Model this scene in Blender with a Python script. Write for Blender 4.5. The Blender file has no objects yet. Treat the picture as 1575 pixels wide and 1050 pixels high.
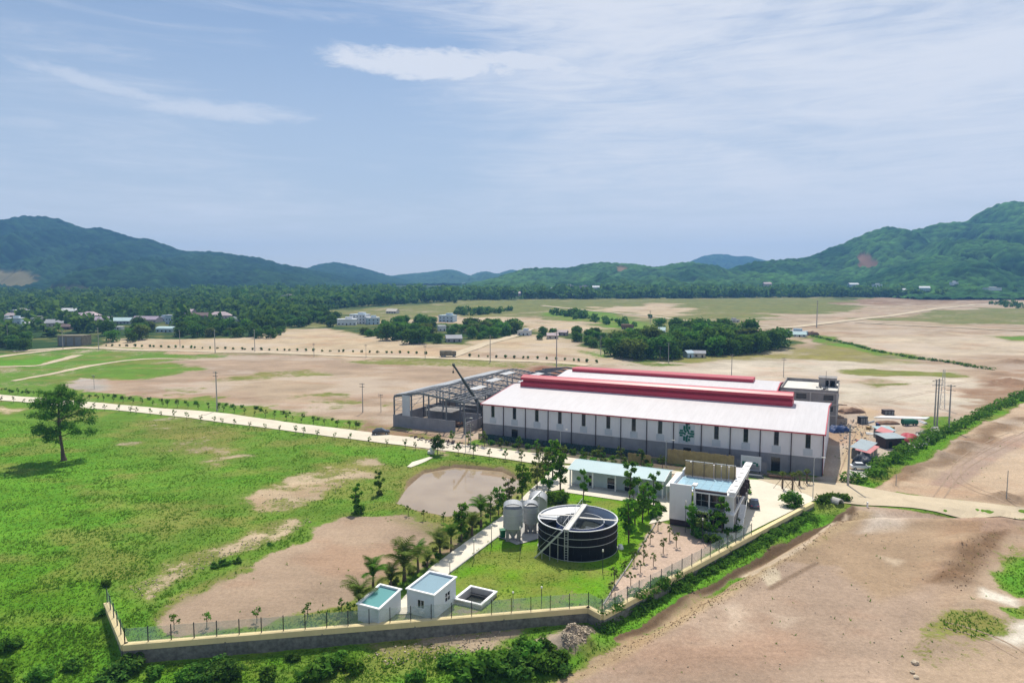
import bpy, bmesh, math, random
import numpy as np
from mathutils import Vector, Matrix

# ------------------------------------------------------------------ camera, sky, sun, exposure
SC = bpy.context.scene
COL = SC.collection
CAM_H = 45.0
FPX = 1050.0                      # focal length in photo pixels (photo 1575 x 1050)
PITCH = math.atan((525 - 435) / FPX)
cd = bpy.data.cameras.new('camera')
cd.sensor_width = 36.0
cd.lens = 24.0
cd.clip_start = 0.5
cd.clip_end = 30000
cam = bpy.data.objects.new('camera', cd)
COL.objects.link(cam)
cam.location = (0, 0, CAM_H)
cam.rotation_euler = (math.pi / 2 - PITCH, 0, 0)
SC.camera = cam

SUN_EL = math.radians(57)
SUN_AZ = math.radians(4)          # measured from +Y (straight ahead) towards +X
sd = bpy.data.lights.new('sun', 'SUN')
sd.energy = 5.0
sd.angle = math.radians(0.55)
sd.color = (1.0, 0.93, 0.81)
sun = bpy.data.objects.new('sun', sd)
COL.objects.link(sun)
_to = Vector((math.sin(SUN_AZ) * math.cos(SUN_EL), math.cos(SUN_AZ) * math.cos(SUN_EL), math.sin(SUN_EL)))
sun.rotation_euler = _to.to_track_quat('Z', 'Y').to_euler()
sun.location = (0, 0, 200)

world = bpy.data.worlds.new('World')
SC.world = world
world.use_nodes = True
SC.view_settings.view_transform = 'Standard'
SC.view_settings.look = 'None'
SC.view_settings.gamma = 1.0
SC.view_settings.exposure = 0.10
SC.view_settings.use_curve_mapping = False
SC.cycles.use_denoising = True
SC.cycles.max_bounces = 6
SC.cycles.diffuse_bounces = 3
SC.cycles.transparent_max_bounces = 12
SC.cycles.volume_bounces = 0
SC.cycles.use_adaptive_sampling = True


class NT:
    """small helper to write node trees"""
    def __init__(s, tree):
        s.t = tree
        s.n = tree.nodes
        s.l = tree.links

    def node(s, kind, **kw):
        n = s.n.new(kind)
        for k, v in kw.items():
            setattr(n, k, v)
        return n

    def link(s, a, b):
        s.l.new(a, b)

    def val(s, sock, v):
        if isinstance(v, bpy.types.NodeSocket):
            s.l.new(v, sock)
        else:
            sock.default_value = v

    def math(s, op, a, b=0.0, clamp=False, c=None):
        n = s.node('ShaderNodeMath', operation=op, use_clamp=clamp)
        s.val(n.inputs[0], a)
        s.val(n.inputs[1], b)
        if c is not None:
            s.val(n.inputs[2], c)
        return n.outputs[0]

    def mix(s, fac, a, b, blend='MIX'):
        n = s.node('ShaderNodeMix', data_type='RGBA', blend_type=blend)
        s.val(n.inputs[0], fac)
        for sock, v in ((n.inputs[6], a), (n.inputs[7], b)):
            if isinstance(v, bpy.types.NodeSocket):
                s.l.new(v, sock)
            else:
                sock.default_value = (v[0], v[1], v[2], 1)
        return n.outputs[2]

    def noise(s, vec, scale, detail=4, rough=0.55, dist=0.0):
        n = s.node('ShaderNodeTexNoise')
        s.l.new(vec, n.inputs['Vector'])
        n.inputs['Scale'].default_value = scale
        n.inputs['Detail'].default_value = detail
        n.inputs['Roughness'].default_value = rough
        n.inputs['Distortion'].default_value = dist
        return n.outputs[0]

    def ramp(s, v, lo, hi, a=0.0, b=1.0, smooth=True):
        n = s.node('ShaderNodeMapRange', interpolation_type='SMOOTHSTEP' if smooth else 'LINEAR')
        s.val(n.inputs[0], v)
        n.inputs[1].default_value = lo
        n.inputs[2].default_value = hi
        n.inputs[3].default_value = a
        n.inputs[4].default_value = b
        return n.outputs[0]


def build_world():
    w = NT(world.node_tree)
    w.n.clear()
    out = w.node('ShaderNodeOutputWorld')
    bg = w.node('ShaderNodeBackground')
    bg.inputs[1].default_value = 0.086
    sky = w.node('ShaderNodeTexSky', sky_type='NISHITA')
    sky.sun_disc = False
    sky.sun_elevation = SUN_EL
    sky.sun_rotation = SUN_AZ
    sky.altitude = 100
    sky.air_density = 1.0
    sky.dust_density = 0.4
    sky.ozone_density = 2.0
    tc = w.node('ShaderNodeTexCoord')
    sep = w.node('ShaderNodeSeparateXYZ')
    w.link(tc.outputs['Generated'], sep.inputs[0])
    X, Y, Z = sep.outputs
    zz = w.math('MAXIMUM', w.math('ADD', Z, 0.06), 0.03)
    cx = w.math('DIVIDE', X, zz)
    cy = w.math('DIVIDE', Y, zz)
    comb = w.node('ShaderNodeCombineXYZ')
    w.link(cx, comb.inputs[0]); w.link(cy, comb.inputs[1])
    az = w.math('ARCTAN2', X, Y)
    el = w.math('ARCTAN2', Z, w.math('SQRT', w.math('ADD', w.math('MULTIPLY', X, X), w.math('MULTIPLY', Y, Y))))
    dirc = w.node('ShaderNodeCombineXYZ')
    w.link(az, dirc.inputs[0]); w.link(w.math('MULTIPLY', el, 1.5), dirc.inputs[1])

    def streak(rot, sx, sy, scale, dist, rough=0.6):
        mp = w.node('ShaderNodeMapping')
        mp.inputs['Rotation'].default_value = (0, 0, math.radians(rot))
        mp.inputs['Scale'].default_value = (sx, sy, 1)
        w.link(dirc.outputs[0], mp.inputs[0])
        return w.noise(mp.outputs[0], scale, 8, rough, dist)
    # thin streaky cirrus, denser towards the east (right), ripples lower down
    n1 = streak(-32, 1.0, 3.6, 1.7, 1.2)
    n2 = streak(-24, 1.4, 7.5, 3.6, 1.6, 0.66)
    n3 = streak(-4, 1.0, 9.0, 3.0, 0.8)
    n4 = w.noise(dirc.outputs[0], 1.9, 4, 0.5, 0.4)
    east = w.ramp(w.math('ADD', az, w.math('MULTIPLY', el, 0.25)), -0.22, 0.30, 0.0, 1.0)
    low = w.ramp(el, 0.02, 0.26, 1.0, 0.0)
    dens = w.math('ADD', w.math('ADD', w.math('MULTIPLY', n1, 0.55), w.math('MULTIPLY', n2, 0.35)), w.math('ADD', w.math('MULTIPLY', n4, 0.45), w.math('MULTIPLY', east, 0.26)))
    dens = w.math('ADD', dens, w.math('ADD', w.math('MULTIPLY', w.math('SUBTRACT', n3, 0.5), w.math('MULTIPLY', low, 0.35)), w.math('MULTIPLY', low, 0.07)))
    veil = w.ramp(dens, 0.66, 1.04, 0.0, 0.95)
    # one brighter feathered cloud ahead, and smaller scraps left of it
    dirv = w.node('ShaderNodeCombineXYZ')
    w.link(az, dirv.inputs[0]); w.link(w.math('MULTIPLY', el, 3.0), dirv.inputs[1])
    wob = w.noise(dirv.outputs[0], 7.0, 6, 0.62, 0.6)
    fine = w.noise(dirv.outputs[0], 20.0, 6, 0.68, 0.8)

    def scrap(a0, e0, ra, re, tilt, gain, lo=0.42, hi=0.98):
        da = w.math('SUBTRACT', az, a0)
        de = w.math('SUBTRACT', w.math('SUBTRACT', el, e0), w.math('MULTIPLY', da, tilt))
        q = w.math('ADD', w.math('POWER', w.math('ABSOLUTE', w.math('DIVIDE', da, ra)), 2.0),
                   w.math('POWER', w.math('ABSOLUTE', w.math('DIVIDE', de, re)), 2.0))
        body = w.math('SUBTRACT', 1.0, q)
        v = w.math('ADD', w.math('MULTIPLY', body, 0.55), w.math('ADD', w.math('MULTIPLY', wob, 0.75), w.math('MULTIPLY', fine, 0.75)))
        return w.math('MULTIPLY', w.ramp(v, lo + 0.45, hi + 0.47), gain)
    s1 = scrap(-0.115, 0.298, 0.20, 0.028, -0.05, 0.95, 0.44, 0.74)
    s1b = scrap(0.030, 0.301, 0.11, 0.020, -0.12, 0.9, 0.42, 0.74)
    s2 = scrap(-0.39, 0.222, 0.14, 0.018, 0.02, 0.6, 0.42, 0.82)
    s3 = scrap(-0.535, 0.240, 0.11, 0.014, -0.16, 0.55, 0.42, 0.82)
    s4 = scrap(0.16, 0.375, 0.15, 0.055, 0.35, 0.85, 0.40, 0.90)
    s5 = scrap(0.345, 0.128, 0.032, 0.004, 0.0, 0.55)
    s6 = scrap(-0.62, 0.185, 0.10, 0.010, 0.03, 0.3)
    m = veil
    for sc_ in (s1, s1b, s2, s3, s4, s5, s6):
        m = w.math('MAXIMUM', m, sc_)
    # cirrus light is about white; horizon veil lowers contrast
    hor = w.ramp(el, 0.0, 0.46, 0.92, 0.10)
    base = w.mix(1.0, sky.outputs[0], (0.96, 1.02, 1.06), 'MULTIPLY')
    c0 = w.mix(hor, base, w.mix(w.ramp(el, 0.0, 0.16, 1.0, 0.0), (6.0, 6.8, 8.1), (8.7, 8.7, 8.8)))
    c1 = w.mix(m, c0, (8.2, 8.6, 9.5))
    w.link(c1, bg.inputs[0])
    w.link(bg.outputs[0], out.inputs[0])


build_world()

# ------------------------------------------------------------------ geometry of the place: pixel <-> ground, noise, terrain height
_c, _s = math.cos(PITCH), math.sin(PITCH)


def ray(px, py):
    x = (px - 787.5) / FPX
    y = (525 - py) / FPX
    return x, _c + _s * y, -_s + _c * y


def G(px, py, z=0.0):
    """ground point (height z) that the photograph shows at px, py"""
    d = ray(px, py)
    t = (z - CAM_H) / d[2]
    return d[0] * t, d[1] * t


def _hash(ix, iy, seed):
    h = (ix.astype(np.int64) * 374761393 + iy.astype(np.int64) * 668265263 + seed * 974634777) & 0x7fffffff
    h = ((h ^ (h >> 13)) * 1274126177) & 0x7fffffff
    h = (h ^ (h >> 16)) & 0xffff
    return h / 65535.0


def vnoise(x, y, seed=0):
    x = np.asarray(x, float); y = np.asarray(y, float)
    ix = np.floor(x); iy = np.floor(y)
    fx = x - ix; fy = y - iy
    fx = fx * fx * (3 - 2 * fx); fy = fy * fy * (3 - 2 * fy)
    ix = ix.astype(np.int64); iy = iy.astype(np.int64)
    a = _hash(ix, iy, seed); b = _hash(ix + 1, iy, seed)
    c = _hash(ix, iy + 1, seed); d = _hash(ix + 1, iy + 1, seed)
    return (a * (1 - fx) + b * fx) * (1 - fy) + (c * (1 - fx) + d * fx) * fy


def fbm(x, y, octaves=4, seed=0, gain=0.5):
    t = 0; a = 1; n = 0
    for k in range(octaves):
        t = t + a * vnoise(np.asarray(x) * 2 ** k, np.asarray(y) * 2 ** k, seed + k * 17)
        n += a
        a *= gain
    return t / n


def sstep(v, a, b):
    t = np.clip((np.asarray(v, float) - a) / (b - a), 0, 1)
    return t * t * (3 - 2 * t)


def sdf(poly, x, y):
    """signed distance to a polygon, positive inside (vectorised)"""
    d = np.full(x.shape, 1e9)
    inside = np.zeros(x.shape, bool)
    n = len(poly)
    for i in range(n):
        ax, ay = poly[i]; bx, by = poly[(i + 1) % n]
        ex, ey = bx - ax, by - ay
        t = np.clip(((x - ax) * ex + (y - ay) * ey) / max(ex * ex + ey * ey, 1e-9), 0, 1)
        d = np.minimum(d, (x - ax - t * ex) ** 2 + (y - ay - t * ey) ** 2)
        cond = (ay > y) != (by > y)
        with np.errstate(divide='ignore', invalid='ignore'):
            xi = ax + (y - ay) * ex / (ey if ey != 0 else 1e-9)
        inside ^= cond & (x < xi)
    d = np.sqrt(d)
    return np.where(inside, d, -d)


CAPZ = 0.45
WALL = [G(165, 926, CAPZ), G(192, 989, CAPZ), G(905, 932, CAPZ), G(926, 943, CAPZ), G(1249, 772, CAPZ)]
POND = [G(*p) for p in ((613, 770), (630, 745), (655, 724), (700, 716), (770, 722), (800, 738), (785, 758), (755, 775), (725, 788), (690, 790), (645, 781))]
MOUNDS = [  # px, py, radius m, height m
    (1415, 725, 4.5, 1.1), (1398, 735, 3.0, 0.8), (1440, 700, 4.5, 1.2), (1475, 685, 6, 1.3), (1500, 672, 5, 1.0), (1520, 655, 7, 1.3),
    (1385, 745, 4, 0.6), (1548, 766, 3.2, 1.4), (1480, 845, 4.5, 1.3), (1500, 830, 4.0, 1.0), (1455, 870, 3.5, 0.9), (1530, 815, 4.5, 0.9), (1470, 890, 3, 0.8),
    (1500, 930, 3.5, 0.7), (1440, 985, 2.5, 0.7), (885, 975, 3.6, 1.5), (872, 982, 2.4, 0.9), (897, 970, 2.2, 1.0), (1555, 590, 10, 2.0), (1560, 560, 14, 2.5),
    (880, 580, 6, 1.8), (866, 578, 7, 2.2), (848, 582, 5, 1.4), (895, 577, 5, 1.6), (1120, 878, 2.2, 0.4), (1060, 905, 2.0, 0.35), (690, 668, 2, 0.6), (640, 672, 3, 0.5)]
MOUNDS = [(*G(a, b), r, h) for a, b, r, h in MOUNDS]
_bo = G(699, 927)
_bc, _bs = math.cos(-0.4629559), math.sin(-0.4629559)
BASIN_PIT = [(_bo[0] + _bc * u - _bs * v, _bo[1] + _bs * u + _bc * v) for u, v in ((0.15, 0.15), (4.15, 0.15), (4.15, 4.45), (0.15, 4.45))]
_wx = np.array([p[0] for p in WALL[1:]]); _wy = np.array([p[1] for p in WALL[1:]])


def plain(y):
    """the valley floor: level near by, rising gently towards the hills"""
    y = np.asarray(y, float)
    t = np.clip(y - 330, 0, None)
    r = 0.0215 * (np.sqrt(t * t + 60 ** 2) - 60)
    return np.where(r > 26, 26 + (40 - 26) * (1 - np.exp(-(r - 26) / 14)), r)


def height(x, y, detail=True):
    x = np.asarray(x, float); y = np.asarray(y, float)
    z = plain(y)
    if detail:
        z = z + (fbm(x / 22, y / 22, 4, 5) - 0.5) * 0.9 * sstep(y, 60, 110) * sstep(np.abs(x) + y, 140, 320) \
            + (fbm(x / 3.1, y / 3.1, 3, 9) - 0.5) * 0.16
    # outside the boundary wall
    yw = np.interp(x, _wx, _wy)
    s = yw - y
    D = np.interp(x, [-60, -46, -20, 10, 30, 61, 74], [2.2, 2.1, 2.0, 1.7, 1.5, 0.8, 0.0])
    out = sstep(s, -0.22, 0.22)
    wl = np.interp(y, [WALL[1][1] - 1, WALL[1][1] + 1, WALL[0][1], WALL[0][1] + 14], [1, 0.8, 0.35, 0])
    left = sstep(WALL[1][0] - 0.4 - x + (y - WALL[1][1]) * (WALL[1][0] - WALL[0][0]) / (WALL[0][1] - WALL[1][1]) * -1.0, -0.2, 0.25)
    drop_front = D * out * (x >= WALL[1][0] - 0.4)
    drop_left = 2.1 * wl * left * (x < WALL[1][0] + 4)
    z = z - np.maximum(drop_front, drop_left)
    # ditch and the levelled platform to the right
    perp = s * 0.86
    right = sstep(x, 12, 24) * (s > 0)
    ditch = np.exp(-((perp - 5.6) / 1.5) ** 2) * 0.9
    berm = np.exp(-((perp - 9.5) / 2.2) ** 2) * 0.75 * (0.5 + fbm(x / 2.5, y / 2.5, 3, 3))
    flat = (0.8 - 0.0) * sstep(perp, 7, 12)
    z = z + right * (-ditch + berm + np.minimum(flat, D * 0.6)) * sstep(y, 150, 128)
    # pond
    near = (x > -40) & (x < 20) & (y > 120) & (y < 180)
    pd = np.full(x.shape, -50.0)
    if near.any():
        pd[near] = sdf(POND, x[near], y[near])
    z = z - 1.5 * sstep(pd, -1.8, 1.6) + 0.35 * np.exp(-((pd + 3.2) / 1.6) ** 2)
    bs = (x > -12) & (x < 0) & (y > 86) & (y < 102)
    if bs.any():
        z = np.where(bs, z - 2.8 * (sdf(BASIN_PIT, x, y) > -0.05), z)
    for mx, my, r, h in MOUNDS:
        sel = np.nonzero((np.abs(x - mx) < 2 * r) & (np.abs(y - my) < 2 * r))[0]
        if len(sel):
            xs, ys = x[sel], y[sel]
            q = ((xs - mx) ** 2 + (ys - my) ** 2) / (r * r)
            z[sel] += np.where(q < 4, h * np.exp(-q * 1.6) * (0.55 + 0.9 * fbm(xs / 1.1, ys / 1.1, 3, 41)), 0)
    return z


def hz(x, y):
    return float(height(np.array([x]), np.array([y]))[0])


def GT(px, py):
    """where the line of sight through px, py meets the terrain: a world point"""
    z = 0.0
    for _ in range(9):
        x, y = G(px, py, z)
        z = 0.45 * z + 0.55 * hz(x, y)
    x, y = G(px, py, z)
    return x, y, hz(x, y)


def mpp(y):
    """metres per photo pixel at distance y"""
    return y / FPX


# ------------------------------------------------------------------ materials
MATS = {}


def mat(name, col, rough=0.8, var=0.12, scale=0.6, bump=0.0, bscale=4.0, metal=0.0, spec=0.3, island=0.0, stain=0.0):
    if name in MATS:
        return MATS[name]
    m = bpy.data.materials.new(name)
    m.use_nodes = True
    t = NT(m.node_tree)
    p = t.n['Principled BSDF']
    geo = t.node('ShaderNodeNewGeometry')
    P = geo.outputs['Position']
    n = t.noise(P, scale, 5, 0.6)
    k = t.ramp(n, 0.28, 0.72, 1 - var, 1 + var, False)
    if island:
        k = t.math('MULTIPLY', k, t.ramp(geo.outputs['Random Per Island'], 0, 1, 1 - island, 1 + island, False))
    hsv = t.node('ShaderNodeHueSaturation')
    hsv.inputs['Color'].default_value = (*col, 1)
    t.link(k, hsv.inputs['Value'])
    colr = hsv.outputs[0]
    if stain:
        mp = t.node('ShaderNodeMapping')
        mp.inputs['Scale'].default_value = (1.3, 1.3, 0.14)
        t.link(P, mp.inputs[0])
        st = t.ramp(t.noise(mp.outputs[0], 1.4, 6, 0.65), 0.50, 0.78, 0, stain)
        colr = t.mix(st, colr, tuple(c * 0.42 for c in col))
    t.link(colr, p.inputs['Base Color'])
    p.inputs['Roughness'].default_value = rough
    p.inputs['Metallic'].default_value = metal
    p.inputs['Specular IOR Level'].default_value = spec
    if bump:
        b = t.node('ShaderNodeBump')
        b.inputs['Strength'].default_value = bump
        b.inputs['Distance'].default_value = 0.05
        t.link(t.noise(P, bscale, 4, 0.6), b.inputs['Height'])
        t.link(b.outputs[0], p.inputs['Normal'])
    MATS[name] = m
    return m


def leafmat(name, col, col2, trans=0.30, objvar=0.25):
    m = bpy.data.materials.new(name)
    m.use_nodes = True
    t = NT(m.node_tree)
    t.n.clear()
    out = t.node('ShaderNodeOutputMaterial')
    geo = t.node('ShaderNodeNewGeometry')
    oi = t.node('ShaderNodeObjectInfo')
    r = geo.outputs['Random Per Island']
    c = t.mix(t.ramp(r, 0.1, 0.95), col, col2)
    v = t.math('MULTIPLY', t.ramp(t.noise(geo.outputs['Position'], 0.5, 3), 0.3, 0.7, 0.78, 1.22, False),
               t.ramp(oi.outputs['Random'], 0, 1, 1 - objvar, 1 + objvar, False))
    h = t.node('ShaderNodeHueSaturation')
    t.link(c, h.inputs['Color'])
    t.link(v, h.inputs['Value'])
    t.link(t.ramp(oi.outputs['Random'], 0, 1, 0.485, 0.515, False), h.inputs['Hue'])
    d = t.node('ShaderNodeBsdfDiffuse')
    tr = t.node('ShaderNodeBsdfTranslucent')
    t.link(h.outputs[0], d.inputs[0])
    t.link(t.mix(0.4, h.outputs[0], (0.16, 0.26, 0.03)), tr.inputs[0])
    mx = t.node('ShaderNodeMixShader')
    mx.inputs[0].default_value = trans
    t.link(d.outputs[0], mx.inputs[1]); t.link(tr.outputs[0], mx.inputs[2])
    t.link(mx.outputs[0], out.inputs[0])
    MATS[name] = m
    return m


def glassy(name, col, rough=0.08, spec=0.6):
    m = mat(name, col, rough, 0.08, 0.3, spec=spec)
    return m


def seethrough(name, col, opacity):
    """fine mesh or sheet that lets most of the light through"""
    m = bpy.data.materials.new(name)
    m.use_nodes = True
    t = NT(m.node_tree)
    t.n.clear()
    out = t.node('ShaderNodeOutputMaterial')
    geo = t.node('ShaderNodeNewGeometry')
    d = t.node('ShaderNodeBsdfDiffuse'); d.inputs[0].default_value = (*col, 1)
    tr = t.node('ShaderNodeBsdfTransparent')
    mx = t.node('ShaderNodeMixShader')
    f = t.ramp(t.noise(geo.outputs['Position'], 0.35, 3), 0.3, 0.7, opacity * 0.6, min(1, opacity * 1.4))
    t.link(f, mx.inputs[0])
    t.link(tr.outputs[0], mx.inputs[1]); t.link(d.outputs[0], mx.inputs[2])
    t.link(mx.outputs[0], out.inputs[0])
    MATS[name] = m
    return m


mat('white_roof', (0.535, 0.52, 0.535), 0.5, 0.03, 0.08, stain=0.0)
_r = MATS['white_roof']
_t = NT(_r.node_tree); _p = _t.n['Principled BSDF']
_tc = _t.node('ShaderNodeTexCoord'); _sx = _t.node('ShaderNodeSeparateXYZ'); _t.link(_tc.outputs['Object'], _sx.inputs[0])
_sn = _t.math('ABSOLUTE', _t.math('SINE', _t.math('MULTIPLY', _sx.outputs[0], math.pi / 1.0)))
_sm = _t.ramp(_sn, 0.0, 0.16, 0.88, 1.0)
_lp = _t.ramp(_t.math('ABSOLUTE', _t.math('SINE', _t.math('MULTIPLY', _sx.outputs[1], math.pi / 7.3))), 0.0, 0.03, 0.90, 1.0)
_mp = _t.node('ShaderNodeMapping'); _mp.inputs['Scale'].default_value = (1.0, 0.06, 1); _t.link(_tc.outputs['Object'], _mp.inputs[0])
_ds = _t.ramp(_t.noise(_mp.outputs[0], 0.9, 6, 0.65), 0.35, 0.75, 1.03, 0.90, False)
_src = _p.inputs['Base Color'].links[0].from_socket
_h = _t.node('ShaderNodeHueSaturation'); _t.link(_src, _h.inputs['Color']); _t.link(_t.math('MULTIPLY', _t.math('MULTIPLY', _sm, _lp), _ds), _h.inputs['Value'])
_t.link(_h.outputs[0], _p.inputs['Base Color'])
mat('white_paint', (0.72, 0.73, 0.74), 0.7, 0.05, 0.5, stain=0.12)
mat('white_trim', (0.80, 0.80, 0.79), 0.6, 0.04, 0.8)
mat('cladding', (0.70, 0.68, 0.72), 0.6, 0.05, 0.25, stain=0.10)
mat('block_wall', (0.25, 0.25, 0.27), 0.9, 0.14, 0.5, stain=0.25, bump=0.2)
mat('louvre_panel', (0.50, 0.53, 0.59), 0.6, 0.07, 0.6)
mat('dark_glass', (0.018, 0.020, 0.024), 0.12, 0.2, 0.4, spec=0.5)
mat('red_metal', (0.46, 0.035, 0.065), 0.45, 0.08, 0.2, spec=0.4)
mat('pink_roof', (0.52, 0.20, 0.20), 0.6, 0.12, 0.5)
mat('dark_trim', (0.05, 0.035, 0.04), 0.6, 0.1, 0.5)
mat('emblem_green', (0.015, 0.13, 0.10), 0.5, 0.08, 2.0)
mat('concrete', (0.47, 0.45, 0.42), 0.9, 0.14, 0.5, stain=0.25, bump=0.2)
mat('grey_concrete', (0.27, 0.255, 0.245), 0.9, 0.2, 0.5, stain=0.35, bump=0.25)
mat('pale_concrete', (0.62, 0.60, 0.55), 0.9, 0.10, 0.3, bump=0.1)
mat('steel_blue', (0.15, 0.165, 0.19), 0.55, 0.15, 0.5, metal=0.2)
mat('galvanised', (0.46, 0.48, 0.50), 0.42, 0.10, 0.7, metal=0.35, spec=0.5)
mat('zinc_sheet', (0.33, 0.345, 0.365), 0.5, 0.12, 0.4, metal=0.25)
mat('black_enamel', (0.008, 0.007, 0.009), 0.55, 0.25, 0.3, spec=0.12)
mat('silo_grey', (0.40, 0.41, 0.42), 0.55, 0.07, 0.5, metal=0.2, stain=0.12)
mat('tank_blue', (0.035, 0.06, 0.17), 0.4, 0.15, 0.5)
mat('dark_water', (0.03, 0.035, 0.03), 0.08, 0.2, 0.5, spec=0.5)
mat('blue_roof', (0.31, 0.44, 0.47), 0.5, 0.05, 0.2)
mat('sky_roof', (0.17, 0.285, 0.35), 0.5, 0.05, 0.4)
mat('teal_roof', (0.065, 0.26, 0.265), 0.5, 0.05, 0.4)
mat('pale_green_wall', (0.50, 0.58, 0.58), 0.8, 0.05, 0.4, stain=0.10)
mat('house_wall', (0.60, 0.645, 0.69), 0.75, 0.04, 0.4, stain=0.08)
mat('glass_roof', (0.36, 0.56, 0.68), 0.12, 0.06, 0.3, spec=0.6)
mat('timber', (0.34, 0.235, 0.10), 0.85, 0.2, 1.2, island=0.22)
mat('bamboo', (0.36, 0.27, 0.12), 0.85, 0.2, 1.2, island=0.25)
mat('cream_cap', (0.68, 0.56, 0.31), 0.85, 0.08, 0.6, stain=0.15)
mat('stone', (0.17, 0.17, 0.155), 0.95, 0.45, 1.6, bump=0.9, bscale=2.4, stain=0.45)
mat('post_dark', (0.05, 0.052, 0.055), 0.7, 0.1, 1.0)
mat('pole_concrete', (0.36, 0.35, 0.33), 0.9, 0.12, 1.0)
mat('bark', (0.10, 0.075, 0.055), 0.95, 0.25, 2.0, bump=0.4)
mat('stake_wood', (0.20, 0.145, 0.09), 0.9, 0.2, 2.0)
mat('tyre', (0.02, 0.02, 0.022), 0.9, 0.1, 2)
mat('car_black', (0.012, 0.013, 0.016), 0.25, 0.05, 1, spec=0.6)
mat('car_navy', (0.03, 0.055, 0.11), 0.22, 0.05, 1, spec=0.6)
mat('car_white', (0.72, 0.73, 0.74), 0.25, 0.05, 1, spec=0.6)
mat('car_glass', (0.05, 0.06, 0.075), 0.06, 0.1, 1, spec=0.7)
mat('lamp_glass', (0.7, 0.68, 0.6), 0.2, 0.05, 1)
mat('crane_dark', (0.035, 0.045, 0.04), 0.5, 0.1, 1)
mat('crane_yellow', (0.35, 0.24, 0.05), 0.5, 0.1, 1)
mat('blue_tarp', (0.02, 0.05, 0.15), 0.55, 0.35, 1.2, bump=0.6)
mat('dark_tarp', (0.035, 0.045, 0.065), 0.55, 0.5, 1.4, bump=0.7)
mat('green_tarp', (0.015, 0.13, 0.075), 0.6, 0.2, 0.6, bump=0.3)
mat('red_tarp', (0.36, 0.03, 0.05), 0.6, 0.12, 0.6, bump=0.3)
mat('shed_roof', (0.30, 0.36, 0.39), 0.6, 0.10, 0.6)
mat('shed_wall', (0.20, 0.21, 0.21), 0.8, 0.15, 0.6)
mat('rust', (0.20, 0.12, 0.08), 0.9, 0.3, 1.2)
mat('bin_green', (0.01, 0.14, 0.06), 0.5, 0.1, 1)
mat('rock', (0.30, 0.27, 0.23), 0.95, 0.3, 2.0, bump=0.5)
mat('thatch', (0.19, 0.17, 0.12), 0.95, 0.35, 0.7)
mat('earth_clod', (0.25, 0.17, 0.105), 0.95, 0.3, 1.2, island=0.35)
mat('gravel_tan', (0.36, 0.30, 0.22), 0.95, 0.25, 1.2, island=0.35)
mat('rubble', (0.50, 0.48, 0.45), 0.95, 0.2, 1.2, island=0.35)
leafmat('leaf_dark', (0.040, 0.108, 0.022), (0.095, 0.195, 0.034), 0.42, 0.4)
leafmat('leaf_mid', (0.055, 0.145, 0.020), (0.120, 0.245, 0.034), 0.44, 0.4)
leafmat('leaf_bright', (0.055, 0.165, 0.014), (0.125, 0.27, 0.026), 0.45)
leafmat('leaf_olive', (0.080, 0.118, 0.026), (0.17, 0.215, 0.055), 0.42)
leafmat('leaf_far', (0.036, 0.105, 0.026), (0.115, 0.215, 0.042), 0.38, 0.1)
leafmat('grass_blade', (0.080, 0.200, 0.016), (0.165, 0.285, 0.035), 0.5, 0.0)
seethrough('fence_mesh', (0.42, 0.50, 0.48), 0.22)
seethrough('shade_net', (0.035, 0.075, 0.075), 0.75)
seethrough('railing_glass', (0.45, 0.53, 0.55), 0.35)


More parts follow.
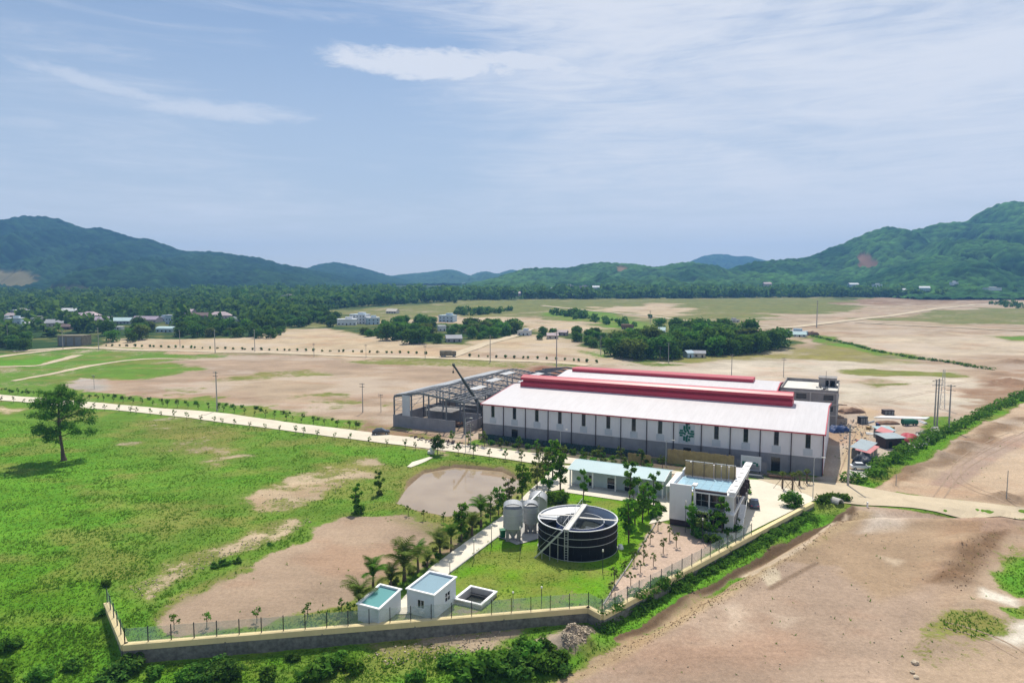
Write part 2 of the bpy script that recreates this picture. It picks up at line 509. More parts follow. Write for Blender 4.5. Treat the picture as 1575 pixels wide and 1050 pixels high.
# ------------------------------------------------------------------ mesh builder and object helpers
class MB:
    def __init__(s):
        s.v = []
        s.f = []

    def add(s, verts, faces):
        o = len(s.v)
        s.v += [tuple(p) for p in verts]
        s.f += [tuple(i + o for i in f) for f in faces]
        return s

    def box(s, x0, x1, y0, y1, z0, z1):
        v = [(x0, y0, z0), (x1, y0, z0), (x1, y1, z0), (x0, y1, z0), (x0, y0, z1), (x1, y0, z1), (x1, y1, z1), (x0, y1, z1)]
        return s.add(v, [(3, 2, 1, 0), (4, 5, 6, 7), (0, 1, 5, 4), (1, 2, 6, 5), (2, 3, 7, 6), (3, 0, 4, 7)])

    def obox(s, c, size, rz=0.0, rx=0.0, ry=0.0):
        M = Matrix.Translation(c) @ Matrix.Rotation(rz, 4, 'Z') @ Matrix.Rotation(ry, 4, 'Y') @ Matrix.Rotation(rx, 4, 'X')
        a, b, d = size[0] / 2, size[1] / 2, size[2] / 2
        v = [M @ Vector(p) for p in ((-a, -b, -d), (a, -b, -d), (a, b, -d), (-a, b, -d), (-a, -b, d), (a, -b, d), (a, b, d), (-a, b, d))]
        return s.add(v, [(3, 2, 1, 0), (4, 5, 6, 7), (0, 1, 5, 4), (1, 2, 6, 5), (2, 3, 7, 6), (3, 0, 4, 7)])

    def bar(s, p, q, w, h=None):
        """square bar between two points"""
        p = Vector(p); q = Vector(q)
        h = h or w
        d = (q - p).normalized()
        up = Vector((0, 0, 1)) if abs(d.z) < 0.95 else Vector((1, 0, 0))
        a = d.cross(up).normalized() * w / 2
        b = a.cross(d).normalized() * h / 2
        v = [p - a - b, p + a - b, p + a + b, p - a + b, q - a - b, q + a - b, q + a + b, q - a + b]
        return s.add(v, [(3, 2, 1, 0), (4, 5, 6, 7), (0, 1, 5, 4), (1, 2, 6, 5), (2, 3, 7, 6), (3, 0, 4, 7)])

    def tube(s, pts, rad, n=6, cap=True):
        rings = []
        pts = [Vector(p) for p in pts]
        if not hasattr(rad, '__len__'):
            rad = [rad] * len(pts)
        o = len(s.v)
        for i, p in enumerate(pts):
            d = (pts[min(i + 1, len(pts) - 1)] - pts[max(i - 1, 0)]).normalized()
            up = Vector((0, 0, 1)) if abs(d.z) < 0.9 else Vector((1, 0, 0))
            a = d.cross(up).normalized(); b = a.cross(d).normalized()
            for k in range(n):
                t = 2 * math.pi * k / n
                s.v.append(tuple(p + (a * math.cos(t) + b * math.sin(t)) * rad[i]))
        for i in range(len(pts) - 1):
            for k in range(n):
                k2 = (k + 1) % n
                s.f.append((o + i * n + k, o + i * n + k2, o + (i + 1) * n + k2, o + (i + 1) * n + k))
        if cap:
            s.f.append(tuple(o + k for k in range(n))[::-1])
            e = o + (len(pts) - 1) * n
            s.f.append(tuple(e + k for k in range(n)))
        return s

    def lathe(s, prof, n=32, c=(0, 0), close=False, a0=0.0, a1=2 * math.pi):
        """prof: list of (r, z)"""
        full = abs(a1 - a0 - 2 * math.pi) < 1e-6
        m = n if full else n + 1
        o = len(s.v)
        for r, z in prof:
            for k in range(m):
                t = a0 + (a1 - a0) * k / n
                s.v.append((c[0] + r * math.cos(t), c[1] + r * math.sin(t), z))
        for i in range(len(prof) - 1):
            for k in range(n):
                k2 = (k + 1) % m
                s.f.append((o + i * m + k, o + i * m + k2, o + (i + 1) * m + k2, o + (i + 1) * m + k))
        return s

    def prism(s, poly, z0, z1):
        n = len(poly)
        v = [(p[0], p[1], z0) for p in poly] + [(p[0], p[1], z1) for p in poly]
        f = [tuple(range(n))[::-1], tuple(range(n, 2 * n))]
        f += [(i, (i + 1) % n, n + (i + 1) % n, n + i) for i in range(n)]
        return s.add(v, f)

    def extx(s, prof, x0, x1, cap=True):
        """profile in (y, z) swept along x"""
        n = len(prof)
        v = [(x0, p[0], p[1]) for p in prof] + [(x1, p[0], p[1]) for p in prof]
        f = [(i, (i + 1) % n, n + (i + 1) % n, n + i) for i in range(n)]
        if cap:
            f += [tuple(range(n))[::-1], tuple(range(n, 2 * n))]
        return s.add(v, f)

    def exty(s, prof, y0, y1, cap=True):
        n = len(prof)
        v = [(p[0], y0, p[1]) for p in prof] + [(p[0], y1, p[1]) for p in prof]
        f = [(i, (i + 1) % n, n + (i + 1) % n, n + i) for i in range(n)]
        if cap:
            f += [tuple(range(n))[::-1], tuple(range(n, 2 * n))]
        return s.add(v, f)

    def mesh(s, name, m, smooth=False, fix=True):
        me = bpy.data.meshes.new(name)
        me.from_pydata(s.v, [], s.f)
        if fix:
            bm = bmesh.new(); bm.from_mesh(me)
            bmesh.ops.recalc_face_normals(bm, faces=bm.faces)
            bm.to_mesh(me); bm.free()
        me.materials.append(MATS[m])
        if smooth:
            me.shade_smooth() if hasattr(me, 'shade_smooth') else None
        return me

    def build(s, name, m, parent=None, smooth=False, fix=True):
        return link(name, s.mesh(name, m, smooth, fix), parent)


def link(name, me, parent=None):
    o = bpy.data.objects.new(name, me)
    COL.objects.link(o)
    if parent is not None:
        o.parent = parent
    return o


def tag(o, label=None, cat=None, group=None, kind=None):
    if label: o['label'] = label
    if cat: o['category'] = cat
    if group: o['group'] = group
    if kind: o['kind'] = kind
    return o


def thing(name, label, cat, loc=(0, 0, 0), rz=0.0, group=None):
    o = bpy.data.objects.new(name, None)
    o.empty_display_size = 0.5
    COL.objects.link(o)
    o.location = loc
    o.rotation_euler = (0, 0, rz)
    return tag(o, label, cat, group)


def dup(root, loc, rz=0.0, sc=1.0, label=None, group=None, tilt=(0, 0)):
    def cp(o, par):
        c = o.copy()
        COL.objects.link(c)
        if par is not None:
            c.parent = par
        for ch in list(o.children):
            cp(ch, c)
        return c
    r = cp(root, None)
    r.location = loc
    r.rotation_euler = (tilt[0], tilt[1], rz)
    r.scale = (sc, sc, sc) if not hasattr(sc, '__len__') else sc
    if label: r['label'] = label
    if group: r['group'] = group
    return r


def npmesh(name, V, Fq, m, smooth=False):
    """mesh from numpy arrays; faces all of one size"""
    me = bpy.data.meshes.new(name)
    V = np.asarray(V, np.float32); Fq = np.asarray(Fq, np.int32)
    k = Fq.shape[1]
    me.vertices.add(len(V)); me.vertices.foreach_set('co', V.ravel())
    me.loops.add(Fq.size); me.loops.foreach_set('vertex_index', Fq.ravel())
    me.polygons.add(len(Fq))
    me.polygons.foreach_set('loop_start', np.arange(0, Fq.size, k, dtype=np.int32))
    me.polygons.foreach_set('loop_total', np.full(len(Fq), k, np.int32))
    if smooth:
        me.polygons.foreach_set('use_smooth', np.ones(len(Fq), bool))
    me.update(calc_edges=True)
    me.validate()
    me.materials.append(MATS[m])
    return me


ORD = ['first', 'second', 'third', 'fourth', 'fifth', 'sixth', 'seventh', 'eighth', 'ninth', 'tenth', 'eleventh', 'twelfth', 'thirteenth',
       'fourteenth', 'fifteenth', 'sixteenth', 'seventeenth', 'eighteenth', 'nineteenth', 'twentieth']


def nth(k):
    """ordinal word for k = 1, 2, 3 ..."""
    tens = ['', '', 'twenty', 'thirty', 'forty', 'fifty', 'sixty']
    if k <= 20:
        return ORD[k - 1]
    if k % 10 == 0:
        return {30: 'thirtieth', 40: 'fortieth', 50: 'fiftieth', 60: 'sixtieth'}[k]
    return tens[k // 10] + '-' + ORD[k % 10 - 1]

# ------------------------------------------------------------------ the ground: one sheet with soil and grass zones
TAN = (0.365, 0.285, 0.20); PINK = (0.340, 0.255, 0.182); PALE = (0.46, 0.38, 0.28); SAND = (0.44, 0.35, 0.235); BROWN = (0.17, 0.115, 0.075)
DUST = (0.36, 0.27, 0.19); OLIVE = (0.24, 0.21, 0.105); GREY = (0.36, 0.33, 0.29); REDD = (0.23, 0.12, 0.075); WHITISH = (0.60, 0.55, 0.46)
T_BRIGHT = (0.100, 0.238, 0.020); T_MID = (0.110, 0.205, 0.026); T_DULL = (0.165, 0.185, 0.045); T_DEEP = (0.088, 0.205, 0.014); T_LAWN = (0.112, 0.240, 0.012); T_DRY = (0.24, 0.215, 0.065); T_FAR = (0.15, 0.165, 0.055); T_WOOD = (0.03, 0.065, 0.02)
# (photo-pixel outline, soil, grass amount, turf colour, mottling, edge softness m, edge wander m)
ZONES = [
    # far plain and fields
    ([(470, 482), (560, 470), (700, 462), (860, 459), (1290, 456), (1340, 470), (1240, 505), (1000, 520), (800, 512), (700, 500), (520, 500)], OLIVE, 0.62, T_FAR, 0.8, 8, 20),
    ([(620, 473), (760, 463), (1000, 464), (1180, 459), (1290, 462), (1250, 474), (1060, 474), (900, 476), (760, 480)], OLIVE, 0.9, T_FAR, 0.5, 6, 14),
    ([(860, 477), (1000, 466), (1080, 468), (1020, 490), (960, 482)], SAND, 0.15, T_FAR, 0.5, 6, 10),
    ([(560, 497), (700, 485), (840, 490), (960, 505), (930, 515), (820, 505), (780, 500)], SAND, 0.2, T_FAR, 0.6, 5, 10),
    ([(840, 480), (900, 476), (1000, 495), (1000, 505), (950, 505), (880, 490)], OLIVE, 0.8, T_MID, 0.6, 3, 6),
    ([(1060, 476), (1180, 461), (1290, 459), (1300, 480), (1200, 485), (1150, 478)], OLIVE, 0.8, T_FAR, 0.6, 6, 12),
    ([(1150, 505), (1170, 483), (1260, 484), (1330, 470), (1400, 462), (1580, 450), (1700, 450), (1700, 660), (1575, 640), (1545, 605), (1520, 570), (1340, 545), (1250, 520)], TAN, 0.08, T_DULL, 0.5, 4, 10),
    ([(1330, 458), (1420, 455), (1500, 458), (1510, 466), (1400, 470), (1290, 470)], (0.25, 0.17, 0.11), 0.1, T_DULL, 0.6, 4, 14),
    ([(1340, 492), (1430, 480), (1500, 474), (1700, 476), (1700, 505), (1560, 500), (1420, 497)], OLIVE, 0.62, T_FAR, 0.5, 3, 8),
    ([(1150, 512), (1250, 522), (1350, 515), (1480, 520), (1600, 512), (1600, 560), (1500, 560), (1350, 540)], PALE, 0.12, T_DULL, 0.5, 4, 8),
    ([(1530, 518), (1620, 515), (1620, 524), (1540, 524)], OLIVE, 0.8, T_MID, 0.4, 2, 3),
    # bare fields behind the far road
    ([(120, 540), (150, 522), (330, 522), (420, 519), (440, 506), (520, 506), (560, 515), (640, 528), (730, 531), (790, 514), (840, 520), (960, 545), (1000, 560), (600, 556), (330, 546)], SAND, 0.05, T_DULL, 0.3, 2.5, 5),
    ([(395, 519), (435, 506), (510, 506), (470, 516)], SAND, 0.15, T_DULL, 0.5, 2.5, 4),
    ([(700, 548), (760, 538), (860, 546), (900, 556), (800, 556)], PINK, 0.03, T_DULL, 0.3, 2, 3),
    ([(870, 535), (930, 540), (960, 550), (910, 552)], SAND, 0.55, T_MID, 0.6, 2, 4),
    # the wide bare field behind the halls
    ([(90, 582), (150, 560), (330, 548), (560, 553), (900, 562), (1000, 562), (1180, 545), (1250, 525), (1400, 556), (1535, 600), (1600, 610), (1600, 660), (1440, 660), (1300, 750), (1260, 740), (742, 700), (560, 660), (330, 615), (130, 605)], PINK, 0.10, T_DULL, 0.35, 3, 7),
    ([(340, 590), (420, 575), (560, 575), (590, 600), (500, 625), (380, 610)], TAN, 0.06, T_DULL, 0.35, 4, 8),
    ([(1000, 560), (1180, 548), (1290, 548), (1500, 580), (1540, 610), (1420, 650), (1290, 625), (1170, 590)], (0.50, 0.44, 0.35), 0.10, T_DULL, 0.6, 9, 14),
    ([(1020, 552), (1160, 545), (1280, 530), (1420, 560), (1300, 556), (1160, 556)], OLIVE, 0.5, T_DRY, 0.5, 3, 6),
    ([(1285, 573), (1340, 568), (1440, 572), (1500, 575), (1490, 584), (1400, 580), (1320, 578)], TAN, 0.75, T_DULL, 0.7, 1.5, 4),
    ([(1295, 588), (1360, 585), (1420, 592), (1350, 598)], TAN, 0.6, T_DULL, 0.8, 1.5, 5),
    ([(1235, 513), (1280, 518), (1350, 540), (1425, 552), (1530, 568), (1520, 573), (1420, 560), (1340, 548), (1270, 528)], BROWN, 0.75, T_MID, 0.9, 1.2, 3),
    ([(1350, 552), (1440, 548), (1560, 545), (1600, 575), (1550, 600), (1440, 568)], DUST, 0.05, T_DULL, 0.4, 3, 5),
    ([(1530, 560), (1600, 540), (1600, 620), (1490, 640), (1440, 655), (1500, 610)], (0.28, 0.19, 0.125), 0.06, T_DULL, 0.4, 2, 4),
    ([(1290, 628), (1440, 650), (1450, 656), (1380, 652), (1290, 636)], (0.25, 0.20, 0.15), 0.1, T_DULL, 0.5, 1, 2),
    # green patches on that field
    ([(-400, 560), (-200, 552), (0, 545), (140, 537), (330, 545), (360, 549), (270, 556), (180, 562), (90, 575), (130, 584), (60, 596), (0, 600), (-400, 600)], TAN, 0.70, T_MID, 0.7, 2.5, 6),
    ([(-100, 552), (0, 547), (90, 548), (80, 558), (0, 561), (-100, 565)], TAN, 0.95, T_BRIGHT, 0.4, 2, 4),
    ([(105, 578), (160, 562), (215, 556), (300, 562), (325, 570), (240, 580), (160, 583)], TAN, 0.85, T_MID, 0.75, 2, 5),
    ([(335, 585), (420, 570), (500, 568), (505, 578), (430, 580), (350, 590)], TAN, 0.62, T_DULL, 0.7, 2, 5),
    ([(95, 592), (120, 582), (160, 582), (150, 600), (110, 602)], GREY, 0.1, T_DULL, 0.5, 1.5, 3),
    ([(255, 598), (330, 590), (350, 600), (300, 606)], TAN, 0.5, T_DULL, 0.8, 1.5, 5),
    ([(460, 606), (560, 606), (570, 622), (500, 628)], TAN, 0.42, T_DULL, 0.9, 1.5, 5),
    ([(560, 550), (830, 556), (800, 566), (620, 562), (520, 556)], TAN, 0.55, T_DULL, 0.5, 1.5, 2),
    # strip above the main road
    ([(-400, 578), (0, 594), (130, 602), (200, 606), (330, 616), (450, 630), (560, 648), (565, 668), (330, 634), (0, 609), (-400, 590)], TAN, 0.85, T_MID, 0.5, 1.5, 3),
    ([(560, 645), (640, 668), (742, 690), (700, 690), (560, 672)], (0.24, 0.17, 0.11), 0.25, T_DULL, 0.6, 1, 2),
    # halls' surroundings
    ([(780, 575), (830, 562), (910, 568), (930, 590), (850, 600), (790, 590)], REDD, 0.02, T_DULL, 0.2, 1.5, 2),
    ([(1268, 745), (1290, 690), (1292, 630), (1440, 640), (1440, 680), (1350, 720), (1310, 752)], (0.40, 0.34, 0.28), 0.04, T_DULL, 0.4, 1.5, 2.5),
    ([(1275, 752), (1300, 690), (1325, 625), (1350, 632), (1330, 690), (1308, 755)], SAND, 0.0, T_DULL, 0.2, 1.2, 1.5),
    ([(1385, 690), (1440, 665), (1470, 655), (1440, 690), (1390, 710)], (0.50, 0.48, 0.44), 0.1, T_MID, 0.5, 0.8, 1.5),
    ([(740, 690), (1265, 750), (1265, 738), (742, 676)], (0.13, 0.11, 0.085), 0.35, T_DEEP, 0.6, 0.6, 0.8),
    # the big meadow on the left
    ([(-600, 602), (0, 615), (200, 630), (400, 655), (560, 676), (680, 694), (690, 704), (640, 716), (612, 740), (560, 780), (500, 795), (420, 845), (330, 900), (235, 950), (200, 990), (150, 1010), (0, 1100), (-600, 1100)], TAN, 1.0, T_MID, 0.55, 1.5, 3),
    ([(-200, 640), (80, 660), (180, 700), (260, 760), (180, 850), (120, 950), (0, 1050), (-200, 1050)], TAN, 1.15, T_BRIGHT, 0.4, 7, 8),
    ([(480, 690), (600, 690), (650, 705), (560, 712), (500, 712)], TAN, 1.05, T_BRIGHT, 0.4, 4, 4),
    ([(380, 668), (420, 700), (400, 750), (300, 740), (320, 690)], TAN, 1.05, T_BRIGHT, 0.4, 5, 5),
    ([(260, 640), (350, 650), (400, 690), (330, 720), (270, 690), (200, 660)], TAN, 0.72, T_DULL, 0.9, 4, 6),
    ([(0, 624), (60, 628), (30, 636), (-20, 634)], SAND, 0.3, T_DULL, 0.6, 1, 2),
    ([(370, 772), (420, 740), (500, 722), (580, 706), (610, 716), (570, 735), (470, 780), (400, 800)], SAND, 0.42, T_DULL, 0.8, 2.0, 4),
    ([(200, 900), (280, 860), (370, 820), (470, 795), (480, 805), (380, 845), (290, 890), (230, 930)], SAND, 0.52, T_DULL, 0.8, 1.2, 2.5),
    ([(0, 780), (110, 800), (140, 870), (60, 920), (0, 900)], TAN, 1.2, T_BRIGHT, 0.25, 6, 6),
    ([(20, 860), (160, 850), (200, 900), (165, 930), (120, 1000), (0, 1040), (-100, 960)], TAN, 1.2, T_DEEP, 0.3, 4, 5),
    # bare earth inside the wall
    ([(238, 948), (290, 915), (380, 880), (430, 850), (475, 818), (540, 796), (620, 792), (680, 806), (716, 826), (650, 880), (560, 910), (520, 940), (420, 962), (320, 975), (255, 972)], PINK, 0.06, T_DULL, 0.45, 1.0, 2.0),
    ([(600, 800), (700, 795), (725, 822), (690, 835), (640, 815)], OLIVE, 0.55, T_DULL, 0.6, 1.5, 2),
    ([(235, 950), (300, 905), (380, 865), (385, 876), (290, 925), (260, 950)], OLIVE, 0.7, T_DULL, 0.7, 0.8, 1.5),
    ([(160, 925), (235, 945), (260, 975), (195, 985)], TAN, 1.0, T_BRIGHT, 0.3, 1.0, 1),
    # around the pond
    ([(596, 778), (615, 742), (650, 716), (700, 704), (800, 718), (825, 735), (800, 765), (770, 790), (735, 806), (690, 806), (640, 797)], OLIVE, 0.85, T_DULL, 0.6, 1.2, 1.5),
    ([(606, 772), (624, 744), (650, 722), (698, 713), (772, 719), (806, 737), (790, 762), (757, 780), (726, 792), (688, 794), (640, 786)], (0.21, 0.15, 0.095), 0.1, T_DULL, 0.4, 0.5, 0.6),
    ([(690, 690), (830, 712), (830, 730), (780, 718), (690, 706)], TAN, 1.0, T_MID, 0.4, 1.0, 1.0),
    # strip of the young trees, lawn and courtyard
    ([(545, 945), (620, 885), (680, 845), (760, 790), (815, 755), (840, 715), (830, 705), (800, 735), (770, 770), (700, 815), (640, 850), (560, 905)], OLIVE, 0.62, T_DULL, 0.8, 1.0, 1.5),
    ([(560, 985), (700, 888), (780, 822), (835, 770), (860, 752), (1012, 778), (1012, 800), (930, 908), (905, 930), (700, 948)], (0.27, 0.22, 0.12), 0.80, T_LAWN, 0.75, 0.7, 0.8),
    ([(770, 865), (850, 850), (900, 870), (890, 905), (800, 908), (750, 895)], OLIVE, 1.3, T_LAWN, 0.2, 3.0, 1.5),
    ([(870, 765), (1005, 783), (960, 830), (900, 800)], OLIVE, 1.2, T_LAWN, 0.2, 2.0, 1.0),
    ([(560, 960), (640, 945), (700, 930), (740, 940), (700, 955), (600, 965)], (0.26, 0.24, 0.19), 0.35, T_MID, 0.6, 0.7, 0.8),
    ([(922, 938), (960, 880), (1008, 802), (1030, 806), (1068, 812), (1122, 832), (1090, 850), (1000, 905)], (0.45, 0.34, 0.265), 0.16, T_DULL, 0.55, 0.5, 0.8),
    # outside the wall, below
    ([(-600, 1100), (0, 1040), (100, 1000), (170, 985), (195, 1025), (550, 985), (905, 958), (925, 968), (950, 985), (850, 1050), (850, 1300), (-600, 1300)], TAN, 0.98, T_BRIGHT, 0.75, 1.0, 1.5),
    ([(560, 1000), (700, 975), (780, 970), (770, 1000), (680, 1015), (600, 1020)], TAN, 0.45, T_DULL, 0.9, 1.5, 2.0),
    ([(100, 1025), (500, 1000), (600, 1030), (560, 1070), (80, 1080)], TAN, 1.15, T_DEEP, 0.5, 2.0, 2.0),
    ([(820, 985), (900, 958), (930, 972), (880, 1000), (840, 1005)], (0.36, 0.31, 0.25), 0.15, T_DULL, 0.7, 0.8, 1.0),
    # platform on the right
    ([(840, 1080), (1000, 975), (1150, 895), (1310, 778), (1400, 785), (1700, 815), (1700, 1300), (800, 1300)], (0.352, 0.263, 0.195), -0.05, T_DULL, 0.25, 1.0, 1.0),
    ([(1130, 885), (1200, 850), (1310, 785), (1510, 800), (1500, 830), (1440, 880), (1360, 910), (1290, 870), (1230, 865)], (0.315, 0.228, 0.150), -0.02, T_DULL, 0.25, 0.6, 0.6),
    ([(1290, 880), (1440, 870), (1420, 905), (1360, 925)], (0.34, 0.245, 0.16), -0.02, T_DULL, 0.25, 2.5, 1.5),
    ([(1330, 790), (1420, 795), (1390, 812), (1320, 820)], (0.44, 0.37, 0.30), 0.05, T_DULL, 0.4, 1.2, 1.5),
    ([(1140, 885), (1165, 873), (1200, 880), (1205, 893), (1185, 900)], (0.50, 0.42, 0.305), -0.05, T_DULL, 0.2, 0.5, 2.2),
    ([(1100, 930), (1130, 925), (1145, 950), (1118, 965)], (0.45, 0.355, 0.27), -0.05, T_DULL, 0.2, 1.6, 4.0),
    ([(1160, 935), (1215, 945), (1195, 965)], (0.43, 0.34, 0.26), -0.05, T_DULL, 0.2, 1.4, 4.0),
    ([(1355, 855), (1390, 860), (1380, 872)], (0.43, 0.34, 0.245), -0.05, T_DULL, 0.2, 1.4, 4.0),
    # grass bank, ditch, berm and track beside the wall
    ([(918, 962), (1020, 905), (1120, 852), (1249, 784), (1272, 762), (1300, 766), (1310, 778), (1250, 815), (1150, 868), (1060, 915), (950, 985)], BROWN, 1.15, T_BRIGHT, 0.35, 0.5, 0.7),
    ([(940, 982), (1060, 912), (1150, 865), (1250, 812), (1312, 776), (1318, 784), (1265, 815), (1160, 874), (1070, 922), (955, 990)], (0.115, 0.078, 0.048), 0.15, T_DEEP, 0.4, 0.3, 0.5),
    ([(930, 1000), (1075, 920), (1165, 875), (1270, 815), (1320, 785), (1340, 790), (1290, 822), (1180, 880), (1090, 932), (880, 1050), (850, 1080), (800, 1080)], (0.36, 0.27, 0.165), 0.22, T_DULL, 0.6, 0.5, 0.8),
    ([(1178, 903), (1215, 885), (1256, 862), (1262, 866), (1220, 890), (1186, 908)], (0.23, 0.165, 0.115), -0.05, T_DULL, 0.2, 0.25, 0.4),
    ([(1150, 880), (1230, 838), (1300, 790), (1306, 794), (1236, 843), (1156, 886)], (0.45, 0.36, 0.26), -0.05, T_DULL, 0.2, 0.3, 0.4),
    # right margin: spoil, grass patches, tracks
    ([(1440, 880), (1500, 830), (1560, 800), (1700, 820), (1700, 1100), (1380, 1100), (1400, 1000), (1450, 930)], DUST, 0.22, T_DULL, 0.7, 1.0, 1.5),
    ([(1430, 900), (1470, 850), (1500, 815), (1545, 812), (1520, 850), (1490, 900)], (0.19, 0.125, 0.075), 0.12, T_DULL, 0.5, 0.8, 1.2),
    ([(1525, 885), (1560, 862), (1640, 850), (1640, 925), (1560, 922), (1535, 905)], TAN, 1.2, T_BRIGHT, 0.3, 0.8, 1.0),
    ([(1530, 935), (1580, 930), (1640, 935), (1640, 962), (1560, 955)], TAN, 1.1, T_BRIGHT, 0.4, 0.6, 1.0),
    ([(1510, 905), (1560, 925), (1560, 935), (1510, 920)], WHITISH, 0.3, T_MID, 0.6, 0.5, 1.0),
    ([(1510, 975), (1580, 955), (1640, 960), (1640, 985), (1560, 990)], WHITISH, 0.05, T_MID, 0.4, 0.6, 1.0),
    ([(1460, 940), (1520, 945), (1560, 970), (1500, 985), (1450, 965)], DUST, 0.62, T_DULL, 0.7, 0.8, 1.0),
    # right of the hedge
    ([(1310, 752), (1400, 700), (1500, 655), (1600, 605), (1700, 560), (1700, 790), (1575, 782), (1400, 762)], (0.46, 0.35, 0.245), 0.04, T_DULL, 0.35, 0.8, 1.2),
    ([(1430, 745), (1500, 690), (1580, 660), (1600, 672), (1530, 710), (1470, 752)], (0.36, 0.265, 0.205), 0.02, T_DULL, 0.3, 0.5, 0.6),
    ([(1365, 735), (1420, 705), (1490, 672), (1560, 640), (1590, 640), (1500, 690), (1420, 735), (1380, 750)], (0.22, 0.15, 0.095), 0.12, T_DULL, 0.5, 1.0, 2.0),
    ([(1490, 770), (1575, 755), (1640, 765), (1640, 785), (1560, 778)], (0.30, 0.215, 0.145), 0.05, T_DULL, 0.4, 0.8, 1.0),
    # dense grass under the hedge
    ([(1305, 748), (1315, 728), (1370, 695), (1440, 665), (1600, 590), (1600, 606), (1480, 670), (1370, 735), (1330, 755)], BROWN, 1.1, T_DEEP, 0.3, 0.6, 0.8),
    ([(1420, 640), (1470, 640), (1460, 662), (1420, 668)], BROWN, 0.9, T_MID, 0.6, 0.8, 1.0),
]
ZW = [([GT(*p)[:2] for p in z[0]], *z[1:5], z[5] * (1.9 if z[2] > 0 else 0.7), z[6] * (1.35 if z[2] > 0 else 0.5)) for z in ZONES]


def ground_zones(x, y):
    n = len(x)
    # default: wooded valley floor, thinning into meadow close by
    wood = sstep(y, 330, 430)[:, None]
    soil = np.array(TAN)[None] * (1 - wood) + np.array((0.20, 0.17, 0.09))[None] * wood
    turf = np.array(T_MID)[None] * (1 - wood) + np.array(T_WOOD)[None] * wood
    grass = 1.0 + 0 * x
    mot = 0.3 + 0 * x
    wx1 = (fbm(x / 9, y / 9, 4, 21) - 0.5) * 2.6; wy1 = (fbm(x / 9, y / 9, 4, 57) - 0.5) * 2.6
    wx2 = (fbm(x / 45, y / 45, 4, 71) - 0.5) * 2.6; wy2 = (fbm(x / 45, y / 45, 4, 97) - 0.5) * 2.6
    far = sstep(y, 220, 380)
    wx = wx1 * (1 - far) + wx2 * far; wy = wy1 * (1 - far) + wy2 * far
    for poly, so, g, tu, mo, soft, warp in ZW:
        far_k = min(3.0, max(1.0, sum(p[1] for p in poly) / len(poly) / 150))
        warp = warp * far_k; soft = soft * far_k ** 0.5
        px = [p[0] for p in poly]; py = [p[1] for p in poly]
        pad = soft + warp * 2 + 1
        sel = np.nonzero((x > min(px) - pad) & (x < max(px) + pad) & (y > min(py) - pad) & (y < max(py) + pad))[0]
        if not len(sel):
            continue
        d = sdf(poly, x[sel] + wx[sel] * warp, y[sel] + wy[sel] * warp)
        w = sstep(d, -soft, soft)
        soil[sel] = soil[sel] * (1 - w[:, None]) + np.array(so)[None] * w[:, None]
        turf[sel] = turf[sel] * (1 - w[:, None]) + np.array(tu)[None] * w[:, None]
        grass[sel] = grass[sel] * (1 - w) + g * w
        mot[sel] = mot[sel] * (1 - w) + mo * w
    sc = 9 + 12 * far
    grass = grass + (fbm(x / sc, y / (sc * 0.75), 5, 131, 0.6) - 0.5) * 1.5 * mot
    tone = 0.66 + 0.68 * fbm(x / 14, y / 12, 6, 211, 0.62)
    soil = soil * tone[:, None]
    pale = sstep(fbm(x / 34, y / 20, 5, 523, 0.6), 0.50, 0.66)[:, None] * sstep(y, 150, 200)[:, None] * 0.55
    soil = soil * (1 - pale) + np.array((0.47, 0.395, 0.32))[None] * pale
    reds = sstep(fbm(x / 27, y / 18, 5, 611, 0.6), 0.54, 0.72)[:, None] * 0.45
    soil = soil * (1 - reds) + soil * np.array((0.92, 0.74, 0.66))[None] * reds
    t2 = (0.72 + 0.56 * fbm(x / 7, y / 5, 5, 307, 0.6))[:, None]
    dry = sstep(fbm(x / 13, y / 9, 4, 401), 0.50, 0.72)[:, None] * 0.55
    turf = turf * t2 * (1 - dry) + np.array(T_DRY)[None] * t2 * dry * 0.9
    return soil, turf, grass


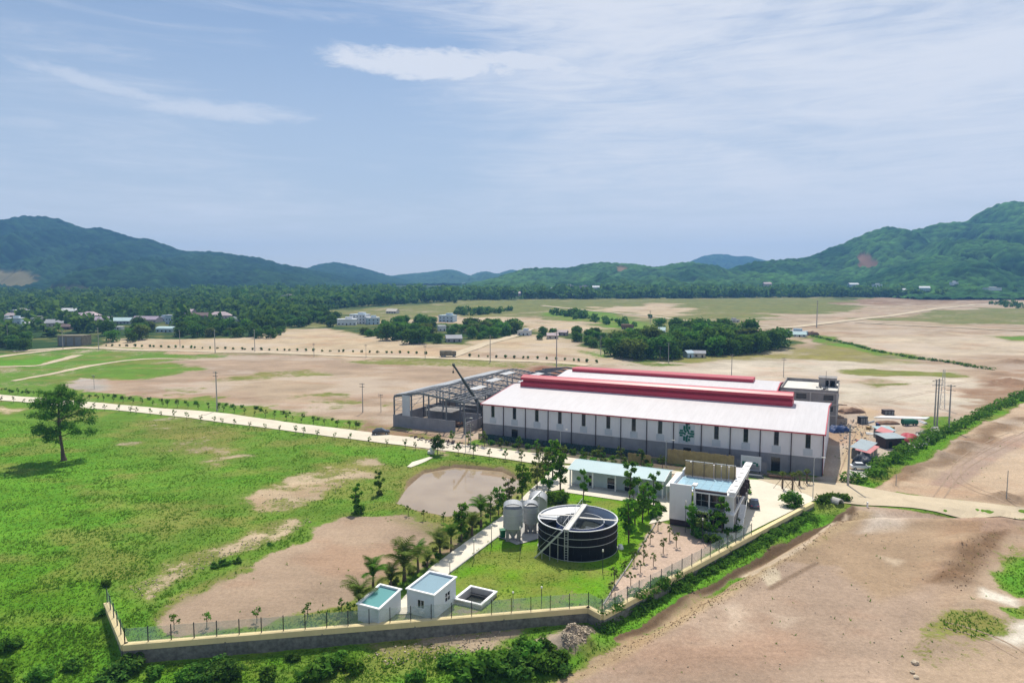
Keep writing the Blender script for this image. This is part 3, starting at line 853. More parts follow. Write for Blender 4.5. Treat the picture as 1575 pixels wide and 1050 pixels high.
def make_ground():
    rows = [34.0]
    while rows[-1] < 9000:
        y = rows[-1]
        rows.append(y * (1 + (0.0040 if 60 < y < 420 else 0.012)))
    rows = np.array(rows)
    nu = 560
    u = np.linspace(-1, 1, nu)
    Y = np.repeat(rows[:, None], nu, 1)
    X = u[None, :] * (0.95 * Y + 45)
    x = X.ravel(); y = Y.ravel()
    z = height(x, y)
    soil, turf, grass = ground_zones(x, y)
    nr = len(rows)
    idx = np.arange(nr * nu).reshape(nr, nu)
    Fq = np.stack([idx[:-1, :-1], idx[:-1, 1:], idx[1:, 1:], idx[1:, :-1]], -1).reshape(-1, 4)
    m = bpy.data.materials.new('ground_cover'); MATS['ground_cover'] = m
    m.use_nodes = True
    t = NT(m.node_tree)
    p = t.n['Principled BSDF']
    a1 = t.node('ShaderNodeAttribute', attribute_name='soil')
    a2 = t.node('ShaderNodeAttribute', attribute_name='turf')
    a3 = t.node('ShaderNodeAttribute', attribute_name='grass')
    geo = t.node('ShaderNodeNewGeometry')
    P = geo.outputs['Position']
    n1 = t.noise(P, 0.35, 6, 0.65)
    n2 = t.noise(P, 1.7, 5, 0.68)
    n3 = t.noise(P, 7.0, 3, 0.7)
    g = t.math('ADD', a3.outputs['Fac'], t.math('ADD', t.math('MULTIPLY', t.math('SUBTRACT', n1, 0.5), 1.1), t.math('MULTIPLY', t.math('SUBTRACT', n2, 0.5), 1.1)))
    f = t.ramp(g, 0.34, 0.66)
    # soil: fine grain and small stones, wheel and rain marks
    k = t.math('MULTIPLY', t.ramp(n2, 0.25, 0.75, 0.76, 1.20, False), t.ramp(n3, 0.2, 0.8, 0.74, 1.25, False))
    mp = t.node('ShaderNodeMapping'); mp.inputs['Rotation'].default_value = (0, 0, 0.95); mp.inputs['Scale'].default_value = (0.05, 0.75, 1)
    t.link(P, mp.inputs[0])
    ruts = t.ramp(t.noise(mp.outputs[0], 1.6, 6, 0.65), 0.32, 0.7, 0.94, 1.05, False)
    k = t.math('MULTIPLY', k, ruts)
    h1 = t.node('ShaderNodeHueSaturation'); t.link(a1.outputs['Color'], h1.inputs['Color']); t.link(k, h1.inputs['Value'])
    # turf: tufty light and dark
    k2 = t.math('MULTIPLY', t.ramp(n2, 0.28, 0.72, 0.74, 1.26, False), t.ramp(n3, 0.25, 0.75, 0.78, 1.22, False))
    h2 = t.node('ShaderNodeHueSaturation'); t.link(a2.outputs['Color'], h2.inputs['Color']); t.link(k2, h2.inputs['Value'])
    t.link(t.ramp(n1, 0.3, 0.7, 0.485, 0.515, False), h2.inputs['Hue'])
    t.link(t.mix(f, h1.outputs[0], h2.outputs[0]), p.inputs['Base Color'])
    p.inputs['Roughness'].default_value = 1.0
    p.inputs['Specular IOR Level'].default_value = 0.05
    b = t.node('ShaderNodeBump'); b.inputs['Strength'].default_value = 0.5; b.inputs['Distance'].default_value = 0.16
    hh = t.math('ADD', t.math('MULTIPLY', n2, t.math('ADD', 0.35, f)), t.math('MULTIPLY', n3, 0.35))
    t.link(hh, b.inputs['Height'])
    t.link(b.outputs[0], p.inputs['Normal'])
    me = npmesh('ground', np.stack([x, y, z], 1), Fq, 'ground_cover', True)
    for nm, c in (('soil', soil), ('turf', turf)):
        at = me.attributes.new(nm, 'FLOAT_COLOR', 'POINT')
        at.data.foreach_set('color', np.concatenate([np.clip(c, 0, 1), np.ones((len(x), 1))], 1).astype(np.float32).ravel())
    at = me.attributes.new('grass', 'FLOAT', 'POINT')
    at.data.foreach_set('value', grass.astype(np.float32))
    tag(link('ground', me), kind='structure')


make_ground()


def surface_mat(name, col, edge, var=0.10, joint=0.0):
    """road surface: dusty, patchy, slightly stained"""
    m = bpy.data.materials.new(name); MATS[name] = m
    m.use_nodes = True
    t = NT(m.node_tree); p = t.n['Principled BSDF']
    geo = t.node('ShaderNodeNewGeometry'); P = geo.outputs['Position']
    a = t.noise(P, 0.12, 5, 0.6); b = t.noise(P, 1.3, 5, 0.65)
    k = t.math('MULTIPLY', t.ramp(a, 0.3, 0.7, 1 - var, 1 + var, False), t.ramp(b, 0.25, 0.75, 0.93, 1.06, False))
    h = t.node('ShaderNodeHueSaturation'); h.inputs['Color'].default_value = (*col, 1); t.link(k, h.inputs['Value'])
    st = t.ramp(t.noise(P, 0.35, 6, 0.7, 0.5), 0.56, 0.74, 0, 0.55)
    t.link(t.mix(st, h.outputs[0], edge), p.inputs['Base Color'])
    p.inputs['Roughness'].default_value = 0.95
    p.inputs['Specular IOR Level'].default_value = 0.1
    return m


surface_mat('road_concrete', (0.62, 0.56, 0.45), (0.52, 0.45, 0.35))
surface_mat('plaza_concrete', (0.66, 0.60, 0.49), (0.60, 0.53, 0.43), 0.07)
surface_mat('path_concrete', (0.66, 0.61, 0.51), (0.58, 0.52, 0.43), 0.07)
surface_mat('dirt_road', (0.50, 0.42, 0.30), (0.40, 0.32, 0.22), 0.12)
surface_mat('slab_grey', (0.46, 0.44, 0.41), (0.36, 0.33, 0.29), 0.12)


def sheet(name, poly, m, lift=0.10, step=3.0, wander=0.25, follow=True, px=True):
    """surface laid on the terrain: outline in photo pixels (converted to ground points), subdivided and draped"""
    pts = [(GT(*p)[:2] if px else p) for p in poly]
    out = []
    n = len(pts)
    for i in range(n):
        a = pts[i]; b = pts[(i + 1) % n]
        L = math.dist(a, b)
        k = max(1, int(L / step))
        for j in range(k):
            t = j / k
            out.append((a[0] + (b[0] - a[0]) * t, a[1] + (b[1] - a[1]) * t))
    if wander:
        o = np.array(out)
        dx = (fbm(o[:, 0] / 2.2, o[:, 1] / 2.2, 3, 11) - 0.5) * 2 * wander
        dy = (fbm(o[:, 0] / 2.2, o[:, 1] / 2.2, 3, 12) - 0.5) * 2 * wander
        out = [(p[0] + dx[i], p[1] + dy[i]) for i, p in enumerate(out)]
    bm = bmesh.new()
    vs = [bm.verts.new((p[0], p[1], 0)) for p in out]
    f = bm.faces.new(vs)
    bmesh.ops.triangulate(bm, faces=[f])
    for _ in range(2):
        long = [e for e in bm.edges if e.calc_length() > step * 2.2 and not e.is_boundary]
        if not long:
            break
        bmesh.ops.subdivide_edges(bm, edges=long, cuts=2)
        bmesh.ops.triangulate(bm, faces=bm.faces[:])
    me = bpy.data.meshes.new(name)
    for v in bm.verts:
        pass
    co = np.array([v.co[:2] for v in bm.verts])
    zz = height(co[:, 0], co[:, 1], True)
    for v, z in zip(bm.verts, zz):
        v.co.z = z + lift
    bmesh.ops.recalc_face_normals(bm, faces=bm.faces)
    for fc in bm.faces:
        if fc.normal.z < 0:
            fc.normal_flip()
    bm.to_mesh(me); bm.free()
    me.materials.append(MATS[m])
    o = link(name, me)
    return tag(o, kind='structure')


def ribbon(name, line, width, m, lift=0.10, step=4.0, wander=0.2, px=True):
    """road strip along a centre line; width in metres (one number or one per point)"""
    pts = [Vector(GT(*p)[:2] if px else p) for p in line]
    ws = width if hasattr(width, '__len__') else [width] * len(pts)
    C, Wd = [], []
    for i in range(len(pts) - 1):
        L = (pts[i + 1] - pts[i]).length
        k = max(1, int(L / step))
        for j in range(k):
            t = j / k
            C.append(pts[i].lerp(pts[i + 1], t)); Wd.append(ws[i] * (1 - t) + ws[i + 1] * t)
    C.append(pts[-1]); Wd.append(ws[-1])
    # smooth the corners a little
    for _ in range(3):
        C = [C[0]] + [(C[i - 1] + C[i] * 2 + C[i + 1]) / 4 for i in range(1, len(C) - 1)] + [C[-1]]
    nw = 6
    V, Fq = [], []
    for i, c in enumerate(C):
        d = (C[min(i + 1, len(C) - 1)] - C[max(i - 1, 0)]).normalized()
        nrm = Vector((-d.y, d.x))
        for k in range(nw):
            s = (k / (nw - 1) - 0.5) * Wd[i]
            if k in (0, nw - 1):
                s += (fbm(np.array([c.x / 2.5]), np.array([c.y / 2.5]), 3, 30 + k)[0] - 0.5) * 2 * wander
            q = c + nrm * s
            V.append((q.x, q.y, 0))
    V = np.array(V)
    V[:, 2] = height(V[:, 0], V[:, 1], True) + lift
    for i in range(len(C) - 1):
        for k in range(nw - 1):
            Fq.append((i * nw + k, i * nw + k + 1, (i + 1) * nw + k + 1, (i + 1) * nw + k))
    me = npmesh(name, V, Fq, m)
    bm = bmesh.new(); bm.from_mesh(me)
    for fc in bm.faces:
        if fc.normal.z < 0:
            fc.normal_flip()
    bm.to_mesh(me); bm.free()
    return tag(link(name, me), kind='structure')


# roads and paths
sheet('main_road', [(-160, 597), (0, 607), (130, 618), (330, 634), (560, 664), (690, 681), (830, 698), (1000, 720), (1140, 736), (1152, 742), (1010, 727),
                    (860, 712), (830, 714), (690, 694), (560, 678), (400, 657), (200, 633), (0, 616), (-160, 604)], 'road_concrete', 0.16, 3.0, 0.2)
ribbon('far_road', [(20, 541), (120, 534), (200, 538), (330, 541), (470, 544), (560, 548), (660, 550), (760, 554), (850, 557), (905, 562)], [8, 9, 8, 7, 7, 7, 7.5, 8, 8, 8], 'dirt_road', 0.22, 6, 0.5)
ribbon('dirt_track', [(-40, 556), (0, 548), (60, 541), (130, 534)], 7, 'dirt_road', 0.20, 6, 0.8)
ribbon('branch_road', [(690, 549), (740, 531), (790, 517), (815, 506)], [9, 8, 8, 8], 'dirt_road', 0.26, 6, 0.4)
ribbon('field_track', [(20, 586), (80, 575), (140, 562), (180, 556), (235, 551), (290, 552)], [3, 4, 5, 4, 4, 3], 'dirt_road', 0.14, 4, 0.8)
ribbon('field_track', [(-40, 564), (0, 564), (60, 563), (95, 553), (120, 546)], [3, 4, 4, 6, 6], 'dirt_road', 0.14, 4, 0.8)
ribbon('valley_road', [(833, 470), (900, 477), (1000, 486), (1060, 494)], [8, 8, 8, 8], 'dirt_road', 0.40, 10, 0.5)
ribbon('valley_road', [(1110, 506), (1215, 504), (1290, 495), (1370, 486), (1440, 475), (1500, 469)], [9, 10, 10, 10, 9, 8], 'dirt_road', 0.40, 10, 0.6)
ribbon('valley_road', [(1315, 496), (1400, 501), (1575, 509), (1700, 514)], [8, 7, 7, 7], 'dirt_road', 0.40, 10, 0.6)
sheet('plaza', [(1128, 736), (1165, 738), (1300, 752), (1262, 769), (1251, 770), (1112, 838), (1104, 846), (1118, 800), (1136, 768), (1150, 752)], 'plaza_concrete', 0.13, 2.0, 0.0)
sheet('side_road', [(1165, 737), (1300, 744), (1400, 762), (1580, 782), (1700, 794), (1700, 812), (1580, 801), (1400, 781), (1310, 775), (1262, 771), (1240, 760)], 'dirt_road', 0.17, 2.0, 0.3)
sheet('garden_path', [(598, 945), (661, 874), (716, 834), (773, 793), (800, 770), (838, 733), (850, 716), (868, 714), (868, 752), (846, 756), (812, 788), (776, 818), (692, 881), (640, 930), (628, 945)], 'path_concrete', 0.13, 2.0, 0.0)
sheet('forecourt', [(868, 716), (885, 716), (880, 746), (1016, 766), (1034, 740), (1040, 742), (1029, 800), (998, 806), (1016, 779), (868, 757)], 'path_concrete', 0.11, 2.0, 0.0)
sheet('silo_slab', [(766, 826), (790, 803), (835, 805), (836, 826), (795, 838)], 'slab_grey', 0.10, 2.0, 0.0)
sheet('yard_slab', [(1305, 722), (1336, 722), (1334, 734), (1303, 734)], 'slab_grey', 0.10, 2.0, 0.0)
sheet('spillway', [(626, 718), (634, 711), (660, 703), (666, 704), (650, 712), (632, 719)], 'path_concrete', 0.14, 1.5, 0.0)
# kerbs of the garden path and the lawn edge
kb = MB()
for a, b in (((692, 881), (776, 818)), ((776, 818), (800, 797))):
    p, q = GT(*a), GT(*b)
    kb.bar((p[0], p[1], p[2] + 0.10), (q[0], q[1], q[2] + 0.10), 0.22, 0.24)
tag(kb.build('path_kerb', 'concrete'), kind='structure')
kb = MB()
for a, b in (((928, 930), (1010, 803)), ((1010, 803), (1020, 778))):
    p, q = GT(*a), GT(*b)
    for i in range(12):
        t0, t1 = i / 12, (i + 1) / 12
        kb.bar((p[0] + (q[0] - p[0]) * t0, p[1] + (q[1] - p[1]) * t0, hz(p[0] + (q[0] - p[0]) * t0, p[1] + (q[1] - p[1]) * t0) + 0.06),
               (p[0] + (q[0] - p[0]) * t1, p[1] + (q[1] - p[1]) * t1, hz(p[0] + (q[0] - p[0]) * t1, p[1] + (q[1] - p[1]) * t1) + 0.06), 0.18, 0.2)
tag(kb.build('lawn_kerb', 'grey_concrete'), kind='structure')

# wheel tracks pressed into the bare ground
surface_mat('track_soil', (0.31, 0.23, 0.165), (0.33, 0.245, 0.175), 0.2)


def wheel_tracks(line, gauge=1.9, width=0.34):
    P = [Vector(GT(*p)[:2]) for p in line]
    # smooth curve through the points
    C = []
    for i in range(len(P) - 1):
        p0, p1, p2, p3 = P[max(i - 1, 0)], P[i], P[i + 1], P[min(i + 2, len(P) - 1)]
        for k in range(14):
            t = k / 14
            C.append(0.5 * ((2 * p1) + (p2 - p0) * t + (2 * p0 - 5 * p1 + 4 * p2 - p3) * t * t + (3 * p1 - p0 - 3 * p2 + p3) * t ** 3))
    for sg in (-1, 1):
        L = []
        for i, c in enumerate(C):
            d = (C[min(i + 1, len(C) - 1)] - C[max(i - 1, 0)]).normalized()
            L.append((c.x - d.y * gauge / 2 * sg, c.y + d.x * gauge / 2 * sg))
        ribbon('wheel_track', L, [width * (0.45 + 0.75 * ((i * 37) % 11) / 11) for i in range(len(L))], 'track_soil', 0.035, 50, 0.05, px=False)


for ln_ in ([(1575, 1010), (1530, 985), (1490, 970), (1450, 960)], [(1560, 775), (1500, 752), (1470, 730), (1490, 700), (1560, 665)], [(1440, 770), (1480, 720), (1540, 685), (1590, 660)],
            [(1292, 745), (1312, 690), (1328, 640), (1300, 618), (1200, 600)], [(1570, 600), (1500, 585), (1440, 600), (1350, 620)]):
    wheel_tracks(ln_)

# pond water
m = bpy.data.materials.new('pond_water'); MATS['pond_water'] = m
m.use_nodes = True
t = NT(m.node_tree); p = t.n['Principled BSDF']
geo = t.node('ShaderNodeNewGeometry')
t.link(t.mix(t.ramp(t.noise(geo.outputs['Position'], 0.10, 3), 0.35, 0.65), (0.29, 0.215, 0.138), (0.34, 0.26, 0.17)), p.inputs['Base Color'])
p.inputs['Roughness'].default_value = 0.04
p.inputs['Specular IOR Level'].default_value = 0.55
bp = t.node('ShaderNodeBump'); bp.inputs['Strength'].default_value = 0.05; bp.inputs['Distance'].default_value = 0.02
t.link(t.noise(geo.outputs['Position'], 1.5, 3), bp.inputs['Height']); t.link(bp.outputs[0], p.inputs['Normal'])
cxp = sum(p_[0] for p_ in POND) / len(POND); cyp = sum(p_[1] for p_ in POND) / len(POND)
wmb = MB()
wmb.add([(cxp, cyp, -0.55)] + [(cxp + (a - cxp) * 1.12, cyp + (b - cyp) * 1.12, -0.55) for a, b in POND], [(0, i + 1, (i + 1) % len(POND) + 1) for i in range(len(POND))])
tag(wmb.build('pond_water', 'pond_water'), kind='structure')


# ------------------------------------------------------------------ hills
def hillmat(name, c1, c2, patch=None):
    m = bpy.data.materials.new(name); MATS[name] = m
    m.use_nodes = True
    t = NT(m.node_tree); p = t.n['Principled BSDF']
    geo = t.node('ShaderNodeNewGeometry'); P = geo.outputs['Position']
    a = t.noise(P, 0.006, 5, 0.6); b = t.noise(P, 0.06, 6, 0.7)
    c = t.mix(t.ramp(a, 0.35, 0.65), c1, c2)
    k = t.ramp(b, 0.3, 0.7, 0.45, 1.6, False)
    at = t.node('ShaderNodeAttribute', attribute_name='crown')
    k = t.math('MULTIPLY', k, t.ramp(at.outputs['Fac'], 0.1, 0.9, 0.15, 1.75, False))  # shade in the gaps between crowns put into the colour, crown tops lighter
    h = t.node('ShaderNodeHueSaturation'); t.link(c, h.inputs['Color']); t.link(k, h.inputs['Value'])
    at2 = t.node('ShaderNodeAttribute', attribute_name='bare')
    cc = t.mix(at2.outputs['Fac'], h.outputs[0], patch or (0.25, 0.17, 0.09))
    t.link(cc, p.inputs['Base Color'])
    p.inputs['Roughness'].default_value = 1.0
    p.inputs['Specular IOR Level'].default_value = 0.02
    return m


hillmat('hill_left', (0.007, 0.023, 0.010), (0.019, 0.046, 0.016), (0.17, 0.15, 0.075))
hillmat('hill_mid', (0.014, 0.044, 0.014), (0.046, 0.102, 0.024), (0.20, 0.14, 0.08))
hillmat('hill_right', (0.012, 0.042, 0.011), (0.045, 0.108, 0.020), (0.21, 0.12, 0.07))
hillmat('hill_far', (0.025, 0.055, 0.025), (0.035, 0.07, 0.03))


def worley(x, y, cell, seed):
    """canopy: rounded crowns, one per cell, value 0..1"""
    gx = np.floor(x / cell).astype(np.int64); gy = np.floor(y / cell).astype(np.int64)
    best = np.zeros(x.shape)
    for i in (-1, 0, 1):
        for j in (-1, 0, 1):
            cx_ = (gx + i + 0.15 + 0.7 * _hash(gx + i, gy + j, seed)) * cell
            cy_ = (gy + j + 0.15 + 0.7 * _hash(gx + i, gy + j, seed + 1)) * cell
            r = cell * (0.55 + 0.45 * _hash(gx + i, gy + j, seed + 2))
            hgt = 0.45 + 0.55 * _hash(gx + i, gy + j, seed + 3)
            q = 1 - ((x - cx_) ** 2 + (y - cy_) ** 2) / (r * r)
            best = np.maximum(best, np.sqrt(np.clip(q, 0, None)) * hgt)
    return best


HILLS = []


def hill_point(px, py):
    """first place where the line of sight meets a hillside (or the plain)"""
    d = ray(px, py)
    Ys = np.arange(500, 3200, 4.0)
    X = d[0] / d[1] * Ys; Zr = CAM_H + d[2] / d[1] * Ys
    S = height(X, Ys, False)
    for xs, ys, Z in HILLS:
        ok = (X > xs[0]) & (X < xs[-1] - 1) & (Ys > ys[0]) & (Ys < ys[-1])
        i = np.clip(np.searchsorted(xs, X) - 1, 0, len(xs) - 2); j = np.clip(np.searchsorted(ys, Ys) - 1, 0, len(ys) - 2)
        S = np.where(ok, np.maximum(S, Z[j, i]), S)
    hit = np.nonzero(Zr <= S)[0]
    k = hit[0] if len(hit) else len(Ys) - 1
    return float(X[k]), float(Ys[k]), float(S[k])


def hill(name, ridge, yr, yf, m, seed, cell=9.0, tree_h=7.0, dx=4.0, rows=150, bare=(), spur=0.9, back=1.25, base_exp=1.25):
    rx = np.array([(p[0] - 787.5) / FPX * yr for p in ridge])
    rz = np.array([CAM_H + (435 - p[1]) / FPX * yr * 0.998 for p in ridge]) - tree_h * 0.8
    xs = np.arange(rx[0], rx[-1], dx)
    zr = np.interp(xs, rx, rz)
    k = max(1, int(18 / dx))
    zr = np.convolve(np.pad(zr, k, mode='edge'), np.ones(2 * k + 1) / (2 * k + 1), 'valid')
    v = np.concatenate([np.linspace(0, 1, rows), np.linspace(1, back, 12)[1:]])
    Xg = np.repeat(xs[None], len(v), 0); Vg = np.repeat(v[:, None], len(xs), 1)
    Yg = yf + (yr - yf) * Vg
    zb = plain(np.array([yf]))[0] - 2
    sp = fbm(Xg / 210 + Vg * 0.9, Vg * 1.6, 5, seed, 0.55)
    sp2 = fbm(Xg / 70 + Vg * 0.6, Vg * 3.2, 4, seed + 9, 0.5)
    rdg = 1 - np.abs(2 * fbm(Xg / 260 + Vg * 0.7 + 3.3, Vg * 0.9 + seed, 4, seed + 5, 0.5) - 1)
    e = base_exp + spur * (sp - 0.5) * 3.0 + spur * (sp2 - 0.5) * 2.2 - spur * (rdg - 0.75) * 2.4
    prof = np.where(Vg <= 1, np.clip(Vg, 0.0005, 1) ** np.clip(e, 0.45, 3.2), 1 - ((Vg - 1) / (back - 1)) ** 1.5 * 0.6)
    Z = zb + (zr[None] - zb) * prof
    # canopy in world scale
    xw = Xg + (fbm(Xg / 13, Yg / 13, 2, 3) - 0.5) * 6
    cr = worley(xw, Yg + Z * 0.6, cell, seed + 40)
    bz = np.zeros(Xg.shape)
    for bpx, bpy_, rpx, rpy in bare:
        # ellipse in ridge-plane pixels: where the slope is bare
        sx = 787.5 + Xg / Yg * FPX; sy = 435 - (Z - CAM_H) / Yg * FPX
        q = ((sx - bpx) / rpx) ** 2 + ((sy - bpy_) / rpy) ** 2 + (fbm(Xg / 25, Yg / 25, 4, 77) - 0.5) * 1.4
        bz = np.maximum(bz, sstep(q, 1.1, 0.7))
    Z = Z + cr * tree_h * (1 - bz)
    HILLS.append((xs, Yg[:, 0], Z))
    nr, nc = Xg.shape
    idx = np.arange(nr * nc).reshape(nr, nc)
    Fq = np.stack([idx[:-1, :-1], idx[:-1, 1:], idx[1:, 1:], idx[1:, :-1]], -1).reshape(-1, 4)
    me = npmesh(name, np.stack([Xg.ravel(), Yg.ravel(), Z.ravel()], 1), Fq, m, True)
    a = me.attributes.new('crown', 'FLOAT', 'POINT'); a.data.foreach_set('value', cr.ravel().astype(np.float32))
    a = me.attributes.new('bare', 'FLOAT', 'POINT'); a.data.foreach_set('value', bz.ravel().astype(np.float32))
    return tag(link(name, me), kind='structure')


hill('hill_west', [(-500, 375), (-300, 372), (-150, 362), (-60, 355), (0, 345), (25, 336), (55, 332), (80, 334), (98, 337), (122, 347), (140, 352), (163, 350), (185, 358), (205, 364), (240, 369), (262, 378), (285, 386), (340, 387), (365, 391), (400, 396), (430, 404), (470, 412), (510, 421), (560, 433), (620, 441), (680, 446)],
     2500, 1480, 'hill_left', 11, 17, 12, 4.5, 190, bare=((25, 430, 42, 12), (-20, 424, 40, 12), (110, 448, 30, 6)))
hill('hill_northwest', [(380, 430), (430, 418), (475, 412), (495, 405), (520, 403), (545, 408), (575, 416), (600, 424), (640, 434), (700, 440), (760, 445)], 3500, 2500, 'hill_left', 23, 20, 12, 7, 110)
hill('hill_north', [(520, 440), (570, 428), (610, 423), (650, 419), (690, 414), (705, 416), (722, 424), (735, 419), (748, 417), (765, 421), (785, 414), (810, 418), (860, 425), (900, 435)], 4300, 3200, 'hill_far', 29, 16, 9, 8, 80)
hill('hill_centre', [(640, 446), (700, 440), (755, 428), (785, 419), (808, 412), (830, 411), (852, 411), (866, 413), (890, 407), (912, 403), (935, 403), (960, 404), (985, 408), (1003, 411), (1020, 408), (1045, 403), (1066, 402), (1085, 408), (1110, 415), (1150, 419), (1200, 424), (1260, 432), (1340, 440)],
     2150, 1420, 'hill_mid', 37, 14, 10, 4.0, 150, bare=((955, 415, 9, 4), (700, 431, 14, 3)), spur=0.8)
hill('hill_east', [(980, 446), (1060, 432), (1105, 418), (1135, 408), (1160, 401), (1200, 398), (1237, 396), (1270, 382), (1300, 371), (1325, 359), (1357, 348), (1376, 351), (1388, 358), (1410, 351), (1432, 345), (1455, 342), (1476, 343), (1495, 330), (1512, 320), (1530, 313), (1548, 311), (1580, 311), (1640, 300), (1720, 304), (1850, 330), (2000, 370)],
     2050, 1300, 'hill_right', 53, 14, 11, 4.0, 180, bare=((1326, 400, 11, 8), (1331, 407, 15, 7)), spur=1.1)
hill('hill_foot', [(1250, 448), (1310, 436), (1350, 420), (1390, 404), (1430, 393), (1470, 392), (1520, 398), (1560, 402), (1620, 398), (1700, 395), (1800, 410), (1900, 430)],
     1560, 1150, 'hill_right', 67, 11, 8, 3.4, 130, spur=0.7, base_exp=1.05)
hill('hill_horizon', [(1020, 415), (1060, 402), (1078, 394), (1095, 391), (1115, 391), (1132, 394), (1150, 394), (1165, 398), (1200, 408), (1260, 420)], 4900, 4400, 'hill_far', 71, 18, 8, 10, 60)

# ------------------------------------------------------------------ where the village houses stand (trees keep clear of their fronts)
# px, py at the foot, width px, height m to the eave, wall colour, roof colour, roof kind, look
VILLAGE = [
    (3, 493, 10, 4.5, 'w', 'b', 'flat', 'pale blue flat-roofed house'), (15, 490, 13, 4, 'p', 'p', 'gable', 'pinkish gabled house'), (18, 498, 17, 5.5, 'b', 'w', 'flat', 'blue and white two-storey house'),
    (27, 482, 21, 4, 'c', 'w', 'flat', 'wide pale-roofed house'), (40, 502, 10, 3, 'w', 'w', 'gable', 'little white-roofed hut'), (55, 494, 14, 3.2, 'c', 'w', 'flat', 'low white-roofed house'),
    (81, 502, 23, 3.6, 'c', 'g', 'gable', 'broad grey-roofed gable house'), (98, 507, 15, 3, 'r', 'r', 'gable', 'dull brown gable house'), (103, 482, 18, 3.4, 'w', 'w', 'gable', 'white-roofed house'),
    (113, 491, 24, 4, 'p', 'm', 'gable', 'mauve-roofed house'), (134, 491, 24, 4.4, 'p', 'q', 'hip', 'large pink-grey hipped house'), (155, 497, 20, 3.6, 'p', 'm', 'gable', 'mauve gabled house'),
    (171, 466, 10, 4, 'w', 'w', 'flat', 'distant white house'), (181, 507, 9, 2.6, 'w', 'w', 'flat', 'tiny white hut'), (183, 498, 26, 3.2, 'g', 'e', 'gable', 'long pale green-roofed house'),
    (222, 496, 34, 3.4, 'p', 'm', 'gable', 'very long mauve-roofed house'), (248, 494, 15, 4.2, 'b', 'g', 'flat', 'grey-blue flat-roofed house'), (260, 498, 9, 8.5, 'b', 'w', 'flat', 'narrow tall white tower house'),
    (253, 511, 22, 2.6, 'b', 'e', 'vault', 'pale blue vault-roofed shed'), (285, 484, 20, 3.6, 'p', 'q', 'gable', 'pink-grey gabled house'), (303, 490, 24, 3.6, 'r', 'r', 'gable', 'brown-roofed long house'),
    (335, 490, 28, 3.6, 'p', 'q', 'hip', 'wide pinkish hipped house'), (356, 494, 12, 2.4, 'w', 'w', 'flat', 'low white shed')]
OTHER = [
    (404, 467, 12, 3.5, 'b', 'g', 'vault', 'small grey domed hall among the far woods'), (441, 468, 15, 13, 'c', 'g', 'flat', 'grey tower block rising from the far woods'),
    (532, 500, 24, 5.5, 'w', 'w', 'flat', 'white flat-roofed building at the left of the white group by the wood'), (552, 498, 22, 9, 'w', 'b', 'flat', 'tallest white and blue building of the white group by the wood'),
    (572, 499, 16, 6.5, 'b', 'w', 'flat', 'pale blue building at the right of the white group by the wood'), (603, 482, 14, 3, 'c', 'c', 'gable', 'low cream house at the edge of the far field'),
    (688, 495, 20, 6.5, 'b', 'b', 'flat', 'pale blue house standing above the wood by the branch road'), (679, 509, 10, 4.5, 'w', 'w', 'flat', 'white house front inside the wood by the branch road'),
    (697, 526, 20, 3.0, 'g', 'g', 'gable', 'grey-roofed house at the near edge of the wood'), (807, 516, 16, 3.6, 'w', 'g', 'flat', 'pale house at the end of the branch road'),
    (850, 521, 14, 3.0, 'c', 'q', 'gable', 'low pinkish roof behind the small stand of trees'), (866, 516, 12, 3.0, 'p', 'p', 'gable', 'reddish hut behind the small stand of trees'),
    (1060, 550, 9, 3.2, 'b', 'b', 'gable', 'small blue-roofed hut at the near edge of the dense clump'), (1077, 550, 15, 3.0, 'c', 'g', 'gable', 'grey-roofed hut beside the blue one at the dense clump'),
    (1014, 513, 18, 3.0, 'b', 'e', 'gable', 'pale roof showing at the back of the dense clump'), (1228, 515, 28, 2.8, 'b', 'g', 'flat', 'long dark-roofed shed right of the dense clump'),
    (1232, 518, 16, 2.2, 'w', 'e', 'gable', 'low pale shed in front of the dark-roofed shed'), (1130, 496, 12, 2.6, 'c', 'g', 'flat', 'low grey store behind the dense clump'),
    (793, 456, 12, 5, 'p', 'q', 'gable', 'leftmost pinkish house at the foot of the central hill'), (848, 450, 8, 5, 'w', 'w', 'flat', 'small white house at the foot of the central hill'),
    (874, 446, 14, 7, 'c', 'w', 'flat', 'wide pale block on the lower slope of the central hill'), (898, 448, 12, 7, 'p', 'g', 'flat', 'grey block beside the pale one on the central hill'),
    (917, 451, 9, 5, 'w', 'w', 'gable', 'rightmost white house at the foot of the central hill'), (1181, 442, 10, 5, 'c', 'q', 'gable', 'pinkish house at the foot of the hill left of the bare scar'),
    (1314, 443, 12, 5, 'b', 'w', 'gable', 'pale blue house below the bare scar on the right hill'), (1351, 442, 10, 5, 'w', 'w', 'flat', 'bright white house at the foot of the right hill'),
    (1391, 450, 8, 4, 'w', 'w', 'gable', 'tiny white house at the edge of the far right field'), (1424, 448, 12, 5, 'e', 'w', 'gable', 'pale green house at the foot of the right hill'),
    (1469, 441, 8, 5, 'w', 'w', 'flat', 'small white house on the lower slope of the right hill'), (1529, 447, 24, 4, 'w', 'c', 'flat', 'long white building at the foot of the right hill')]
HCOL = {'w': ('hw', (0.66, 0.68, 0.70)), 'b': ('hb', (0.42, 0.53, 0.60)), 'p': ('hp', (0.46, 0.38, 0.38)), 'c': ('hc', (0.50, 0.46, 0.40)), 'g': ('hg', (0.33, 0.34, 0.36)), 'r': ('hr', (0.16, 0.11, 0.10)),
        'm': ('hm', (0.36, 0.30, 0.36)), 'q': ('hq', (0.50, 0.40, 0.41)), 'e': ('he', (0.44, 0.58, 0.58))}
for k_, (n_, c_) in HCOL.items():
    mat('village_' + n_, c_, 0.8, 0.1, 0.4, stain=0.15)
HSPOT = []
CLEAR = []
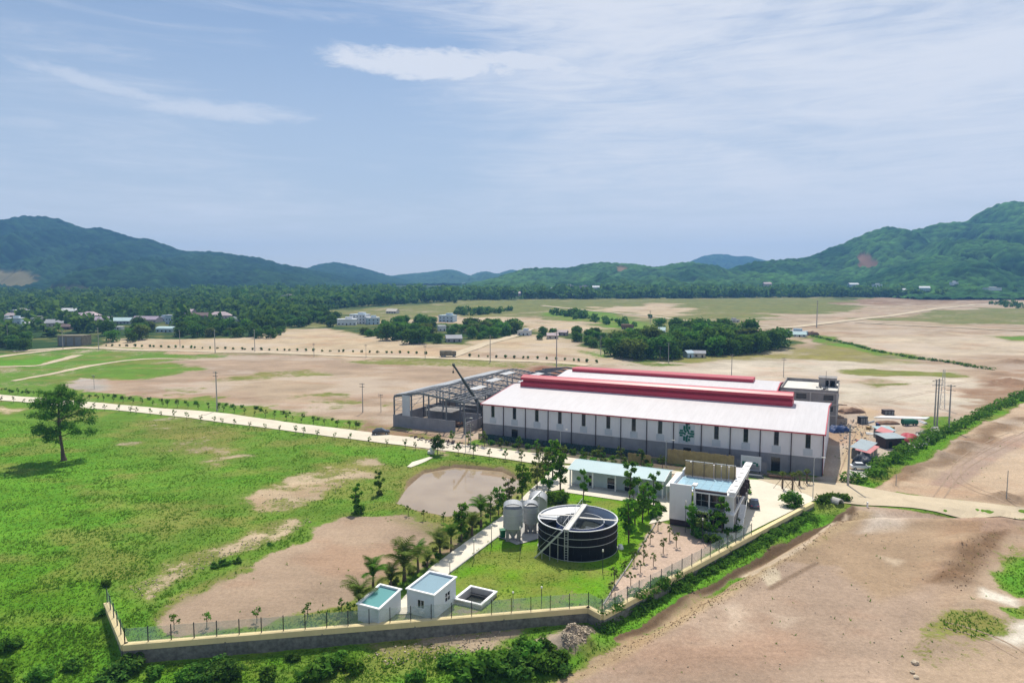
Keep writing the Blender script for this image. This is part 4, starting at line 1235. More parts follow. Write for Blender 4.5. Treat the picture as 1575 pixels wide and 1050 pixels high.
for h_ in VILLAGE + OTHER:
    x_, y_, z_ = hill_point(h_[0], h_[1]) if h_[1] < 458 else GT(h_[0], h_[1])
    if h_[1] < 458:
        z_ += 1.5
    w_ = h_[2] * mpp(y_) * 1.2
    HSPOT.append((x_, y_, z_, w_))
    CLEAR.append((x_, y_, w_))


def clear_of_houses(p):
    for hx, hy, w in CLEAR:
        dd = hy - p[1]
        if -w * 0.8 - 4 < dd < 46 + hy * 0.05 and abs(p[0] - hx * p[1] / hy) < w * 0.5 + 4.5:
            return False
    return True

# ------------------------------------------------------------------ vegetation
def leaf_cloud(rng, lobes, n, size, up=0.45, shell=0.45, stretch=1.0):
    L = np.array(lobes, float)
    w = L[:, 3] * L[:, 4] * L[:, 5]
    k = rng.choice(len(L), n, p=w / w.sum())
    d = rng.normal(size=(n, 3)); d /= np.linalg.norm(d, axis=1, keepdims=True)
    r = shell + (1 - shell) * rng.random(n) ** 0.6
    r *= 0.88 + 0.24 * rng.random(n)
    C = L[k, :3] + d * L[k, 3:6] * r[:, None]
    N = d * 0.6 + np.array((0, 0, up + 0.25)) + rng.normal(size=(n, 3)) * 0.55
    N /= np.linalg.norm(N, axis=1, keepdims=True)
    A = np.cross(N, rng.normal(size=(n, 3))); A /= np.linalg.norm(A, axis=1, keepdims=True)
    B = np.cross(N, A)
    s = size * (0.55 + 0.9 * rng.random(n))[:, None]
    a = A * s * stretch; b = B * s * 0.62
    V = np.stack([C - a, C - b * 0.9 + a * 0.1, C + a, C + b * 0.9 - a * 0.1], 1).reshape(-1, 3)
    F = np.arange(4 * n).reshape(n, 4)
    return V, F


def leaf_mesh(name, V, F, m):
    return npmesh(name, V, F, m)


class Kind:
    """first call builds the thing, later calls copy it with its parts"""
    def __init__(s, make):
        s.make = make
        s.root = None

    def put(s, loc, rz=0.0, sc=1.0, label=None, group=None, tilt=(0, 0)):
        if s.root is None:
            s.root = s.make()
            r = s.root
            r.location = loc
            r.rotation_euler = (tilt[0], tilt[1], rz)
            r.scale = (sc, sc, sc) if not hasattr(sc, '__len__') else sc
            if label: r['label'] = label
            if group: r['group'] = group
            return r
        return dup(s.root, loc, rz, sc, label, group, tilt)


def broad_tree(seed, h, r, n, size, m, name='broadleaf_tree', trunk=0.3, nl=7, cat='tree', flat=0.62):
    def make():
        rng = np.random.default_rng(seed)
        root = thing(name, 'tree', cat)
        lobes = []
        for k in range(nl):
            a = 2 * math.pi * k / nl + rng.random() * 0.9
            q = r * (0.25 + 0.42 * rng.random())
            z = h * (0.45 + 0.36 * rng.random())
            lr = r * (0.42 + 0.28 * rng.random())
            lobes.append((q * math.cos(a), q * math.sin(a), z, lr, lr, lr * flat * 1.25))
        lobes.append((0, 0, h * 0.74, r * 0.55, r * 0.55, h * 0.24))
        if name == 'broadleaf_tree':
            for k in range(4):
                a = k * 1.57 + rng.random()
                lobes.append((r * 0.55 * math.cos(a), r * 0.55 * math.sin(a), h * 0.24, r * 0.42, r * 0.42, h * 0.2))
        V, F = leaf_cloud(rng, lobes, n, size)
        V[:, 2] = np.maximum(V[:, 2], h * 0.02)
        link('crown', leaf_mesh('crown', V, F, m), root)
        t = MB()
        t.tube([(0, 0, -0.4), (0.02 * h, 0, h * 0.3), (0, 0.02 * h, h * 0.62)], [h * 0.028, h * 0.02, h * 0.012], 7)
        for lb in lobes[:5]:
            t.tube([(0, 0, h * 0.28), (lb[0] * 0.55, lb[1] * 0.55, lb[2] * 0.82), (lb[0], lb[1], lb[2])], [h * 0.014, h * 0.009, h * 0.004], 5)
        t.build('trunk', 'bark', root, fix=False)
        return root
    return Kind(make)


def bush(seed, r, h, n, size, m, name='shrub', cat='shrub'):
    def make():
        rng = np.random.default_rng(seed)
        root = thing(name, 'shrub', cat)
        lobes = []
        for k in range(9):
            a = rng.random() * 6.28
            q = r * 0.85 * rng.random() ** 0.6
            lr = r * (0.25 + 0.33 * rng.random())
            lobes.append((q * math.cos(a), q * math.sin(a), h * (0.18 + 0.52 * rng.random()), lr, lr, h * (0.2 + 0.2 * rng.random())))
        V, F = leaf_cloud(rng, lobes, n, size, 0.55, 0.2)
        V[:, 2] = np.maximum(V[:, 2], 0.0)
        link('foliage', leaf_mesh('foliage', V, F, m), root)
        t = MB()
        for k in range(4):
            a = k * 1.57 + 0.5
            t.tube([(0, 0, -0.2), (0.4 * r * math.cos(a), 0.4 * r * math.sin(a), h * 0.6)], [0.03 * h, 0.01 * h], 4)
        t.build('stem', 'bark', root, fix=False)
        return root
    return Kind(make)


def young_tree(seed, h, r, n, size, m, name='young_tree', forks=5, clear=0.3, stakes=False, cat='tree', nclump=8, shell=0.2):
    """slender tree: bare stem, upright limbs, separate leaf clumps"""
    def make():
        rng = np.random.default_rng(seed)
        root = thing(name, 'tree', cat)
        t = MB()
        lean = rng.normal(size=2) * 0.03 * h
        top = (lean[0], lean[1], h * 0.93)
        t.tube([(0, 0, -0.3), (lean[0] * 0.4, lean[1] * 0.4, h * 0.45), top], [h * 0.016 + 0.03, h * 0.012 + 0.02, 0.02], 6)
        lobes = []
        for k in range(nclump):
            z = h * (clear + (0.97 - clear) * (k + 0.5) / nclump)
            a = k * 2.4 + rng.random()
            q = r * (0.25 + 0.6 * rng.random()) * (1.15 - abs(z / h - 0.62))
            lr = r * (0.30 + 0.26 * rng.random())
            c = (lean[0] * z / h + q * math.cos(a), lean[1] * z / h + q * math.sin(a), z)
            lobes.append((*c, lr, lr, lr * 0.85))
            t.tube([(lean[0] * 0.6 * z / h, lean[1] * 0.6 * z / h, z - 0.16 * h), c], [0.02 + h * 0.004, 0.012], 4)
        V, F = leaf_cloud(rng, lobes, n, size, 0.4, shell)
        link('crown', leaf_mesh('crown', V, F, m), root)
        t.build('trunk', 'bark', root, fix=False)
        if stakes:
            for k in range(3):
                a = k * 2.094 + 0.4
                MB().tube([(0.9 * math.cos(a), 0.9 * math.sin(a), -0.1), (0.05 * math.cos(a), 0.05 * math.sin(a), h * 0.42)], 0.035, 4).build('stake', 'stake_wood', root, fix=False)
        return root
    return Kind(make)


def palm(seed, h, fr, nf, m, name='young_palm', lift=1.25):
    """short trunk with a fan of arching fronds, each frond a rib with leaflets"""
    def make():
        rng = np.random.default_rng(seed)
        root = thing(name, 'palm', 'palm tree')
        MB().tube([(0, 0, -0.3), (0, 0, h * 0.4), (0.05, 0, h)], [0.26, 0.19, 0.13], 8).build('trunk', 'bark', root, fix=False)
        for k in range(nf):
            a = k * 2.399 + rng.random() * 0.5
            el = lift * (0.55 + 0.6 * rng.random())
            L = fr * (0.75 + 0.4 * rng.random())
            pts = []
            x = z = 0.0
            e = el * 1.3
            ns = 9
            for i in range(ns + 1):
                pts.append(Vector((x * math.cos(a), x * math.sin(a), h + z)))
                x += L / ns * math.cos(e); z += L / ns * math.sin(e)
                e -= 0.17 + 0.1 * (i / ns)
            mb = MB()
            mb.tube(pts, [0.035 * (1 - i / (ns + 2)) for i in range(ns + 1)], 3, False)
            side = Vector((-math.sin(a), math.cos(a), 0))
            for i in range(1, ns + 1):
                for j in (0, 0.5):
                    p = pts[i - 1].lerp(pts[i], j)
                    ll = fr * 0.34 * math.sin(math.pi * min(0.98, (i + j) / (ns + 1.2))) + 0.12
                    d = (pts[i] - pts[i - 1]).normalized()
                    for sgn in (-1, 1):
                        q = p + side * sgn * ll * 0.8 + d * ll * 0.55 - Vector((0, 0, ll * 0.25))
                        wv = d * 0.09
                        mb.add([p - wv, p + wv, q], [(0, 1, 2)])
            mb.build('frond', m, root, fix=False)
        return root
    return Kind(make)


def bigtree():
    """the lone tall tree in the meadow: clear leaning stem, layered open crown"""
    x, y, z = GT(98, 708)
    rng = np.random.default_rng(4)
    root = thing('meadow_tree', 'tall lone tree with open layered crown standing in the green meadow', 'tree', (x, y, z))
    t = MB()
    st = [(0, 0, -0.5), (-0.2, 0, 3), (-0.55, 0.1, 6), (-0.75, 0, 9.5), (-0.6, 0.1, 13), (-0.5, 0, 16.5), (-0.3, 0, 18.2)]
    t.tube(st, [0.62, 0.36, 0.31, 0.26, 0.2, 0.11, 0.04], 9)
    t.tube([(0, 0, -0.4), (0.1, 0, 0.5), (-0.1, 0, 1.6)], [1.0, 0.6, 0.38], 9)
    lobes = []
    spec = [(5.6, 3.6, 3.4), (7.2, 6.6, 0.1), (7.4, 6.2, 2.9), (8.6, 5.0, 4.4), (9.2, 7.0, 1.2), (9.6, 6.8, 5.6), (10.6, 6.0, 2.2), (11.0, 7.2, 3.4), (11.6, 6.6, 0.4), (12.4, 6.2, 4.9),
            (12.8, 6.6, 2.6), (13.6, 5.6, 5.9), (13.8, 6.3, 0.9), (14.6, 5.3, 3.5), (15.2, 4.8, 2.0), (15.8, 4.4, 4.7), (16.4, 3.4, 0.2), (17.0, 2.8, 3.0), (17.8, 1.3, 1.2)]
    for zz, rr, a in spec:
        a += rng.normal() * 0.25
        b0 = (-0.7 + 0.02 * (zz - 9), 0, zz - 1.2)
        e = (-0.6 + rr * math.cos(a), rr * math.sin(a), zz + 0.5)
        mid = ((b0[0] + e[0]) / 2, (b0[1] + e[1]) / 2, zz + 0.1)
        t.tube([b0, mid, e], [0.13, 0.08, 0.03], 5)
        for f in (0.45, 0.75, 1.0):
            lr = (1.0 + 0.9 * rng.random()) * (0.8 + 0.35 * f)
            lobes.append((b0[0] + (e[0] - b0[0]) * f + rng.normal() * 0.5, b0[1] + (e[1] - b0[1]) * f + rng.normal() * 0.5, zz + 0.35 * f + rng.normal() * 0.3, lr, lr, lr * 0.72))
    for k in range(40):
        zz = 7 + 10 * rng.random(); a = rng.random() * 6.28; q = 5.2 * rng.random() ** 0.5 * (1.15 - abs(zz - 12) / 9)
        lr = 0.8 + 0.8 * rng.random()
        lobes.append((-0.6 + q * math.cos(a), q * math.sin(a), zz, lr, lr, lr * 0.8))
    V, F = leaf_cloud(rng, lobes, 13000, 0.25, 0.6, 0.1)
    link('crown', leaf_mesh('crown', V, F, 'leaf_mid'), root)
    t.build('trunk', 'bark', root, fix=False)


bigtree()

RNG = random.Random(7)
# ---- mid-distance clumps of trees, one by one
BROAD = [broad_tree(100 + k, 10.5, 6.2, 1000, 0.80, mm) for k, mm in enumerate(('leaf_dark', 'leaf_mid', 'leaf_dark', 'leaf_mid', 'leaf_bright', 'leaf_olive'))]


def in_poly(p, poly):
    inside = False
    n = len(poly)
    for i in range(n):
        (x1, y1), (x2, y2) = poly[i], poly[(i + 1) % n]
        if (y1 > p[1]) != (y2 > p[1]) and p[0] < x1 + (p[1] - y1) * (x2 - x1) / (y2 - y1):
            inside = not inside
    return inside


def clump(poly, n, label, group, weights, s0=0.75, s1=1.15, mind=5.0, seed=1):
    """spread n trees over a patch of ground (outline in photo pixels, at the trees' feet)"""
    R = random.Random(seed)
    W = [GT(*p)[:2] for p in poly]
    xs = [p[0] for p in W]; ys = [p[1] for p in W]
    got = []
    tries = 0
    while len(got) < n and tries < n * 60:
        tries += 1
        p = (R.uniform(min(xs), max(xs)), R.uniform(min(ys), max(ys)))
        if not in_poly(p, W) or not clear_of_houses(p) or any(math.dist(p, q) < mind for q in got):
            continue
        got.append(p)
    for p in got:
        s = R.uniform(s0, s1)
        k = R.choices(range(6), weights)[0]
        BROAD[k].put((p[0], p[1], hz(*p) - 0.2), R.uniform(0, 6.28), (s * R.uniform(0.9, 1.15), s * R.uniform(0.9, 1.15), s * R.uniform(0.85, 1.1)), label, group)


clump([(942, 547), (960, 552), (1050, 553), (1110, 548), (1165, 543), (1200, 535), (1238, 531), (1238, 524), (1160, 524), (1120, 520), (1060, 516), (1000, 520), (960, 528), (938, 538)], 92,
      'dark green broadleaf tree in the dense clump behind the factory halls', 'trees of the clump behind the halls', (5, 4, 4, 4, 2, 1), 0.65, 1.45, 6.3, 3)
clump([(868, 524), (890, 530), (930, 540), (938, 536), (930, 520), (900, 514), (878, 516)], 14,
      'dark green tree in the small stand left of the dense clump', 'trees of the small stand beside the clump', (4, 4, 3, 4, 1, 1), 0.55, 0.8, 6, 4)
clump([(815, 521), (850, 524), (852, 516), (830, 512)], 4, 'tree beside the small roofs at the end of the branch road', 'trees by the end of the branch road', (2, 3, 2, 3, 1, 1), 0.5, 0.75, 6, 5)
clump([(530, 512), (600, 524), (640, 531), (690, 532), (715, 526), (760, 520), (800, 518), (790, 506), (740, 504), (690, 502), (640, 497), (600, 502), (560, 504)], 80,
      'dark green tree in the wood left of the branch road', 'trees of the wood left of the branch road', (4, 4, 4, 4, 3, 2), 0.4, 1.15, 6.2, 6)
clump([(0, 543), (30, 541), (46, 536), (44, 520), (0, 522)], 12, 'dark tree in the clump at the left edge by the dirt track', 'trees at the left edge by the dirt track', (6, 2, 6, 2, 0, 0), 0.55, 0.8, 5, 7)
clump([(165, 526), (235, 528), (330, 520), (430, 522), (440, 505), (480, 500), (520, 505), (520, 492), (420, 494), (300, 500), (160, 508)], 90,
      'green tree at the near edge of the village wood', 'trees at the near edge of the village', (5, 4, 5, 4, 2, 2), 0.4, 1.1, 6.2, 8)
for px, py, s, lab in ((882, 486, 0.75, 'lone round dark tree in the pale field beside the valley road'), (1015, 507, 1.0, 'round dark tree standing at the back of the dense clump'), (790, 513, 0.85, 'single dull green tree right of the wood by the branch road'),
                       (1000, 489, 0.42, 'small dark tree standing at the near end of the pale valley road'), (700, 466, 0.6, 'single dark tree at the left end of the far field')):
    x, y, z = GT(px, py)
    BROAD[{'lone': 0, 'roun': 1, 'sing': 2, 'smal': 0}[lab[:4]]].put((x, y, z - 0.2), px, s, lab)


# ---- woods farther off that read as one mass
def far_wood(name, polys, n, label, seed, size0=7.0, per=34):
    rng = np.random.default_rng(seed)
    protos = []
    for k in range(5):
        lobes = [(0, 0, 0.55, 0.62, 0.62, 0.42), (0.35, 0.1, 0.5, 0.4, 0.4, 0.32), (-0.3, 0.25, 0.62, 0.42, 0.42, 0.34), (0.05, -0.35, 0.5, 0.42, 0.42, 0.34)]
        V, F = leaf_cloud(rng, lobes, per, 0.30, 0.6, 0.6)
        protos.append(V)
    pts = []
    for poly, share in polys:
        W = [GT(*p)[:2] for p in poly]
        xs = [p[0] for p in W]; ys = [p[1] for p in W]
        c = int(n * share); t = 0
        while c > 0 and t < 60 * n:
            t += 1
            p = (rng.uniform(min(xs), max(xs)), rng.uniform(min(ys), max(ys)))
            if in_poly(p, W) and clear_of_houses(p):
                pts.append(p); c -= 1
    pts = np.array(pts)
    Z = height(pts[:, 0], pts[:, 1], False)
    Vs = []
    for i, p in enumerate(pts):
        s = size0 * (0.45 + 1.0 * rng.random() ** 1.5)
        a = rng.random() * 6.28
        P = protos[i % 5]
        ca, sa = math.cos(a), math.sin(a)
        Vs.append(np.stack([p[0] + s * (P[:, 0] * ca - P[:, 1] * sa), p[1] + s * (P[:, 0] * sa + P[:, 1] * ca), Z[i] - 0.5 + s * (0.75 + 0.5 * ((i * 37) % 11) / 11) * P[:, 2] * 1.25], 1))
    V = np.concatenate(Vs)
    F = np.arange(len(V)).reshape(-1, 4)
    o = link(name, leaf_mesh(name, V, F, 'leaf_far'))
    return tag(o, label, 'woodland', kind='stuff')


far_wood('village_wood', [([(-260, 535), (0, 524), (160, 512), (420, 500), (520, 494), (470, 482), (560, 470), (640, 464), (640, 456), (400, 452), (-260, 455)], 1.0)], 4200,
         'green woodland spread between and behind the village houses', 31, 9.5)
far_wood('valley_wood', [([(300, 470), (480, 480), (560, 471), (700, 463), (860, 459), (860, 451), (300, 450)], 0.5), ([(860, 460), (1290, 457), (1500, 458), (1700, 453), (1700, 449), (1240, 449), (860, 451)], 0.8)], 2600,
         'belt of dark green woodland along the foot of the hills', 32, 12)
far_wood('hedge_line', [([(700, 483), (740, 478), (790, 477), (780, 481), (720, 486)], 0.3), ([(840, 482), (880, 480), (960, 497), (1000, 506), (940, 502)], 0.4), ([(1520, 468), (1600, 464), (1640, 470), (1560, 476)], 0.3)], 170,
         'low green hedges crossing the pale fields in the distance', 33, 5.0)

# ---- shrubs along the far road: many small dark tufts in two rows
TUFT = [bush(200 + k, 0.9, 1.7, 60, 0.45, mm, 'roadside_shrub') for k, mm in enumerate(('leaf_dark', 'leaf_mid', 'leaf_olive'))]


def along(line, n, px=True):
    P = [Vector(GT(*p)[:2]) for p in line]
    L = [0]
    for i in range(len(P) - 1):
        L.append(L[-1] + (P[i + 1] - P[i]).length)
    out = []
    for k in range(n):
        s = L[-1] * (k + 0.5 + (((k * 7919) % 13) / 13 - 0.5) * 0.55) / n
        i = max(j for j in range(len(P) - 1) if L[j] <= s)
        out.append(P[i].lerp(P[i + 1], (s - L[i]) / (L[i + 1] - L[i])))
    return out


for i, p in enumerate(along([(160, 532), (330, 536), (470, 539.5), (560, 542), (660, 545)], 44)):
    TUFT[RNG.choice((0, 0, 1, 2))].put((p.x + RNG.uniform(-.5, .5), p.y, hz(p.x, p.y)), RNG.uniform(0, 6), RNG.uniform(0.7, 1.15), '%s small dark shrub from the left in the row behind the far road' % nth(i + 1), 'shrubs in a row behind the far road')
for i, p in enumerate(along([(720, 548), (800, 551), (860, 553), (925, 558)], 16)):
    TUFT[RNG.choice((0, 0, 1))].put((p.x, p.y, hz(p.x, p.y)), RNG.uniform(0, 6), RNG.uniform(0.7, 1.15), '%s small dark shrub behind the far road, counted rightwards from the branch road' % nth(i + 1), 'shrubs behind the far road right of the branch road')

# ---- saplings on both sides of the main road
SAP = [young_tree(300 + k, 2.6, 0.75, 70, 0.20, mm, 'sapling', clear=0.45, nclump=5) for k, mm in enumerate(('leaf_dark', 'leaf_mid', 'leaf_olive'))]
SHR = [bush(320 + k, 0.8, 1.2, 110, 0.22, mm, 'roadside_shrub') for k, mm in enumerate(('leaf_mid', 'leaf_bright', 'leaf_olive'))]
for i, p in enumerate(along([(-20, 617), (100, 626), (200, 635), (400, 660), (560, 681), (660, 694)], 34)):
    SAP[RNG.choice((0, 1, 2))].put((p.x + RNG.uniform(-.4, .4), p.y, hz(p.x, p.y)), RNG.uniform(0, 6), RNG.uniform(0.7, 1.1), '%s thin sapling from the left on the meadow side of the main road' % nth(i + 1), 'saplings on the meadow side of the main road')
for i, p in enumerate(along([(0, 603), (130, 614), (330, 631), (560, 661)], 40)):
    SAP[RNG.choice((0, 0, 2))].put((p.x + RNG.uniform(-.4, .4), p.y, hz(p.x, p.y)), RNG.uniform(0, 6), RNG.uniform(0.65, 1.1), '%s small dark sapling from the left on the field side of the main road' % nth(i + 1), 'saplings on the field side of the main road')
for p in along([(0, 600), (130, 608), (230, 615), (330, 622), (450, 637), (555, 654)], 46):
    SHR[RNG.choice((0, 1, 2))].put((p.x + RNG.uniform(-1, 1), p.y + RNG.uniform(-2.0, 2.0), hz(p.x, p.y)), RNG.uniform(0, 6), RNG.uniform(0.6, 1.3), 'low leafy shrub in the green strip beyond the main road', 'shrubs in the green strip beyond the main road')
# in front of the long hall
FT = [young_tree(340 + k, 4.2, 1.0, 170, 0.26, mm, clear=0.4, nclump=6) for k, mm in enumerate(('leaf_olive', 'leaf_mid'))]
for i, p in enumerate(along([(690, 682), (830, 699), (1000, 719), (1030, 722)], 13)):
    FT[RNG.choice((0, 1))].put((p.x, p.y + 1.0, hz(p.x, p.y)), RNG.uniform(0, 6), RNG.uniform(0.7, 1.05), '%s young tree from the left in front of the long factory hall' % nth(i + 1), 'young trees in front of the factory hall')
for i, p in enumerate(along([(700, 697), (820, 713), (862, 718)], 7)):
    FT[RNG.choice((0, 1))].put((p.x, p.y - 0.5, hz(p.x, p.y)), RNG.uniform(0, 6), RNG.uniform(0.6, 0.9), '%s young tree from the left on the pond side of the road' % nth(i + 1), 'young trees on the pond side of the road')
for i, p in enumerate(along([(895, 709), (950, 714), (1010, 722)], 8)):
    SHR[RNG.choice((0, 2))].put((p.x, p.y, hz(p.x, p.y)), RNG.uniform(0, 6), RNG.uniform(1.0, 1.5), '%s low shrub from the left behind the pale blue roof' % nth(i + 1), 'shrubs behind the low building')
for p in along([(748, 684), (860, 697), (960, 709), (1025, 717)], 22):
    SHR[RNG.choice((0, 0, 2))].put((p.x + RNG.uniform(-1, 1), p.y + RNG.uniform(0.5, 2.5), hz(p.x, p.y)), RNG.uniform(0, 6), RNG.uniform(0.9, 1.7), 'dark shrub growing against the foot of the long hall', 'shrubs along the foot of the hall')

# ---- palms and young trees beside the garden path
PALM = [palm(400, 1.6, 3.6, 11, 'leaf_olive'), palm(401, 2.4, 3.2, 10, 'leaf_mid'), palm(402, 1.1, 3.0, 9, 'leaf_olive')]
YT = [young_tree(420, 6.2, 1.5, 620, 0.26, 'leaf_bright', clear=0.25, nclump=10), young_tree(421, 5.6, 1.3, 420, 0.25, 'leaf_olive', clear=0.25, nclump=9), young_tree(422, 5.4, 1.2, 520, 0.25, 'leaf_bright', clear=0.3, nclump=8)]
for i, (px, py, kd, s) in enumerate(((553, 940, 'P', 1.15), (574, 912, 'P', 1.1), (601, 903, 'P', 1.05), (622, 893, 'P', 1.45), (643, 879, 'P', 1.0), (657, 872, 'P', 0.9), (677, 857, 'P', 1.05),
                                     (694, 847, 'P', 1.0), (710, 833, 'T', 1.15), (726, 823, 'P', 1.1), (740, 810, 'P', 1.25), (754, 802, 'T', 1.0), (767, 792, 'T', 0.95), (784, 778, 'T', 1.1), (803, 768, 'T', 1.25))):
    x, y, z = GT(px, py)
    (PALM[i % 3] if kd == 'P' else YT[i % 2]).put((x, y, z), px * 0.7, s, '%s tree beside the garden path, counted from the small houses' % ORD[i], 'trees along the garden path')
GP = [bush(430 + k, 1.0, 1.4, 220, 0.24, mm, 'garden_shrub') for k, mm in enumerate(('leaf_olive', 'leaf_mid', 'leaf_bright'))]
R2 = random.Random(12)
for p in along([(580, 925), (640, 880), (700, 840), (760, 795), (800, 765)], 22):
    GP[R2.choice((0, 1, 0))].put((p.x + R2.uniform(-2.2, 0.2), p.y + R2.uniform(-1, 1), hz(p.x, p.y)), R2.uniform(0, 6), R2.uniform(0.4, 0.9), 'low scrubby plant under the trees by the garden path', 'scrub under the trees by the path')
for px, py, kd, s, lab in ((844, 762, 2, 1.25, 'bushy dark green tree between the silos and the low building'), (862, 754, 0, 1.45, 'tall slim tree at the left corner of the low building'),
                           (836, 745, 1, 1.45, 'tall loose tree at the pond end of the garden path'), (850, 735, 0, 1.5, 'tallest loose tree behind the silos near the road'), (826, 752, 1, 1.2, 'thin olive tree at the right bank of the pond'),
                           (897, 767, 2, 1.2, 'compact bright tree alone on the lawn before the low building'), (968, 766, 2, 1.5, 'tall bright tree in front of the right end of the low building'),
                           (967, 834, 0, 1.3, 'slender tree at the right edge of the lawn beside the tank'), (977, 814, 2, 1.35, 'tall full tree at the lawn edge behind the slender one'), (988, 803, 0, 1.2, 'third tree in the lawn edge row towards the low building'),
                           (997, 790, 2, 1.1, 'fourth tree in the lawn edge row towards the low building'), (1005, 776, 2, 1.3, 'tree closest to the white canopy at the lawn corner'),
                           (1111, 822, 2, 1.25, 'leafy bright tree before the glass front of the office'), (1064, 822, 0, 0.95, 'narrow tree beside the white slab wall of the office'), (1080, 826, 1, 0.9, 'thin tree in the middle of the office front garden'),
                           (1097, 828, 2, 0.95, 'bushy tree left of the leafy tree at the office front')):
    x, y, z = GT(px, py)
    YT[kd].put((x, y, z), px * 0.37, s, lab)
for px, py, s, lab in ((549, 787, 1.05, 'small tree with bushy base in the grass left of the pond'), (583, 759, 0.95, 'small bright tree near the left bank of the pond')):
    x, y, z = GT(px, py)
    YT[2].put((x, y, z), px, s, lab)
x, y, z = GT(549, 789)
GP[1].put((x, y, z), 0, 1.5, 'dark bush at the foot of the small tree left of the pond')
x, y, z = GT(583, 761)
GP[0].put((x, y, z), 0, 0.9, 'low bush at the foot of the tree near the pond bank')
x, y, z = GT(673, 699)
young_tree(440, 5.2, 2.0, 900, 0.26, 'leaf_dark', 'bonsai_tree', clear=0.35, nclump=9).put((x, y, z), 0, 1.0, 'dark spreading ornamental tree beside the road above the pond')
x, y, z = GT(857, 773)
bush(450, 2.5, 3.3, 1500, 0.24, 'leaf_bright', 'round_bush', 'bush').put((x, y, z), 0, 1.0, 'big round clipped bush behind the black tank')
x, y, z = GT(1216, 779)
bush(451, 2.9, 3.0, 1700, 0.24, 'leaf_mid', 'round_bush', 'bush').put((x, y, z), 0, 1.0, 'round dark bush island in the pale plaza by the wall')
# office front garden and the strip on its right
R3 = random.Random(15)
for px, py in ((1070, 826), (1086, 832), (1100, 836), (1118, 828), (1090, 822), (1124, 815), (1132, 800), (1138, 790), (1142, 778), (1146, 766), (1136, 808), (1128, 818), (1150, 757), (1075, 815), (1010, 790), (1014, 784), (1003, 796)):
    x, y, z = GT(px, py)
    GP[R3.choice((1, 1, 2))].put((x, y, z), R3.uniform(0, 6), R3.uniform(0.9, 1.6), 'green shrub in the planted strip around the office building', 'shrubs around the office building')
# thin saplings in the dirt court and along the fence
R4 = random.Random(16)
for px, py in ((990, 850), (1000, 835), (1012, 815), (975, 868), (985, 880), (960, 880), (1005, 870), (945, 900), (1020, 850), (1030, 830), (970, 900), (990, 865), (940, 915), (1040, 840)):
    x, y, z = GT(px, py)
    SAP[2].put((x, y, z), R4.uniform(0, 6), R4.uniform(0.7, 1.1), 'thin sparse sapling in the bare court right of the lawn', 'saplings in the bare court')
for i, (px, py) in enumerate(((268, 968), (318, 965), (395, 958), (473, 952), (526, 945), (540, 950))):
    x, y, z = GT(px, py)
    SAP[1].put((x, y, z), i, 0.85, '%s thin sapling from the left inside the fence by the bare earth' % ORD[i], 'saplings inside the fence')
for i, (px, py) in enumerate(((628, 792), (652, 799), (682, 803), (706, 801))):
    x, y, z = GT(px, py)
    SAP[2].put((x, y, z), i, 0.8, '%s small sapling from the left on the near pond bank' % ORD[i], 'saplings on the pond bank')

# ---- hedge bank beside the scrap yard: one long mass of foliage
def hedge(name, line, n, size, m, label, seed, hh=2.4, ww=2.4):
    rng = np.random.default_rng(seed)
    lobes = []
    for p in along(line, 46):
        for k in range(2):
            r = ww * (0.55 + 0.5 * rng.random())
            X, Y = p.x + rng.normal() * ww * 0.35, p.y + rng.normal() * ww * 0.35
            lobes.append((X, Y, hz(X, Y) + hh * (0.2 + 0.35 * rng.random()), r, r, hh * (0.4 + 0.4 * rng.random())))
    V, F = leaf_cloud(rng, lobes, n, size, 0.6, 0.6)
    o = link(name, leaf_mesh(name, V, F, m))
    return tag(o, label, 'hedge')


hedge('hedge', [(1316, 742), (1340, 728), (1365, 712), (1400, 692), (1450, 668), (1510, 640), (1580, 606), (1640, 580)], 9500, 0.42, 'leaf_mid', 'long thick green hedge bank running along the right side of the yard', 61)
hedge('bank_shrubbery', [(1262, 772), (1280, 768), (1303, 770)], 1500, 0.34, 'leaf_mid', 'dense low shrubbery at the end of the wall beside the dirt road', 62, 1.3, 1.3)
hedge('bank_hedge', [(1245, 517), (1300, 528), (1345, 540), (1400, 550), (1450, 556), (1525, 569)], 2200, 0.6, 'leaf_mid', 'thin green scrub line on the bank crossing the pale field', 63, 1.4, 2.0)

hedge('bank_growth', [(930, 962), (1000, 924), (1080, 882), (1160, 840), (1245, 794)], 13000, 0.22, 'leaf_mid', 'strip of rank green growth along the outer foot of the right wall', 64, 1.0, 1.4)
# ---- foreground scrub below the wall
FS = [bush(500 + k, 1.5, 1.9, 620, 0.23, mm, 'scrub_bush', 'bush') for k, mm in enumerate(('leaf_dark', 'leaf_mid', 'leaf_bright'))]
R5 = random.Random(21)
spots = [(195, 1035, 1.4, 0), (175, 1048, 1.3, 0), (240, 1040, 0.8, 1), (330, 1030, 1.0, 0), (350, 1040, 1.3, 0), (310, 1045, 1.1, 0), (285, 1048, 0.9, 1), (520, 1020, 0.9, 1), (505, 1035, 1.3, 1), (480, 1045, 1.2, 1),
         (695, 1025, 1.0, 0), (720, 1045, 1.5, 1), (755, 1040, 1.6, 1), (790, 1035, 1.5, 0), (815, 1015, 1.4, 1), (840, 1010, 1.3, 0), (805, 1000, 1.0, 1), (770, 1020, 1.1, 2), (860, 1020, 1.0, 1), (868, 1035, 0.8, 0),
         (540, 1030, 1.0, 2), (640, 1045, 0.8, 1), (450, 1015, 0.6, 0), (0, 1045, 1.3, 2), (60, 1048, 1.0, 1), (110, 1030, 0.8, 1), (15, 1000, 1.0, 1), (835, 1030, 1.3, 1), (745, 1018, 0.8, 1), (410, 1045, 0.9, 1)]
